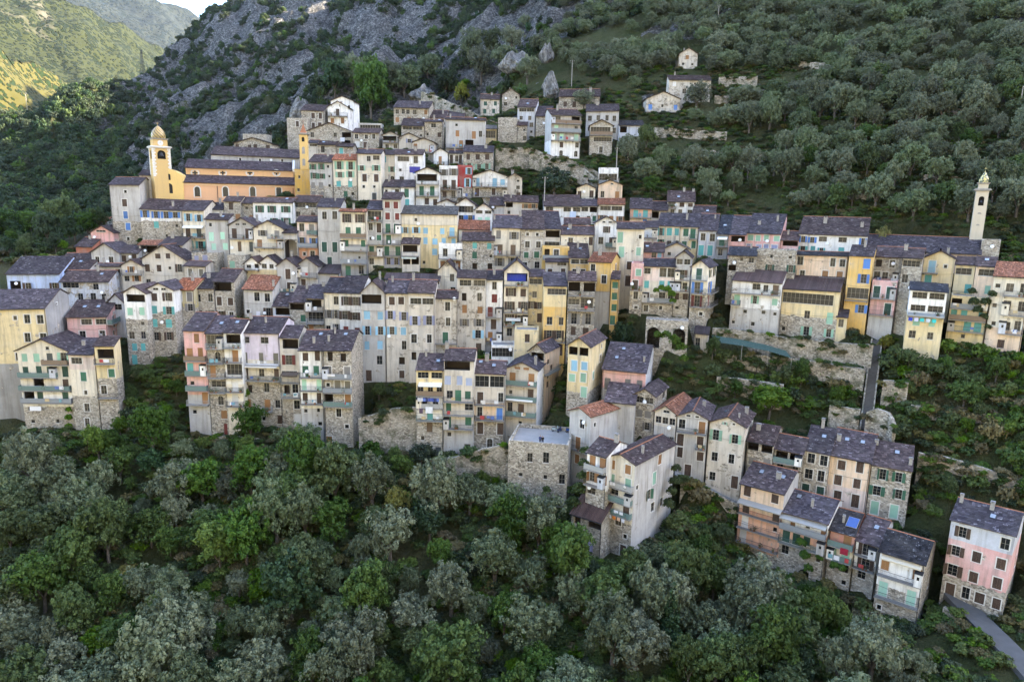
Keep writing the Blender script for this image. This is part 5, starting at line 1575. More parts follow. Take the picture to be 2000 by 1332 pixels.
stone_wall("long garden wall at the feet of the yellow terrace houses", [(1392, 640, 146), (1450, 645, 144.5), (1540, 660, 140), (1630, 668, 137), (1706, 674, 134)], 3.2)
stone_wall("second garden wall with green netting below the yellow terrace houses", [(1410, 692, 142), (1480, 694, 140), (1560, 702, 137), (1690, 722, 131)], 2.6)
stone_wall("broken garden wall behind the round green tree", [(1400, 735, 137), (1470, 742, 135), (1530, 752, 132)], 2.2)
stone_wall("low garden wall beside the foot of the long stairs", [(1620, 792, 126), (1680, 800, 123)], 2.4)
stone_wall("curved bastion wall at the foot of the long stairs", [(1692, 805, 122), (1712, 798, 121), (1735, 805, 119.5), (1745, 830, 117.5)], 4.5)
stone_wall("white patched garden wall right of the long stairs", [(1725, 742, 128), (1775, 748, 126)], 2.2)
stone_wall("long pale garden wall below the laundry balcony house", [(1780, 790, 123.5), (1850, 806, 121), (1985, 822, 117)], 2.6)
stone_wall("big rubble retaining wall above the pink corner house", [(1795, 885, 115.5), (1850, 893, 114), (1920, 912, 111.5), (2010, 945, 108)], 4.2)
stone_wall("ruined rampart with a black doorway left of the yellow topped house", [(700, 817, 129), (735, 808, 129), (770, 798, 129), (812, 796, 129), (818, 812, 129)], 9.5)
stone_wall("sloping stone wall leading up to the terrace hall", [(846, 902, 122), (890, 892, 122), (940, 878, 121.5), (994, 866, 121)], 5.0)
stone_wall("roadside wall at the bottom right corner", [(1842, 1185, 95), (1880, 1225, 92), (1930, 1262, 89), (1990, 1310, 85)], 1.6)
stone_wall("low wall along the path before the barred window house", [(1330, 936, 119.5), (1380, 955, 118.5), (1440, 985, 116)], 1.6)
stone_wall("stone footing below the whitewashed chapel door", [(380, 858, 131), (440, 852, 131), (505, 858, 131)], 2.5)

WAYS = []
def strip(name, pts, width, mat):
    """a made way laid along the ground; the ground is levelled under it later"""
    P = [hit(*p) for p in pts]; T = []
    for i in range(len(P) - 1):
        for k in range(10): T.append(P[i] + (P[i + 1] - P[i]) * k / 10)
    T.append(P[-1]); T = np.array(T)
    for _ in range(4): T[1:-1] = (T[:-2] + T[1:-1] * 2 + T[2:]) / 4
    T[:, 2] += .35
    WAYS.append((T, width)); b = MB(); L = []
    for i, p in enumerate(T):
        d = T[min(i + 1, len(T) - 1)] - T[max(i - 1, 0)]; d = d / np.linalg.norm(d[:2]); nn = np.array([-d[1], d[0], 0]) * width / 2
        L.append((p + nn, p - nn))
    for i in range(len(L) - 1):
        top = [L[i][1], L[i + 1][1], L[i + 1][0], L[i][0]]
        b.hexa([p - np.array([0, 0, 1.0]) for p in top], top)
    o = obj(name, b.mesh(name, [mat])); tag(o, kind="structure")
ASPH = mk_plain("worn_asphalt", (.095, .093, .092), .9, .5, .9)
strip("road", [(1862, 1160), (1905, 1205), (1955, 1255), (2010, 1310), (2060, 1370)], 3.4, ASPH)
strip("path", [(1318, 926), (1385, 957), (1455, 988)], 2.0, CONC)

STEPM = mk_plain("damp_step_stone", (.1, .095, .09), .9, .6, 1.5)
def stairs():
    P0 = hit(1712, 668); P1 = hit(1690, 842)
    d = P1 - P0; L = np.linalg.norm(d[:2]); dirv = d / L; dirv[2] = 0
    side = np.array([-dirv[1], dirv[0], 0])
    n = max(10, int(abs(d[2]) / .22))
    WAYS.append((np.array([P0 + d * k / 24 + np.array([0, 0, .35]) for k in range(25)]), 1.6))
    root = obj("stairway", None, None, tuple(P1)); tag(root, "long dark stone stairway running down between the gardens", "stairs")
    for i in range(n):
        p = P0 + d * (i + .5) / n + np.array([0, 0, .5]); run = L / n
        b = MB(); A = p - P1 - dirv * run * .6; B = p - P1 + dirv * run * .6; w = .75
        lo = [tuple(A - side * w + np.array([0, 0, -1.2])), tuple(B - side * w + np.array([0, 0, -1.2])), tuple(B + side * w + np.array([0, 0, -1.2])), tuple(A + side * w + np.array([0, 0, -1.2]))]
        hi = [(x, y, z + 1.2) for x, y, z in lo]
        b.hexa(lo, hi)
        obj("step", b.mesh("step", [STEPM]), root)
    for s in (-1, 1):
        b = MB(); o1 = side * s * .78; o2 = side * s * 1.05
        up = np.array([0, 0, .7]); dn = np.array([0, 0, -1.5])
        A, B = P0 - P1, np.zeros(3)
        b.hexa([A + o1 + dn, B + o1 + dn, B + o2 + dn, A + o2 + dn], [A + o1 + up, B + o1 + up, B + o2 + up, A + o2 + up])
        obj("side_wall", b.mesh("side_wall", [STONE]), root)
stairs()

# ------------------------------------------------------------------ poles and pylons
def pole(label, px, ptop, pbot, Y=None, arms=True):
    P = hit(px, pbot) if Y is None else at(px, pbot, Y)
    top = plane_pt(px, ptop, P, np.array([0, 1.0, 0])); Hh = top[2] - P[2]
    root = obj("utility_pole", None, None, tuple(P)); tag(root, label, "utility pole", "utility poles on the slopes")
    b = MB(); b.tube((0, 0, -2), (0, 0, Hh), .16, .1, n=8); obj("post", b.mesh("post", [CHIM]), root)
    if arms:
        b = MB(); b.box(-.7, -.06, Hh - .5, .7, .06, Hh - .38); obj("crossarm", b.mesh("crossarm", [WOOD]), root)
        for x in (-.6, 0, .6):
            b = MB(); b.tube((x, 0, Hh - .38), (x, 0, Hh - .2), .04); obj("insulator", b.mesh("insulator", [WHITE]), root)
pole("tall pole above the low stone house among the upper olive trees", 1116, 118, 176)
pole("pale pole among the trees above the village rampart", 864, 124, 160)
pole("tall pole in front of the dark round tree", 1062, 345, 434, 181)
pole("pole beside the golden loggia house", 1203, 288, 345, 198)
pole("lone mast on the wooded slope at far left", 57, 182, 250, 440)
pole("thin pole high on the right hand olive slope", 1402, 10, 45)
pole("lamp post on the grove edge at far right", 1990, 168, 225, arms=False)
def pylon(label, px, ptop, pbot, Y):
    P = at(px, pbot, Y); top = plane_pt(px, ptop, P, np.array([0, 1.0, 0])); Hh = top[2] - P[2]
    b = MB(); n = 7
    for sx in (-1, 1):
        for sy in (-1, 1):
            b.tube((sx * Hh * .08, sy * Hh * .08, -4), (sx * .3, sy * .3, Hh), .16, .1, n=4)
    for i in range(n):
        z0, z1 = Hh * i / n, Hh * (i + 1) / n; w0 = Hh * .08 * (1 - i / n) + .3 * i / n; w1 = Hh * .08 * (1 - (i + 1) / n) + .3 * (i + 1) / n
        for s in (-1, 1):
            b.tube((-w0, s * w0, z0), (w1, s * w1, z1), .08, n=4); b.tube((w0, s * w0, z0), (-w1, s * w1, z1), .08, n=4)
    for q in (.8, .9):
        b.tube((-Hh * .12, 0, Hh * q), (Hh * .12, 0, Hh * q), .12, n=4)
    o = obj("lattice_pylon", b.mesh("lattice_pylon", [METAL]), None, tuple(P)); tag(o, label, "pylon")
pylon("steel lattice pylon on the ridge above the valley", 281, 98, 168, 500)

# ------------------------------------------------------------------ small things
def cloth(label, hl, fx, z, w, hgt, colr, out=1.05, group="laundry hung from the balconies"):
    root, O, u, n, W, D, H, zb, a, Y = HOUSES[hl]
    p = O + u * W * fx - n * out; b = MB(); k = 6
    for i in range(k):
        x0, x1 = w * i / k - w / 2, w * (i + 1) / k - w / 2
        f = lambda x, zz: .05 * math.sin(x * 9 + zz * 3)
        lo = [(x0, f(x0, 1), -hgt), (x1, f(x1, 1), -hgt), (x1, f(x1, 1) + .012, -hgt), (x0, f(x0, 1) + .012, -hgt)]
        hi = [(x0, f(x0, 0) * .3, 0), (x1, f(x1, 0) * .3, 0), (x1, f(x1, 0) * .3 + .012, 0), (x0, f(x0, 0) * .3 + .012, 0)]
        b.hexa(lo, hi)
    o = obj("hanging_cloth", b.mesh("hanging_cloth", [CLOTH]), None, (p[0], p[1], zb + H * z), -R_(a), color=colr)
    tag(o, label, "laundry", group)
L1 = "yellow topped house with balcony laundry at the centre front"
rng_ = random.Random(3)
for i in range(8):
    cloth("blue and white washing on the yellow topped house's second balcony", L1, .12 + .1 * i, .70, .5, .7, rng_.choice([(.05, .08, .3), (.5, .5, .55), (.1, .15, .4), (.03, .04, .12)]), group="washing in a row on the yellow topped house")
cloth("large white sheet on the yellow topped house's lower balcony", L1, .5, .60, 1.4, 1.3, (.62, .63, .66))
cloth("dark towel beside the large white sheet", L1, .2, .58, .7, 1.0, (.08, .05, .08))
L2 = "tall grey flanked house with green shuttered balconies above the slope"
for i, c in enumerate([(.6, .6, .64), (.6, .6, .64), (.62, .2, .03), (.65, .4, .25), (.6, .6, .64)]):
    cloth(["white towel at the near end of the grey flanked house's washing line", "white towel beside the orange one on the grey flanked house", "bright orange towel on the grey flanked house's balcony", "apricot towel next to the bright orange towel", "white towel at the far end of the grey flanked house's balcony"][i], L2, .15 + .16 * i, .43, .6, .6, c)
L3 = "ruined stone annex with a rusty lean-to roof and hung blankets"
cloth("orange and yellow blanket hung on the ruined annex", L3, .45, .55, 1.0, 1.7, (.6, .22, .1), .4)
cloth("lavender blanket hung beside the orange blanket", L3, .66, .5, 1.6, 2.2, (.32, .3, .5), .5)
L4 = "glass fronted house with laundry balcony under a navy roof"
for i, c in enumerate([(.03, .06, .4), (.5, .5, .7), (.05, .45, .45), (.5, .55, .6), (.05, .5, .5)]):
    cloth(["deep blue towel on the glass fronted house", "lilac towel on the glass fronted house", "turquoise towel left on the glass fronted house", "pale towel on the glass fronted house", "turquoise towel at the end of the glass fronted house's balcony"][i], L4, .1 + .16 * i, .47, .7, .7, c)
cloth("white sheet hung below the long slate roof", "white house with a long slate roof and hanging sheet", .78, .7, 1.6, 2.2, (.5, .58, .72), .3)
cloth("white cloth bundle hung from the red clay roofed house", "grey house with bright red clay roof and two white windows", .5, .25, .9, 1.6, (.6, .6, .66), .3)
cloth("white towel on the rail of the narrow dark red shuttered house", "narrow house with dark red shutters between two slate roofs", .8, .4, .9, .9, (.66, .66, .68))
cloth("white sheet drying in the rubble house's laundry loft", "broad rubble gabled house with a laundry loft", .8, .62, 1.4, 1.2, (.6, .62, .68), .3)
cloth("crimson parasol cloth slung over the orange solar house's balcony", "orange house with dark roof and a blue solar panel", .7, .78, 1.2, 1.1, (.25, .01, .03))
cloth("white sheet over the cream green shuttered house's lower balcony", "cream gabled house with dark green shutters and stacked balconies above the trees", .3, .3, 2.2, .9, (.66, .66, .68))

def add_panel(hl, fu, fv, w, d, colr, nm="solar_panel"):
    root, O, u, n, W, D, H, zb, a, Y = HOUSES[hl]
    ro = [c for c in root.children if c.name.startswith("roof")][0]
    b = MB(); b.box(-w / 2, -d / 2, .1, w / 2, d / 2, .16, 0); b.box(-w / 2 + .06, -d / 2 + .06, .16, w / 2 - .06, d / 2 - .06, .175, 1)
    M_ = Mat("photovoltaic_glass", .12, .8); M_.b.inputs["Base Color"].default_value = (.01, .05, .22, 1)
    o = obj(nm, b.mesh(nm, [SLAB, M_.m]), ro, (W * fu, 4.2 * fv, H + 4.2 * fv * .38 + .25)); o.rotation_euler = (math.atan(.38), 0, 0)
add_panel("orange house with dark roof and a blue solar panel", .75, .55, 1.7, 2.4, None)

def awning(hl, fx0, fx1, z, colr, d=1.1):
    root, O, u, n, W, D, H, zb, a, Y = HOUSES[hl]
    b = MB(); x0, x1 = W * fx0, W * fx1; zz = H * z
    b.hexa([(x0, -d, zz - .45), (x1, -d, zz - .45), (x1, -.005, zz - .02), (x0, -.005, zz - .02)], [(x0, -d, zz - .42), (x1, -d, zz - .42), (x1, -.005, zz + .01), (x0, -.005, zz + .01)])
    b.hexa([(x0, -d, zz - .62), (x1, -d, zz - .62), (x1, -d + .02, zz - .62), (x0, -d + .02, zz - .62)], [(x0, -d, zz - .44), (x1, -d, zz - .44), (x1, -d + .02, zz - .44), (x0, -d + .02, zz - .44)])
    obj("awning", b.mesh("awning", [CLOTH]), root, color=colr)
awning("lilac house with three weathered tall shutters", .1, .95, .68, (.6, .6, .6))
awning("narrow cream house with pale blue shutters and awning balcony below the church", .05, .95, .62, (.66, .66, .62))
awning("dark fronted house with a white awning and navy roof", .1, .9, .9, (.7, .7, .7), 1.4)
awning("beige gabled house with orange loft shutters above the car terrace", .05, .9, .56, (.66, .66, .64))
awning("narrow house with dark red shutters between two slate roofs", .05, .95, .62, (.1, .08, .07))
awning("cream house with a bright blue open loft under its gable", .1, .7, .32, (.62, .62, .6), .8)
awning("glass fronted house with laundry balcony under a navy roof", .0, 1.0, .56, (.3, .3, .28), 1.3)
awning("balcony annex with striped awning below the golden house", .0, .85, .5, (.5, .55, .5), 1.0)
awning("yellow topped house with balcony laundry at the centre front", .1, .95, .86, (.66, .66, .64), 1.0)
awning("peach and pink house with brown windows at the head of the lowest row", .0, 1.0, .79, (.3, .29, .27), 1.2)
awning("white and stone house with a long maroon balcony", .0, 1.0, .97, (.3, .29, .27), 1.2)
awning("white house with striped railings and golden shutters", .05, .95, .97, (.55, .48, .36), .9)
# the blue back wall of the loft
def loft_panel(hl, colr, x0=.08, x1=.92, z0=.8, z1=.97):
    root, O, u, n, W, D, H, zb, a, Y = HOUSES[hl]
    b = MB(); b.box(W * x0 + .15, 1.1, H * z0, W * x1 - .15, 1.25, H * z1)
    obj("loft_panel", b.mesh("loft_panel", [PAINT]), root, color=colr)
loft_panel("cream house with a bright blue open loft under its gable", (.01, .04, .45), z0=.84, z1=.96)
def mural(hl):
    root, O, u, n, W, D, H, zb, a, Y = HOUSES[hl]
    b = MB(); b.box(W * .52, -.06, H * .42, W * .9, -.004, H * .62); obj("mural_panel", b.mesh("mural_panel", [PAINT]), root, color=(.04, .04, .3))
mural("white house with a blue mural panel in the upper row")

# motor scooters and people on the car terrace
HALL = HOUSES["massive stone hall carrying the car terrace on its roof"]
def on_terrace(fx, fy):
    root, O, u, n, W, D, H, zb, a, Y = HALL
    p = O + u * W * fx + n * D * fy
    return (p[0], p[1], zb + H), a
def scooter(label, fx, fy, rot, colr):
    p, a = on_terrace(fx, fy)
    root = obj("motor_scooter", None, None, p, R_(rot)); tag(root, label, "scooter", "scooters parked on the terrace")
    for x in (-.62, .62):
        b = MB(); me = MB(); me.lathe([(.13, -.05), (.24, -.06), (.26, 0), (.24, .06), (.13, .05)], 12); m = me.mesh("wheel", [METAL]); m.transform(Matrix.Rotation(math.pi / 2, 4, 'X')); obj("wheel", m, root, (x, 0, .26))
    b = MB(); b.hexa([(-.75, -.16, .38), (-.1, -.16, .3), (-.1, .16, .3), (-.75, .16, .38)], [(-.8, -.13, .78), (-.15, -.13, .7), (-.15, .13, .7), (-.8, .13, .78)]); b.box(-.1, -.15, .26, .4, .15, .33)
    b.hexa([(.38, -.19, .28), (.5, -.19, .28), (.5, .19, .28), (.38, .19, .28)], [(.3, -.13, .95), (.42, -.13, .95), (.42, .13, .95), (.3, .13, .95)])
    obj("body", b.mesh("body", [PAINT]), root, color=colr)
    b = MB(); b.hexa([(-.8, -.13, .78), (-.1, -.13, .71), (-.1, .13, .71), (-.8, .13, .78)], [(-.76, -.11, .87), (-.15, -.11, .8), (-.15, .11, .8), (-.76, .11, .87)]); obj("seat", b.mesh("seat", [METAL]), root)
    b = MB(); b.tube((.36, -.32, 1.02), (.36, .32, 1.02), .02); b.tube((.62, 0, .3), (.36, 0, 1.02), .03); obj("handlebar", b.mesh("handlebar", [METAL]), root)
scooter("white and teal scooter parked against the terrace's back edge", .68, .93, 20, (.4, .5, .52))
scooter("dark blue scooter beside the white and teal one", .75, .9, 60, (.02, .04, .12))
scooter("blue scooter parked by the wall of the grey tower house", .93, .93, 10, (.03, .1, .35))
def person(label, fx, fy, rot, top, legs):
    p, a = on_terrace(fx, fy)
    V = [(0, 0, .95), (0, 0, 1.15), (0, 0, 1.38), (0, 0, 1.5), (0, -.02, 1.63), (0, -.01, 1.73), (-.1, 0, .9), (-.11, .01, .5), (-.11, .03, .08), (-.11, -.1, .04), (.1, 0, .9), (.11, .01, .5), (.11, .03, .08), (.11, -.1, .04),
         (-.19, 0, 1.38), (-.24, .02, 1.12), (-.2, -.1, .92), (.19, 0, 1.38), (.24, .02, 1.12), (.2, -.1, .92)]
    E = [(0, 1), (1, 2), (2, 3), (3, 4), (4, 5), (0, 6), (6, 7), (7, 8), (8, 9), (0, 10), (10, 11), (11, 12), (12, 13), (2, 14), (14, 15), (15, 16), (2, 17), (17, 18), (18, 19)]
    RR = [.15, .14, .16, .06, .105, .07, .1, .075, .05, .045, .1, .075, .05, .045, .075, .055, .045, .075, .055, .045]
    me = bpy.data.meshes.new("person"); me.from_pydata(V, E, [])
    o = obj("person", me, None, p, R_(rot), color=top)
    o.modifiers.new("skin", 'SKIN'); o.modifiers.new("sub", 'SUBSURF').levels = 1
    o.modifiers["sub"].render_levels = 2
    for i, sv in enumerate(me.skin_vertices[0].data): sv.radius = (RR[i], RR[i] * (.72 if i < 3 else 1)); sv.use_root = (i == 0)
    me.materials.append(SKINM)
    tag(o, label, "person", "people standing on the terrace")
def mk_person():
    M = Mat("clothes_and_skin", .8, .2); v = M.coords(False)
    z = M.n("ShaderNodeSeparateXYZ", i_0=v).outputs[2]
    oi = M.n("ShaderNodeObjectInfo")
    c = M.mix(M.math('GREATER_THAN', z, .93), (.03, .035, .06), oi.outputs["Color"])
    c = M.mix(M.math('GREATER_THAN', z, 1.48), c, (.42, .26, .19)); c = M.mix(M.math('GREATER_THAN', z, 1.68), c, (.02, .014, .01))
    M.base(c); return M.m
SKINM = mk_person()
person("person in dark blue leaning near the terrace's front parapet", .515, .12, 170, (.03, .05, .14), None)
person("person in black standing beside the one in dark blue", .56, .1, 200, (.015, .015, .018), None)
def planter(label, fx, fy):
    p, a = on_terrace(fx, fy); b = MB(); b.lathe([(.001, 0), (.22, 0), (.3, .45), (.26, .45), (.24, .38), (.001, .38)], 10); root = obj("flower_pot", b.mesh("flower_pot", [TERRA]), None, p); tag(root, label, "pot", "pots along the terrace parapet")
for i, fx in enumerate((.2, .38, .72)): planter(["pot nearest the terrace's open corner", "pot left of the two people on the terrace", "pot right of the two people on the terrace"][i], fx, .1)
# a round garden table among the trees
def garden_table():
    P = hit(1185, 1206); root = obj("garden_table", None, None, (P[0], P[1], P[2] + .1)); tag(root, "round wooden garden table in the clearing among the lower trees", "table")
    b = MB(); b.lathe([(.001, .75), (.8, .75), (.8, .69), (.001, .69)][::-1], 16); obj("table_top", b.mesh("table_top", [WOODL]), root)
    b = MB(); b.lathe([(.3, -.5), (.12, .1), (.1, .68)], 10); obj("leg", b.mesh("leg", [WOODL]), root)
WOODL = mk_plain("pale_wood", (.42, .27, .13), .8, .3)
garden_table()

# pots and washing on the balconies
def balcony_things():
    rg = random.Random(17)
    pot = MB(); pot.lathe([(.001, 0), (.13, 0), (.18, .28), (.001, .26)], 8)
    potm = pot.mesh("flower_pot", [TERRA])
    fol = []
    for k in range(3):
        rq = np.random.RandomState(k); b = MB()
        for i in range(46):
            p = rq.normal(size=3) * np.array([.16, .14, .16]) + np.array([0, 0, .5]); e = rq.normal(size=3); e /= np.linalg.norm(e); f = np.cross(e, rq.normal(size=3)); f /= np.linalg.norm(f)
            b.poly([p - e * .09, p - f * .05, p + e * .09, p + f * .05], 0, rq.rand())
        fol.append(b.mesh("foliage", [POTLEAF], tint=True))
    seen = 0
    for root, xa, xb, d, zf, O, rz in BALC:
        if rz != 0 or xb - xa < 1.6: continue
        base = Matrix.Translation(root.location) @ Matrix.Rotation(root.rotation_euler.z, 4, 'Z')
        if rg.random() < .55:
            for _ in range(rg.randint(1, 3)):
                p = base @ Vector((rg.uniform(xa + .3, xb - .3), -d + rg.uniform(.2, .35), zf)); s = rg.uniform(.8, 1.4)
                o = obj("potted_plant", None, None, tuple(p), rg.random() * 6, scale=(s, s, s)); tag(o, "small green plant in a clay pot on a house balcony", "plant", "potted plants on the balconies")
                obj("flower_pot", potm, o); obj("foliage", rg.choice(fol), o); seen += 1
        if rg.random() < .3:
            for _ in range(rg.randint(1, 3)):
                w, hgt = rg.uniform(.4, .9), rg.uniform(.4, .8); b = MB(); y = .02
                for i in range(4):
                    x0, x1 = w * i / 4 - w / 2, w * (i + 1) / 4 - w / 2; f0, f1 = .03 * math.sin(x0 * 11), .03 * math.sin(x1 * 11)
                    b.hexa([(x0, f0, -hgt), (x1, f1, -hgt), (x1, f1 + .012, -hgt), (x0, f0 + .012, -hgt)], [(x0, 0, 0), (x1, 0, 0), (x1, .012, 0), (x0, .012, 0)])
                p = base @ Vector((rg.uniform(xa + .6, xb - .6), -d - .06, zf + 1.03))
                o = obj("hanging_cloth", b.mesh("hanging_cloth", [CLOTH]), None, tuple(p), root.rotation_euler.z, color=rg.choice([(.6, .6, .62), (.6, .58, .55), (.1, .15, .35), (.35, .05, .05), (.45, .35, .2), (.15, .3, .35)]))
                tag(o, "small washing hung over a house balcony rail", "laundry", "washing on the balcony rails")

def outcrop(label, px, ptop, pbot, wpx, seed, Y=None):
    """a crag: layered, fissured limestone block standing out of the slope"""
    P = hit(px, pbot) if Y is None else at(px, pbot, Y)
    hgt = (plane_pt(px, ptop, P, np.array([0, 1.0, 0]))[2] - P[2]); w = wpx * P[1] / FPX / 2
    bm = bmesh.new(); bmesh.ops.create_icosphere(bm, subdivisions=5, radius=1.0)
    for v in bm.verts:
        x, y, z = v.co; a = math.atan2(y, x)
        f = .62 + .75 * float(fbm(np.array(a * 1.6 + seed * 3), np.array(z * 2.2 + seed), seed, 5)) + .25 * float(fbm(np.array(a * 7.0), np.array(z * 6.0), seed + 5, 3))
        zt = (z * .5 + .5); taper = 1 - .55 * zt ** 1.5
        v.co = Vector((x * f * w * taper * 1.05, y * f * w * taper, (zt * (.75 + .5 * float(vnoise(np.array(x * 2 + seed), np.array(y * 2), seed)))) * hgt - 1.5))
    me = bpy.data.meshes.new("rock_outcrop"); bm.to_mesh(me); bm.free(); me.materials.append(LIME)
    o = obj("rock_outcrop", me, None, tuple(P)); tag(o, label, "rock", "crags above the village")
outcrop("pointed grey crag beside the upper left stone house", 591, 188, 240, 44, 2)
outcrop("pale crag above the upper olive trees", 1076, 138, 190, 30, 5)
outcrop("small pale crag higher up among the olive trees", 1068, 78, 120, 26, 6)
outcrop("broad grey crag left of the pale crag", 1010, 95, 140, 60, 8)
outcrop("grey crag behind the long stone house", 830, 160, 205, 60, 11)
outcrop("white cliff behind the pale blue house", 70, 486, 545, 120, 14, 186)
outcrop("lower white cliff at the left picture edge", -5, 500, 560, 90, 17, 180)
outcrop("white cliff next to the brick red house", 128, 500, 540, 60, 21, 184)
# ------------------------------------------------------------------ the ground sheet
def level_ground():
    global GZ
    # banks: earth reaches up to the feet of the houses ...
    for O, u, n, W, D, zb in FOOT:
        dx = GXX - O[0]; dy = GYY - O[1]
        s = dx * u[0] + dy * u[1]; t = dx * n[0] + dy * n[1]
        ds = np.maximum(np.maximum(-s, s - W), 0); dt = np.maximum(np.maximum(-t, t - D), 0)
        dist = np.hypot(ds, dt)
        fill = zb - .3 - np.maximum(dist - 1.0, 0) * .8
        GZ = np.where((dist < 4) & (fill > GZ) & (fill < GZ + 2.2), fill, GZ)
    for T, w in WAYS:
        for p in T[::2]:
            d = np.hypot(GXX - p[0], GYY - p[1])
            k = sstep(w * .5 + 3.0, w * .5 + 1.2, d)
            GZ = GZ * (1 - k) + (p[2] - .25) * k
    # ... and is cut away where a house stands
    for O, u, n, W, D, zb in FOOT:
        dx = GXX - O[0]; dy = GYY - O[1]
        s = dx * u[0] + dy * u[1]; t = dx * n[0] + dy * n[1]
        m = 1.6
        inside = (s > -m) & (s < W + m) & (t > -0.5) & (t < D + m)
        GZ = np.where(inside, np.minimum(GZ, zb - .1), GZ)
level_ground()
def grid_mesh(name, X, Y, Z, mat, attrs=None):
    ny, nx = X.shape
    v = np.stack([X.ravel(), Y.ravel(), Z.ravel()], -1)
    i = np.arange(ny * nx).reshape(ny, nx)
    f = np.stack([i[:-1, :-1].ravel(), i[:-1, 1:].ravel(), i[1:, 1:].ravel(), i[1:, :-1].ravel()], -1)
    me = bpy.data.meshes.new(name)
    me.vertices.add(len(v)); me.vertices.foreach_set("co", v.ravel())
    me.loops.add(len(f) * 4); me.loops.foreach_set("vertex_index", f.ravel())
    me.polygons.add(len(f)); me.polygons.foreach_set("loop_start", np.arange(0, len(f) * 4, 4))
    me.polygons.foreach_set("use_smooth", np.ones(len(f), bool))
    me.materials.append(mat)
    for k, a in (attrs or {}).items():
        at_ = me.attributes.new(k, 'FLOAT', 'POINT'); at_.data.foreach_set("value", a.ravel().astype(np.float32))
    me.update(calc_edges=True)
    return me
VEG = fbm(GXX / 30, GYY / 26, 41, 5)                       # where scrub holds on the rock
ROCKA = MM * (0.35 + 1.1 * np.clip(1 - VEG * 1.1, 0, 1)) * (.3 + .7 * sstep(-.62, -.5, GXX / GYY)) + (1 - MM) * sstep(.66, .74, fbm(GXX / 16, GYY / 16, 81, 4)) * sstep(215, 250, GYY) * .9
_c = at(60, 505, 186)
ROCKA = np.maximum(ROCKA, .0 * sstep(12, 6, np.hypot((GXX - _c[0]) * .5, GYY - _c[1])))
ground = obj("hillside_ground", grid_mesh("hillside_ground", GXX, GYY, GZ, GROUND, {"rock": ROCKA}))
tag(ground, kind="structure")
# ------------------------------------------------------------------ far mountains and the slope across the valley
FAR_A = mk_far("sunny_meadow_slope", (.06, .055, .016), (.01, .018, .005), (.1, .09, .06), 1.0)
FAR_O = mk_far("dry_valley_slope", (.44, .4, .29), (.2, .19, .11), (.55, .51, .44), .6)
FAR_B = mk_far("wooded_mountain", (.022, .027, .01), (.006, .01, .004), (.09, .08, .065), .8)
FAR_C = mk_far("distant_mountain", (.02, .024, .02), (.008, .012, .011), (.06, .058, .058), .35)
def ridge_mesh(name, ridge, foot, mat, amp, nu=120, nv=60, seed=1, back=(0, 400, -300)):
    """a mountain flank between a ridge line and its foot, with a back slope behind the ridge"""
    Rg = np.array([at(*p) for p in ridge]); Ft = np.array([at(*p) for p in foot])
    ts = np.linspace(0, 1, nu)
    def samp(P):
        k = np.linspace(0, 1, len(P)); return np.stack([np.interp(ts, k, P[:, i]) for i in range(3)], -1)
    Rr, Ff = samp(Rg), samp(Ft)
    B = Rr + np.array(back)
    rows = []
    for v in np.linspace(0, 1, nv): rows.append(Ff + (Rr - Ff) * v)
    for v in np.linspace(.1, 1, 8): rows.append(Rr + (B - Rr) * v)
    P = np.array(rows)
    L = amp * 5
    env = np.concatenate([np.sin(np.linspace(.15, 1, nv) * math.pi * .62), np.linspace(.9, .4, 8)])[:, None]
    nz = (fbm(P[..., 0] / L, P[..., 1] / L, seed, 5) - .5) * 2 * amp + (np.abs(fbm(P[..., 0] / L * 1.7, P[..., 1] / L * .8, seed + 9, 5) - .5) - .12) * amp * 2.2
    P[..., 2] += nz * env
    o = obj(name, grid_mesh(name, P[..., 0], P[..., 1], P[..., 2], mat)); tag(o, kind="structure")
    return o
ridge_mesh("hill", [(-260, -40, 560), (-100, 30, 620), (0, 88, 680), (60, 122, 740), (120, 160, 800), (190, 205, 900), (250, 245, 980)],
           [(-260, 420, 470), (-100, 400, 480), (0, 350, 500), (60, 330, 520), (120, 320, 540), (190, 310, 580), (250, 330, 620)], FAR_A, 14, seed=4)
ridge_mesh("mountain", [(-260, -110, 1100), (-60, -55, 1200), (60, -30, 1280), (150, 0, 1350), (232, 42, 1450), (300, 88, 1560), (345, 125, 1650), (420, 190, 1800)],
           [(-260, 300, 820), (-60, 300, 840), (60, 290, 880), (150, 290, 920), (232, 290, 960), (300, 300, 1000), (345, 310, 1050), (420, 330, 1100)], FAR_B, 34, nu=180, nv=90, seed=11)
ridge_mesh("mountain", [(60, -70, 3000), (180, -40, 3100), (260, -22, 3200), (320, -2, 3300), (350, 12, 3350), (400, 40, 3500), (450, 75, 3700), (520, 130, 3900)],
           [(60, 250, 1900), (180, 250, 1950), (260, 250, 2000), (320, 260, 2050), (350, 260, 2100), (400, 270, 2150), (450, 280, 2200), (520, 290, 2300)], FAR_C, 80, nu=160, nv=80, seed=23)
def opposite():  # unseen from the camera; made pale and tall to bounce fill onto the fronts
    xs = np.arange(-900, 1000, 20.0); ys = np.arange(-900, 25, 20.0)
    X, Y = np.meshgrid(xs, ys)
    Z = -16 + np.clip(-40 - Y, 0, 620) * .95 + (fbm(X / 120, Y / 120, 31, 5) - .5) * 70 * sstep(20, -160, Y)
    Z = Z + sstep(380, 800, np.abs(X)) * 60 - 2.5 * sstep(-20, 25, Y) * 3
    o = obj("valley_slope", grid_mesh("valley_slope", X, Y, Z, FAR_O)); tag(o, kind="structure")
opposite()

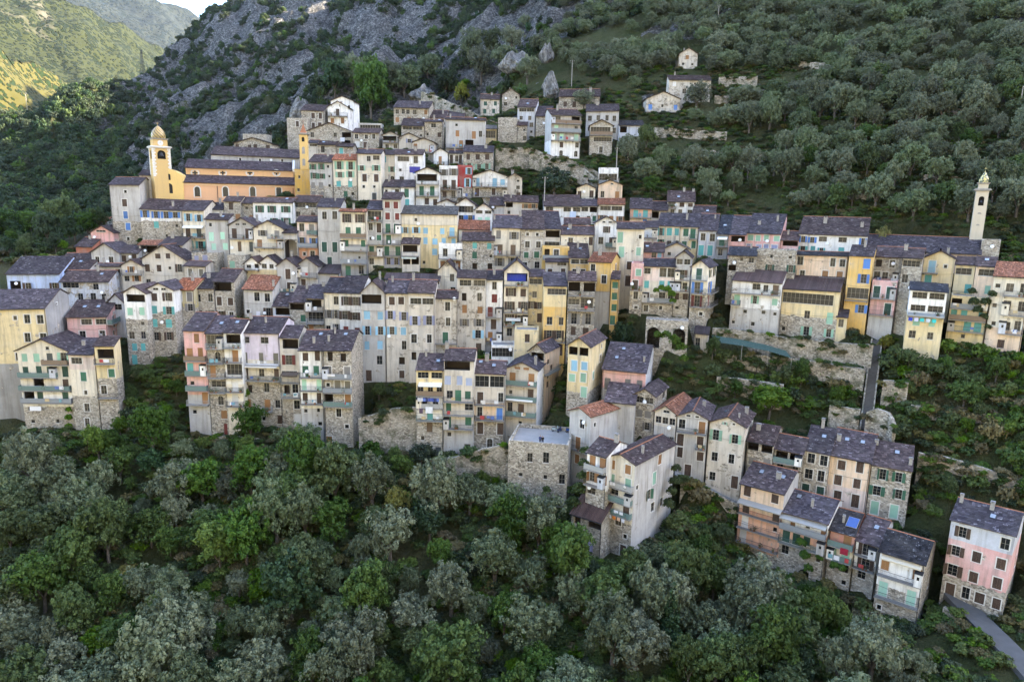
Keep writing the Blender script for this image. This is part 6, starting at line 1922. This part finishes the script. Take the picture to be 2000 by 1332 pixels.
# ------------------------------------------------------------------ trees
LEAF = dict(olive=mk_leaf("olive_leaf", (.058, .078, .036), (.16, .185, .105), .22), broad=mk_leaf("broad_leaf", (.031, .057, .013), (.083, .125, .032)),
            bright=mk_leaf("bright_leaf", (.05, .09, .013), (.115, .17, .03), .35), dark=mk_leaf("evergreen_leaf", (.013, .028, .012), (.036, .062, .024), .15),
            gold=mk_leaf("golden_leaf", (.13, .14, .02), (.24, .24, .04)), scrub=mk_leaf("scrub_leaf", (.018, .034, .015), (.052, .072, .028), .15),
            dry=mk_leaf("dry_scrub", (.075, .07, .028), (.15, .125, .05), .2))
def crown_mesh(seed, lobes, nclump, nleaf, leaf, mat, squash=1.0, spread=.3):
    """leaf-sized faces gathered in tufts over a set of lobes (x,y,z,r)"""
    rg = np.random.RandomState(seed)
    V = []; T = []
    w = np.array([l[3] ** 2 for l in lobes]); w = w / w.sum()
    for _ in range(nclump):
        l = lobes[rg.choice(len(lobes), p=w)]
        d = rg.normal(size=3); d /= np.linalg.norm(d)
        if d[2] < -.35: d[2] *= -.6
        rr = l[3] * (1 - .45 * rg.rand() ** 2.2) * (.85 + .3 * rg.rand())
        c = np.array(l[:3]) + d * rr * np.array([1, 1, squash])
        cr = spread * (.7 + .7 * rg.rand()) * l[3] ** .5
        tint = np.clip(rg.normal(.45, .22) + .12 * d[2], 0, 1)
        pd = rg.normal(size=(nleaf, 3)) + d * .55 + np.array([0, 0, .35]); pd /= np.linalg.norm(pd, axis=1, keepdims=True)
        p = pd * cr * (.55 + .5 * rg.rand(nleaf, 1))
        out = pd + rg.normal(size=(nleaf, 3)) * .33
        out /= np.linalg.norm(out, axis=1, keepdims=True)
        ax = np.cross(out, rg.normal(size=(nleaf, 3))); ax /= np.linalg.norm(ax, axis=1, keepdims=True) + 1e-6
        ay = np.cross(out, ax)
        s = leaf * (.6 + .8 * rg.rand(nleaf, 1)); q = s * (.45 + .3 * rg.rand(nleaf, 1))
        P = c + p
        V.append(np.stack([P - ax * s, P - ay * q, P + ax * s, P + ay * q], 1).reshape(-1, 3))
        T.append(np.clip(tint + rg.normal(size=nleaf) * .13, 0, 1))
    V = np.concatenate(V); T = np.concatenate(T); nf = len(T)
    me = bpy.data.meshes.new("crown")
    me.vertices.add(len(V)); me.vertices.foreach_set("co", V.ravel())
    me.loops.add(nf * 4); me.loops.foreach_set("vertex_index", np.arange(nf * 4))
    me.polygons.add(nf); me.polygons.foreach_set("loop_start", np.arange(0, nf * 4, 4))
    a = me.attributes.new("tint", 'FLOAT', 'FACE'); a.data.foreach_set("value", T.astype(np.float32))
    me.materials.append(mat); me.update(calc_edges=True)
    return me
def trunk_mesh(seed, h, r, nl=4, lean=.5, spread=1.4):
    rg = random.Random(seed); b = MB(); fork = Vector((rg.uniform(-.2, .2) * lean, rg.uniform(-.2, .2) * lean, h * .4))
    b.tube((0, 0, -.8), fork, r, r * .7, n=7)
    for i in range(nl):
        t = 2 * math.pi * (i + rg.random() * .6) / nl; e = Vector((math.cos(t) * spread, math.sin(t) * spread, h * (.85 + .25 * rg.random())))
        m = fork.lerp(e, .5) + Vector((0, 0, .15)); b.tube(fork, m, r * .5, r * .34, n=5); b.tube(m, e, r * .34, r * .1, n=5)
    return b.mesh("trunk", [BARK], smooth=True)
KINDS = {}
def lobes_round(seed, n, R, H0, up=1.0, sp=.62):
    rg = random.Random(seed); L = [(0, 0, H0, R * .74), (0, 0, H0 - R * .35, R * .6)]
    for i in range(n):
        t = 2 * math.pi * i / n + rg.random() * .9; k = R * sp * rg.uniform(.75, 1.15)
        L.append((math.cos(t) * k, math.sin(t) * k, H0 + rg.uniform(-.45, .5) * R * up, R * rg.uniform(.36, .56)))
    L.append((rg.uniform(-.3, .3) * R, rg.uniform(-.3, .3) * R, H0 + R * .55 * up, R * .45))
    return L
for k in range(7):
    KINDS.setdefault("olive_tree", []).append((crown_mesh(k, lobes_round(k, 11, 3.0, 3.4, 1.15, .66), 260, 24, .15, LEAF['olive'], 1.0, .34), trunk_mesh(k, 3.4, .34, 5)))
for k in range(5):
    KINDS.setdefault("broadleaf_tree", []).append((crown_mesh(20 + k, lobes_round(20 + k, 10, 3.0, 4.0, 1.2), 250, 22, .19, LEAF['broad'], 1.0, .38), trunk_mesh(20 + k, 4.0, .26, 5)))
for k in range(3):
    KINDS.setdefault("bright_tree", []).append((crown_mesh(30 + k, lobes_round(30 + k, 7, 2.4, 3.2, .95), 230, 20, .17, LEAF['bright'], 1.0, .36), trunk_mesh(30 + k, 3.2, .2, 4)))
for k in range(3):
    KINDS.setdefault("evergreen_tree", []).append((crown_mesh(40 + k, lobes_round(40 + k, 10, 2.9, 3.4, 1.1), 240, 22, .18, LEAF['dark'], 1.0, .36), trunk_mesh(40 + k, 3.4, .28, 5)))
for k in range(2):
    L = [(0, 0, 1.2 + i * .75, 1.5 * (1 - i / 9.5)) for i in range(9)]
    KINDS.setdefault("conifer_tree", []).append((crown_mesh(50 + k, L, 240, 12, .18, LEAF['dark'], .9, .3), trunk_mesh(50 + k, 4.5, .2, 3, spread=.5)))
for k in range(2):
    KINDS.setdefault("golden_tree", []).append((crown_mesh(55 + k, lobes_round(55 + k, 6, 2.2, 3.0, 1.1), 190, 13, .18, LEAF['gold'], 1.15, .34), trunk_mesh(55 + k, 3.2, .18, 4)))
for k in range(5):
    mat = [LEAF['broad'], LEAF['scrub'], LEAF['bright'], LEAF['broad'], LEAF['dry']][k]
    KINDS.setdefault("shrub", []).append((crown_mesh(60 + k, lobes_round(60 + k, 6, 1.3, .75, .55), 90, 13, .16, mat, .8, .3), trunk_mesh(60 + k, .9, .07, 4, spread=.5)))
for k in range(4):
    mat = [LEAF['scrub'], LEAF['dark'], LEAF['scrub'], LEAF['broad']][k]
    KINDS.setdefault("holm_oak", []).append((crown_mesh(80 + k, lobes_round(80 + k, 6, 1.3, .85, .8), 80, 15, .16, mat, .95, .3), trunk_mesh(80 + k, .9, .07, 4, spread=.5)))
HT = dict(holm_oak=2.1, olive_tree=6.0, broadleaf_tree=7.4, bright_tree=5.8, evergreen_tree=6.4, conifer_tree=8.6, golden_tree=5.6, shrub=1.9)
TREES = []
rt = random.Random(99)
def plant(kind, x, y, s, label, group, cat="tree", k=None, sz=1.0):
    V = KINDS[kind]; k = rt.randrange(len(V)) if k is None else k
    z = gz(x, y)
    rot = rt.random() * 6.28
    if sz == 1.0: sz = rt.uniform(.8, 1.45)
    root = obj(kind, None, None, (x, y, z), rot, scale=(s, s, s * sz)); root.empty_display_size = .3
    tag(root, label, cat, group)
    obj("crown", V[k][0], root); obj("trunk", V[k][1], root)
    TREES.append((x, y, s, kind)); return root
def in_poly(x, y, P):
    c = False; j = len(P) - 1
    for i in range(len(P)):
        if (P[i][1] > y) != (P[j][1] > y) and x < (P[j][0] - P[i][0]) * (y - P[i][1]) / (P[j][1] - P[i][1]) + P[i][0]: c = not c
        j = i
    return c
FA = [(O[0], O[1], u, n, W, D) for O, u, n, W, D, zb in FOOT]
def clear(x, y, m):
    for ox, oy, u, n, W, D in FA:
        dx, dy = x - ox, y - oy; s = dx * u[0] + dy * u[1]
        if s < -m or s > W + m: continue
        t = dx * n[0] + dy * n[1]
        if -m < t < D + m: return False
    for T, w in WAYS:
        if ((T[:, 0] - x) ** 2 + (T[:, 1] - y) ** 2).min() < (w * .5 + m * .6) ** 2: return False
    return True
def front_clear(x, y, z, hgt, r):
    """would a tree here hide a house front from across the valley?"""
    return True

POTLEAF = LEAF['broad']
balcony_things()
# single trees that stand out
def tree_at(kind, px, pyb, hpx, label, group=None, k=None, sz=1.0, cat="tree", Y=None):
    P = hit(px, pyb) if Y is None else at(px, pyb, Y)
    if P is None: return
    s = hpx * P[1] / FPX / HT[kind]
    return plant(kind, P[0], P[1], s / sz ** .5, label, group, cat, k, sz)
tree_at("bright_tree", 1500, 820, 84, "round bright green tree in the garden above the lower row", sz=.85)
tree_at("evergreen_tree", 822, 918, 56, "round dark green shrub tree at the foot of the yellow topped house", sz=.9)
tree_at("bright_tree", 787, 935, 56, "bright green young tree beside the ruined rampart")
tree_at("golden_tree", 775, 1015, 62, "yellow green tree below the ruined rampart")
tree_at("bright_tree", 880, 990, 60, "bright green tree below the sloping stone wall")
tree_at("evergreen_tree", 1082, 392, 62, "large dark round tree against the stone ramp", sz=.85, Y=190)
tree_at("broadleaf_tree", 725, 240, 84, "large green tree standing behind the upper cluster of houses")
tree_at("golden_tree", 900, 212, 36, "small golden tree above the village rampart")
tree_at("golden_tree", 1733, 640, 34, "clipped yellow green bush before the pink house", cat="bush", Y=137)
tree_at("golden_tree", 1728, 462, 50, "autumn yellow tree beside the long chapel roof")
tree_at("bright_tree", 1262, 296, 44, "bright yellow green tree by the low dark shed")
tree_at("conifer_tree", 1306, 1275, 165, "tall pointed conifer among the lower trees", sz=1.3)
tree_at("olive_tree", 585, 905, 82, "grey olive tree before the tall balcony block")
tree_at("broadleaf_tree", 490, 862, 66, "leafy green tree climbing the lilac house's foot")
tree_at("bright_tree", 480, 905, 40, "bright green bush tree below the chapel door")
tree_at("broadleaf_tree", 300, 900, 84, "spreading dark green tree between cream house and tall block")
tree_at("bright_tree", 195, 905, 62, "yellowish green tree below the cream house")
tree_at("broadleaf_tree", 1880, 800, 66, "spreading green garden tree below the cream houses")
tree_at("broadleaf_tree", 1240, 655, 50, "dark bushy tree in the ravine beside the orange house", Y=144)
tree_at("evergreen_tree", 1215, 625, 60, "narrow ivy dark tree in the alley by the ochre annex", Y=147, sz=1.4)
tree_at("broadleaf_tree", 740, 775, 38, "dark bush against the foot of the tall beige block", Y=138)
tree_at("bright_tree", 1885, 852, 34, "lime green leafy patch in the garden wall terrace")
tree_at("bright_tree", 1603, 1195, 50, "lime bush at the foot of the lowest row")
tree_at("bright_tree", 1633, 1240, 56, "yellow green sapling below the white house with dark balconies")
tree_at("olive_tree", 1360, 215, 46, "olive tree in front of the slope farmhouse")
tree_at("olive_tree", 1140, 215, 40, "olive tree beside the low stone house in the upper village")
tree_at("bright_tree", 905, 180, 26, "pale green tree at the top of the rampart")
tree_at("evergreen_tree", 655, 195, 55, "dark tree rising behind the white gable")
tree_at("olive_tree", 690, 178, 40, "silver tree above the green upper tree")
tree_at("evergreen_tree", 870, 190, 55, "dark tree behind the rampart")
for px, pb, hp in ((790, 190, 52), (835, 165, 48), (940, 165, 46), (985, 150, 50), (760, 175, 45), (1030, 165, 44), (720, 165, 40), (920, 130, 46), (960, 120, 44), (1000, 110, 44)):
    tree_at("olive_tree" if px % 3 else "broadleaf_tree", px, pb, hp, "silver green tree on the ridge just above the upper houses", "trees on the ridge above the upper houses")

for i, (px, pb, hp) in enumerate(((560, 262, 22), (545, 285, 22), (620, 180, 26), (1015, 190, 24))):
    tree_at("holm_oak", px, pb, hp, ["dark holm oak bush below the upper crag", "dark holm oak bush beside the convent roof", "dark holm oak bush above the four linteled windows", "holm oak bush under the broad grey crag"][i], k=i, cat="bush")
for i, (px, pb, hp) in enumerate(((10, 476, 56), (38, 480, 50), (66, 474, 56), (95, 480, 52), (120, 470, 56), (148, 474, 50), (172, 466, 46), (-20, 486, 60), (52, 494, 34), (110, 496, 34), (195, 452, 44), (20, 500, 30))):
    P_ = hit(px, pb, 150)
    if P_ is not None: plant("evergreen_tree" if i % 2 else "broadleaf_tree", P_[0], P_[1], hp * P_[1] / FPX / 6.6, "dark tree on the cliff edge behind the far left houses", "dark trees on the left cliff")
def scatter(region, bounds, n, mind, kinds, smin, smax, label, group, margin=2.2, maxn=400, cat="tree", hide=None):
    X0, X1, Y0, Y1 = bounds; out = []; c = 0
    cell = {}
    for x, y, s, kd in TREES: cell.setdefault((int(x // 6), int(y // 6)), []).append((x, y))
    for _ in range(n):
        x = rt.uniform(X0, X1); y = rt.uniform(Y0, Y1); z = float(bil(GZ0, GX0, GY0, GS, x, y))
        px, py = proj((x, y, z))
        if not any(in_poly(px, py, R) for R in region): continue
        md = mind * rt.uniform(.75, 1.35)
        k = (int(x // 6), int(y // 6)); bad = False
        for i in (-1, 0, 1):
            for j in (-1, 0, 1):
                for a, b_ in cell.get((k[0] + i, k[1] + j), ()):
                    if (a - x) ** 2 + (b_ - y) ** 2 < md * md: bad = True
        if bad or not clear(x, y, margin): continue
        cell.setdefault(k, []).append((x, y))
        out.append((x, y, py))
    return out
FG = [[(-300, 905), (120, 905), (240, 905), (345, 900), (380, 895), (480, 905), (560, 920), (640, 930), (690, 950), (760, 960), (850, 965), (900, 960), (985, 1000), (1060, 1035), (1110, 1100), (1130, 1150), (1260, 1130), (1350, 1145), (1430, 1150), (1540, 1185), (1620, 1240), (1700, 1270), (1800, 1300), (1850, 1400), (1850, 1700), (-300, 1700)]]
def mixed(y0pts, weights, smin, smax, labels):
    pass
pts = scatter(FG, (-95, 75, 62, 140), 14000, 4.2, None, 1, 1, None, None)
FGL = {"olive_tree": ("grey green olive tree in the wooded slope below the village", "olive trees below the village"),
       "broadleaf_tree": ("leafy green tree in the wooded slope below the village", "leafy trees below the village"),
       "bright_tree": ("light green tree in the wooded slope below the village", "light green trees below the village"),
       "evergreen_tree": ("dark evergreen tree in the wooded slope below the village", "evergreens below the village")}
for x, y, py in pts:
    v = float(vnoise(x / 14, y / 14, 77)); r = rt.random()
    if float(vnoise(x / 9, y / 7, 91)) > .76: continue
    kd = "olive_tree" if r < .18 + .62 * v else ("broadleaf_tree" if r < .82 else ("bright_tree" if r < .93 else "evergreen_tree"))
    s = rt.uniform(.5, 1.45) * (.68 if py < 965 else 1.0)
    for _ in range(8):                       # crowns stay below the feet of the houses behind them
        z_ = gz(x, y); tx, ty = proj((x, y, z_ + HT[kd] * s * 1.1))
        if any(in_poly(tx, ty + 62, R) for R in FG): break
        s *= .86
    if s > .3: plant(kd, x, y, s, *FGL[kd])
pts = scatter(FG, (-95, 75, 62, 140), 5000, 2.6, None, 1, 1, None, None)
EXTRA = []
for q_, (x, y, py) in enumerate(pts[:240]):
    if q_ >= 70: EXTRA.append((x, y, rt.uniform(.6, 1.4))); continue
    plant("shrub", x, y, rt.uniform(.6, 1.5), "low shrub between the trees of the slope below the village", "shrubs below the village", "shrub")
# the olive slope on the right: the nearer trees one by one, the far ones as a mass
SL = [[(1215, 325), (1240, 345), (1225, 400), (1300, 372), (1370, 395), (1460, 412), (1560, 416), (1700, 432), (1715, 455), (1780, 458), (1895, 455), (1960, 470), (2140, 500), (2140, -120), (1010, -120), (990, 40), (1040, 110), (1130, 150), (1230, 170), (1250, 235), (1265, 300)]]
pts = scatter(SL, (0, 260, 140, 420), 22000, 4.2, None, 1, 1, None, None, margin=3.0)
pts = [(x, y, py) for x, y, py in pts if float(fbm(np.array(x / 22), np.array(y / 14), 93, 3)) < .6]
pts.sort(key=lambda p: p[1])
FARPTS = []
# keep the view open to the farm buildings
def hides_farm(x, y, s):
    z = gz(x, y); px, py = proj((x, y, z)); top = py - 6.2 * s * FPX / y
    for (a, b_, c, d) in ((1262, 150, 1392, 205), (1325, 95, 1366, 132), (1142, 205, 1212, 300), (1210, 240, 1260, 262), (1060, 215, 1137, 300), (1404, 148, 1482, 160), (1300, 372, 1362, 420)):
        if a - 12 < px < b_ * 0 + c + 12 and py > b_ and top < d and py > b_ + 2 and top < d - 6 and py < d + 40: return True
    return False
ni = 0
for x, y, py in pts:
    s = rt.uniform(.6, 1.25)
    if hides_farm(x, y, s): continue
    if ni < 175 and y < 225:
        r = rt.random(); ni += 1
        if r < .84: plant("olive_tree", x, y, s, "silvery olive tree on the terraced slope behind the right hand houses", "olive trees on the right hand slope")
        else: plant("broadleaf_tree", x, y, s * .8, "darker green tree among the olives on the right hand slope", "darker trees on the right hand slope")
    else: FARPTS.append((x, y, s))
for i, (lab, pp_) in enumerate((("short terrace wall high on the right hand olive slope", [(1560, 120), (1625, 124)]), ("terrace wall among olives above the long chapel", [(1805, 340), (1890, 346)]),
        ("low terrace wall above the white house with blue shutters", [(1630, 372), (1700, 378)]), ("terrace wall in the middle of the right hand olive slope", [(1450, 300), (1520, 306)]), ("upper terrace wall at the right edge of the olive slope", [(1850, 210), (1935, 218)]), ("pale terrace wall below the olive slope farmhouses", [(1355, 290), (1412, 296)]))):
    stone_wall(lab, pp_, 1.8)
# gardens and banks
GD = [[(-40, 478), (60, 476), (150, 470), (160, 500), (120, 512), (-40, 520)], [(1365, 700), (1450, 705), (1560, 715), (1690, 735), (1680, 800), (1560, 805), (1470, 790), (1400, 770)], [(1725, 685), (1790, 690), (1990, 715), (2080, 740), (2080, 960), (1990, 925), (1880, 880), (1760, 850), (1740, 780)],
      [(1800, 920), (1900, 940), (2020, 980), (2020, 1000), (1870, 985), (1800, 970)], [(232, 740), (352, 735), (352, 860), (232, 860)], [(1315, 985), (1400, 1000), (1425, 1110), (1300, 1110), (1260, 1060)],
      [(845, 925), (985, 905), (985, 990), (850, 960)], [(700, 880), (740, 890), (740, 940), (650, 935)], [(1215, 640), (1340, 690), (1340, 720), (1290, 715), (1210, 690)], [(-60, 835), (30, 850), (120, 865), (230, 860), (350, 875), (480, 870), (600, 890), (700, 905), (850, 925), (850, 960), (640, 935), (480, 910), (340, 905), (-60, 910)], [(1010, 1000), (1110, 1010), (1110, 1100), (1240, 1105), (1240, 1135), (1120, 1150), (1050, 1040)], [(1430, 1120), (1560, 1150), (1700, 1190), (1830, 1250), (1830, 1300), (1620, 1240), (1430, 1150)]]
pts = scatter(GD, (-140, 120, 92, 200), 26000, 1.9, None, 1, 1, None, None, margin=1.0)
for x, y, py in pts:
    r = rt.random()
    if r < .8 and rt.random() < .28 or (r < .8 and y > 160): EXTRA.append((x, y, rt.uniform(.7, 1.5)))
    elif r < .8: plant("shrub", x, y, rt.uniform(.75, 1.6), "leafy shrub in the terraced gardens between the house rows", "garden shrubs", "shrub")
    else: plant("bright_tree" if r < .87 else "broadleaf_tree", x, y, rt.uniform(.4, .62), "small fruit tree in the terraced gardens between the house rows", "small garden trees")

def ivy(label, pts, mat='broad', n=60, name="ivy", cat="ivy"):
    """a climber spread over a wall along the given points (pixel, depth, reach)"""
    W = [(*at(px, py, Y), r) for px, py, Y, r in pts]; c = np.mean([w[:3] for w in W], 0)
    L = [(w[0] - c[0], w[1] - c[1], w[2] - c[2], w[3]) for w in W]
    o = obj(name, crown_mesh(len(pts) + int(pts[0][0]), L, n * len(pts), 16, .15, LEAF[mat], 1.0, .3), None, tuple(c)); tag(o, label, cat)
ivy("ivy hanging between the stone hall and the grey flanked house", [(1142, 880, 112.5, .7), (1140, 905, 112, .8), (1138, 930, 112, .9), (1130, 955, 112, 1.0), (1118, 985, 112, 1.2), (1105, 1010, 113, 1.3), (1095, 1040, 112, 1.3), (1118, 1020, 112, 1.1), (1080, 985, 115, .9), (1068, 960, 116, .8), (1125, 1050, 109.5, 1.0)])
ivy("vine over the pale pink house's balcony", [(1282, 568, 147, .5), (1292, 563, 147, .6), (1304, 566, 147, .7), (1312, 575, 147, .7), (1314, 588, 147, .5)], 'bright')
ivy("climbing vine over the cream cluttered balconies", [(1898, 570, 131, .6), (1902, 590, 130.5, .7), (1910, 606, 130, .7), (1925, 590, 130, .7), (1938, 575, 129, .6), (1922, 620, 130, .6), (1930, 640, 129.5, .5)])
ivy("vine draped over the maroon balcony house", [(1565, 1060, 107, .7), (1572, 1085, 106.5, .7), (1578, 1110, 106, .6), (1600, 1090, 105.5, .5), (1630, 1105, 104, .6), (1645, 1110, 103.5, .5)])
ivy("leafy vine beside the large slate roof's white gable", [(1302, 655, 138, .9), (1318, 665, 137, 1.0), (1330, 680, 136, 1.0), (1335, 700, 135, .8), (1285, 655, 139, .8)], 'bright')
ivy("creeper on the flank of the tall grey house above the bank", [(1320, 915, 116, .7), (1318, 940, 115.5, .8), (1312, 960, 115, .8), (1306, 985, 114, .9)])
ivy("green creeper on the lilac house's stone foot", [(480, 770, 134.5, .8), (476, 790, 134, .9), (484, 808, 134, 1.0), (492, 830, 133, 1.1)], 'bright')
ivy("ivy column at the corner of the cream house with dark green shutters", [(134, 800, 135, .4), (134, 815, 135, .5), (135, 832, 135, .5)], 'bright')
ivy("wide vine pergola below the cream and glass fronted houses", [(1750, 690, 131, 1.6), (1775, 700, 129.5, 1.8), (1800, 712, 128.5, 1.8), (1735, 710, 131, 1.5), (1830, 722, 127, 1.6), (1870, 735, 125.5, 1.8), (1900, 745, 124, 1.7), (1785, 735, 128, 1.5)], 'broad', 60)
def net():
    pts = [(1390, 655), (1440, 662), (1490, 672), (1535, 685)]; b = MB(); P = [at(px, py, Y) for (px, py), Y in zip(pts, (143, 141.5, 140, 138.5))]
    for i in range(len(P) - 1):
        A, B = P[i], P[i + 1]; q = np.array([.4, -2.2, -1.0]); t_ = np.array([0, 0, .03])
        b.hexa([A + q - t_, B + q - t_, B - t_, A - t_], [A + q, B + q, B, A])
    root = obj("shade_net", b.mesh("shade_net", [PAINT]), color=(.006, .04, .032)); tag(root, "dark green shade net stretched over the garden terrace", "net")
    for i, p in enumerate(P):
        b = MB(); q = p + np.array([.4, -2.2, -1.0]); b.tube((q[0], q[1], q[2] - 3), (q[0], q[1], q[2] + .1), .05); obj("post", b.mesh("post", [CHIM]), root)
net()

# ------------------------------------------------------------------ scrub, undergrowth and far woods: masses nobody could count
SRC = {}
def src_collection(kind, n=None):
    if kind not in SRC:
        c = bpy.data.collections.new("leaf_" + kind); seen = set()
        for o in COL.objects:
            if o.name.split('.')[0] == "crown" and o.data.name not in seen and any(o.data == v[0] for v in KINDS[kind]):
                seen.add(o.data.name); c.objects.link(o)
        SRC[kind] = c
    return SRC[kind]
def mass(name, label, cat, kind, P, Sc):
    P = np.array(P, float); n = len(P)
    me = bpy.data.meshes.new(name); me.vertices.add(n); me.vertices.foreach_set("co", P.ravel())
    for an, tp, arr in (("sc", 'FLOAT_VECTOR', np.array(Sc, np.float32)), ("rot", 'FLOAT_VECTOR', np.stack([np.random.RandomState(1).uniform(-.15, .15, n), np.random.RandomState(2).uniform(-.15, .15, n), np.random.RandomState(3).uniform(0, 6.28, n)], -1).astype(np.float32))):
        a = me.attributes.new(an, tp, 'POINT'); a.data.foreach_set("vector", arr.ravel())
    o = obj(name, me); tag(o, label, cat, kind="stuff")
    ng = bpy.data.node_groups.new(name, 'GeometryNodeTree')
    ng.interface.new_socket("Geometry", in_out='INPUT', socket_type='NodeSocketGeometry'); ng.interface.new_socket("Geometry", in_out='OUTPUT', socket_type='NodeSocketGeometry')
    N = ng.nodes; gi = N.new("NodeGroupInput"); go = N.new("NodeGroupOutput")
    ip = N.new("GeometryNodeInstanceOnPoints"); ci = N.new("GeometryNodeCollectionInfo")
    ci.inputs[0].default_value = src_collection(kind); ci.inputs[1].default_value = True; ci.inputs[2].default_value = True
    asc = N.new("GeometryNodeInputNamedAttribute"); asc.data_type = 'FLOAT_VECTOR'; asc.inputs[0].default_value = "sc"
    aro = N.new("GeometryNodeInputNamedAttribute"); aro.data_type = 'FLOAT_VECTOR'; aro.inputs[0].default_value = "rot"
    e2r = N.new("FunctionNodeEulerToRotation")
    lk = ng.links.new
    lk(gi.outputs[0], ip.inputs["Points"]); lk(ci.outputs[0], ip.inputs["Instance"]); ip.inputs["Pick Instance"].default_value = True
    lk(asc.outputs[0], ip.inputs["Scale"]); lk(aro.outputs[0], e2r.inputs[0]); lk(e2r.outputs[0], ip.inputs["Rotation"]); lk(ip.outputs[0], go.inputs[0])
    md = o.modifiers.new("scatter", 'NODES'); md.node_group = ng
    return o
rg = np.random.RandomState(12)
mass("olive_wood", "mass of olive trees covering the upper slope", "wood", "olive_tree", [(x, y, gz(x, y)) for x, y, s in FARPTS], [(s, s, s) for x, y, s in FARPTS])
# mountain scrub
def mountain_points(n, seed, lo, hi):
    rg = np.random.RandomState(seed); X = rg.uniform(-360, 240, n); Y = rg.uniform(255, 640, n)
    m = mountain_mask(X, Y); v = fbm(X / 30, Y / 26, 41, 5); v2 = fbm(X / 9, Y / 9, 55, 3)
    left = sstep(-.5, -.6, X / Y)                                # woods thicken down to the valley
    low = sstep(325, 285, Y)
    keep = (m > .3) & ((.2 + .6 * v + .85 * (v2 - .5) + .33 * left + .1 * low) > rg.uniform(lo, hi, n))
    X, Y = X[keep], Y[keep]; Z = bil(GZ, GX0, GY0, GS, X, Y)
    return np.stack([X, Y, Z], -1), left[keep]
P, lf = mountain_points(48000, 5, .46, .61)
s = rg.uniform(.55, 1.6, len(P)) * (1 + .6 * lf)
mass("mountain_scrub", "dark scrub and holm oak clinging to the rocky mountain", "scrub", "holm_oak", P, np.stack([s, s, s * rg.uniform(.9, 1.5, len(P))], -1))
P, lf = mountain_points(60000, 15, .40, .62)
s = rg.uniform(.22, .6, len(P))
mass("mountain_heath", "low heath and tufts rooted in the mountain rock", "scrub", "holm_oak", P, np.stack([s, s, s], -1))
P, lf = mountain_points(9000, 8, .62, .82)
P = P[:4200]; lf = lf[:4200]
s = rg.uniform(.5, 1.0, len(P)) * (.8 + .3 * lf)
mass("mountain_wood", "dark woods filling the valley side behind the church", "wood", "evergreen_tree", P - np.array([0, 0, .5]), np.stack([s, s, s], -1))
# weeds and brambles over the near ground
X = rg.uniform(-100, 130, 90000); Y = rg.uniform(75, 262, 90000); Z = bil(GZ, GX0, GY0, GS, X, Y)
pp = np.array([proj(p) for p in np.stack([X, Y, Z], -1)])
ok = (pp[:, 0] > -60) & (pp[:, 0] < 2060) & (pp[:, 1] > 130) & (pp[:, 1] < 1420) & (fbm(X / 6, Y / 6, 63, 3) > rg.uniform(.3, .62, len(X)))
ok &= np.array([clear(x, y, .9) if o_ else False for x, y, o_ in zip(X, Y, ok)])
P = np.stack([X, Y, Z], -1)[ok][:15000]
WP = []
for o in COL.objects:
    if o.name.startswith("stone_wall"):
        vs = o.data.vertices
        for k in range(0, len(vs), 8):
            for _ in range(2):
                q = vs[k + rg.choice([4, 5])].co + o.location
                if rg.rand() < .55: WP.append((q[0] + rg.uniform(-.5, .5), q[1] + rg.uniform(-.5, .2), q[2] - abs(rg.normal()) * 1.2))
P = np.concatenate([P, np.array(WP)])
s = rg.uniform(.25, .95, len(P)) * np.where(P[:, 1] < 128, 1.25, .9)
P = np.concatenate([P, np.array([(x, y, gz(x, y)) for x, y, q in EXTRA])]); s = np.concatenate([s, np.array([q for x, y, q in EXTRA])])
mass("undergrowth", "brambles and weeds covering the banks between trees and walls", "undergrowth", "shrub", P, np.stack([s, s, s * .8], -1))

# ------------------------------------------------------------------ air
def haze():
    b = MB(); b.box(-2600, -1000, -60, 2600, 4600, 1500)
    me = bpy.data.meshes.new("haze"); me.from_pydata(b.v, [], b.f)
    m = bpy.data.materials.new("valley_air"); m.use_nodes = True; t = m.node_tree
    for n in list(t.nodes):
        if n.type == 'BSDF_PRINCIPLED': t.nodes.remove(n)
    pv = t.nodes.new("ShaderNodeVolumePrincipled"); pv.inputs["Color"].default_value = (.55, .72, 1, 1); pv.inputs["Density"].default_value = HAZE_D; pv.inputs["Anisotropy"].default_value = .2
    out = [n for n in t.nodes if n.type == 'OUTPUT_MATERIAL'][0]
    t.links.new(pv.outputs[0], out.inputs["Volume"])
    me.materials.append(m); o = obj("haze", me); tag(o, kind="stuff", label="thin bluish haze filling the valley air", cat="haze")
HAZE_D = .000014
haze()
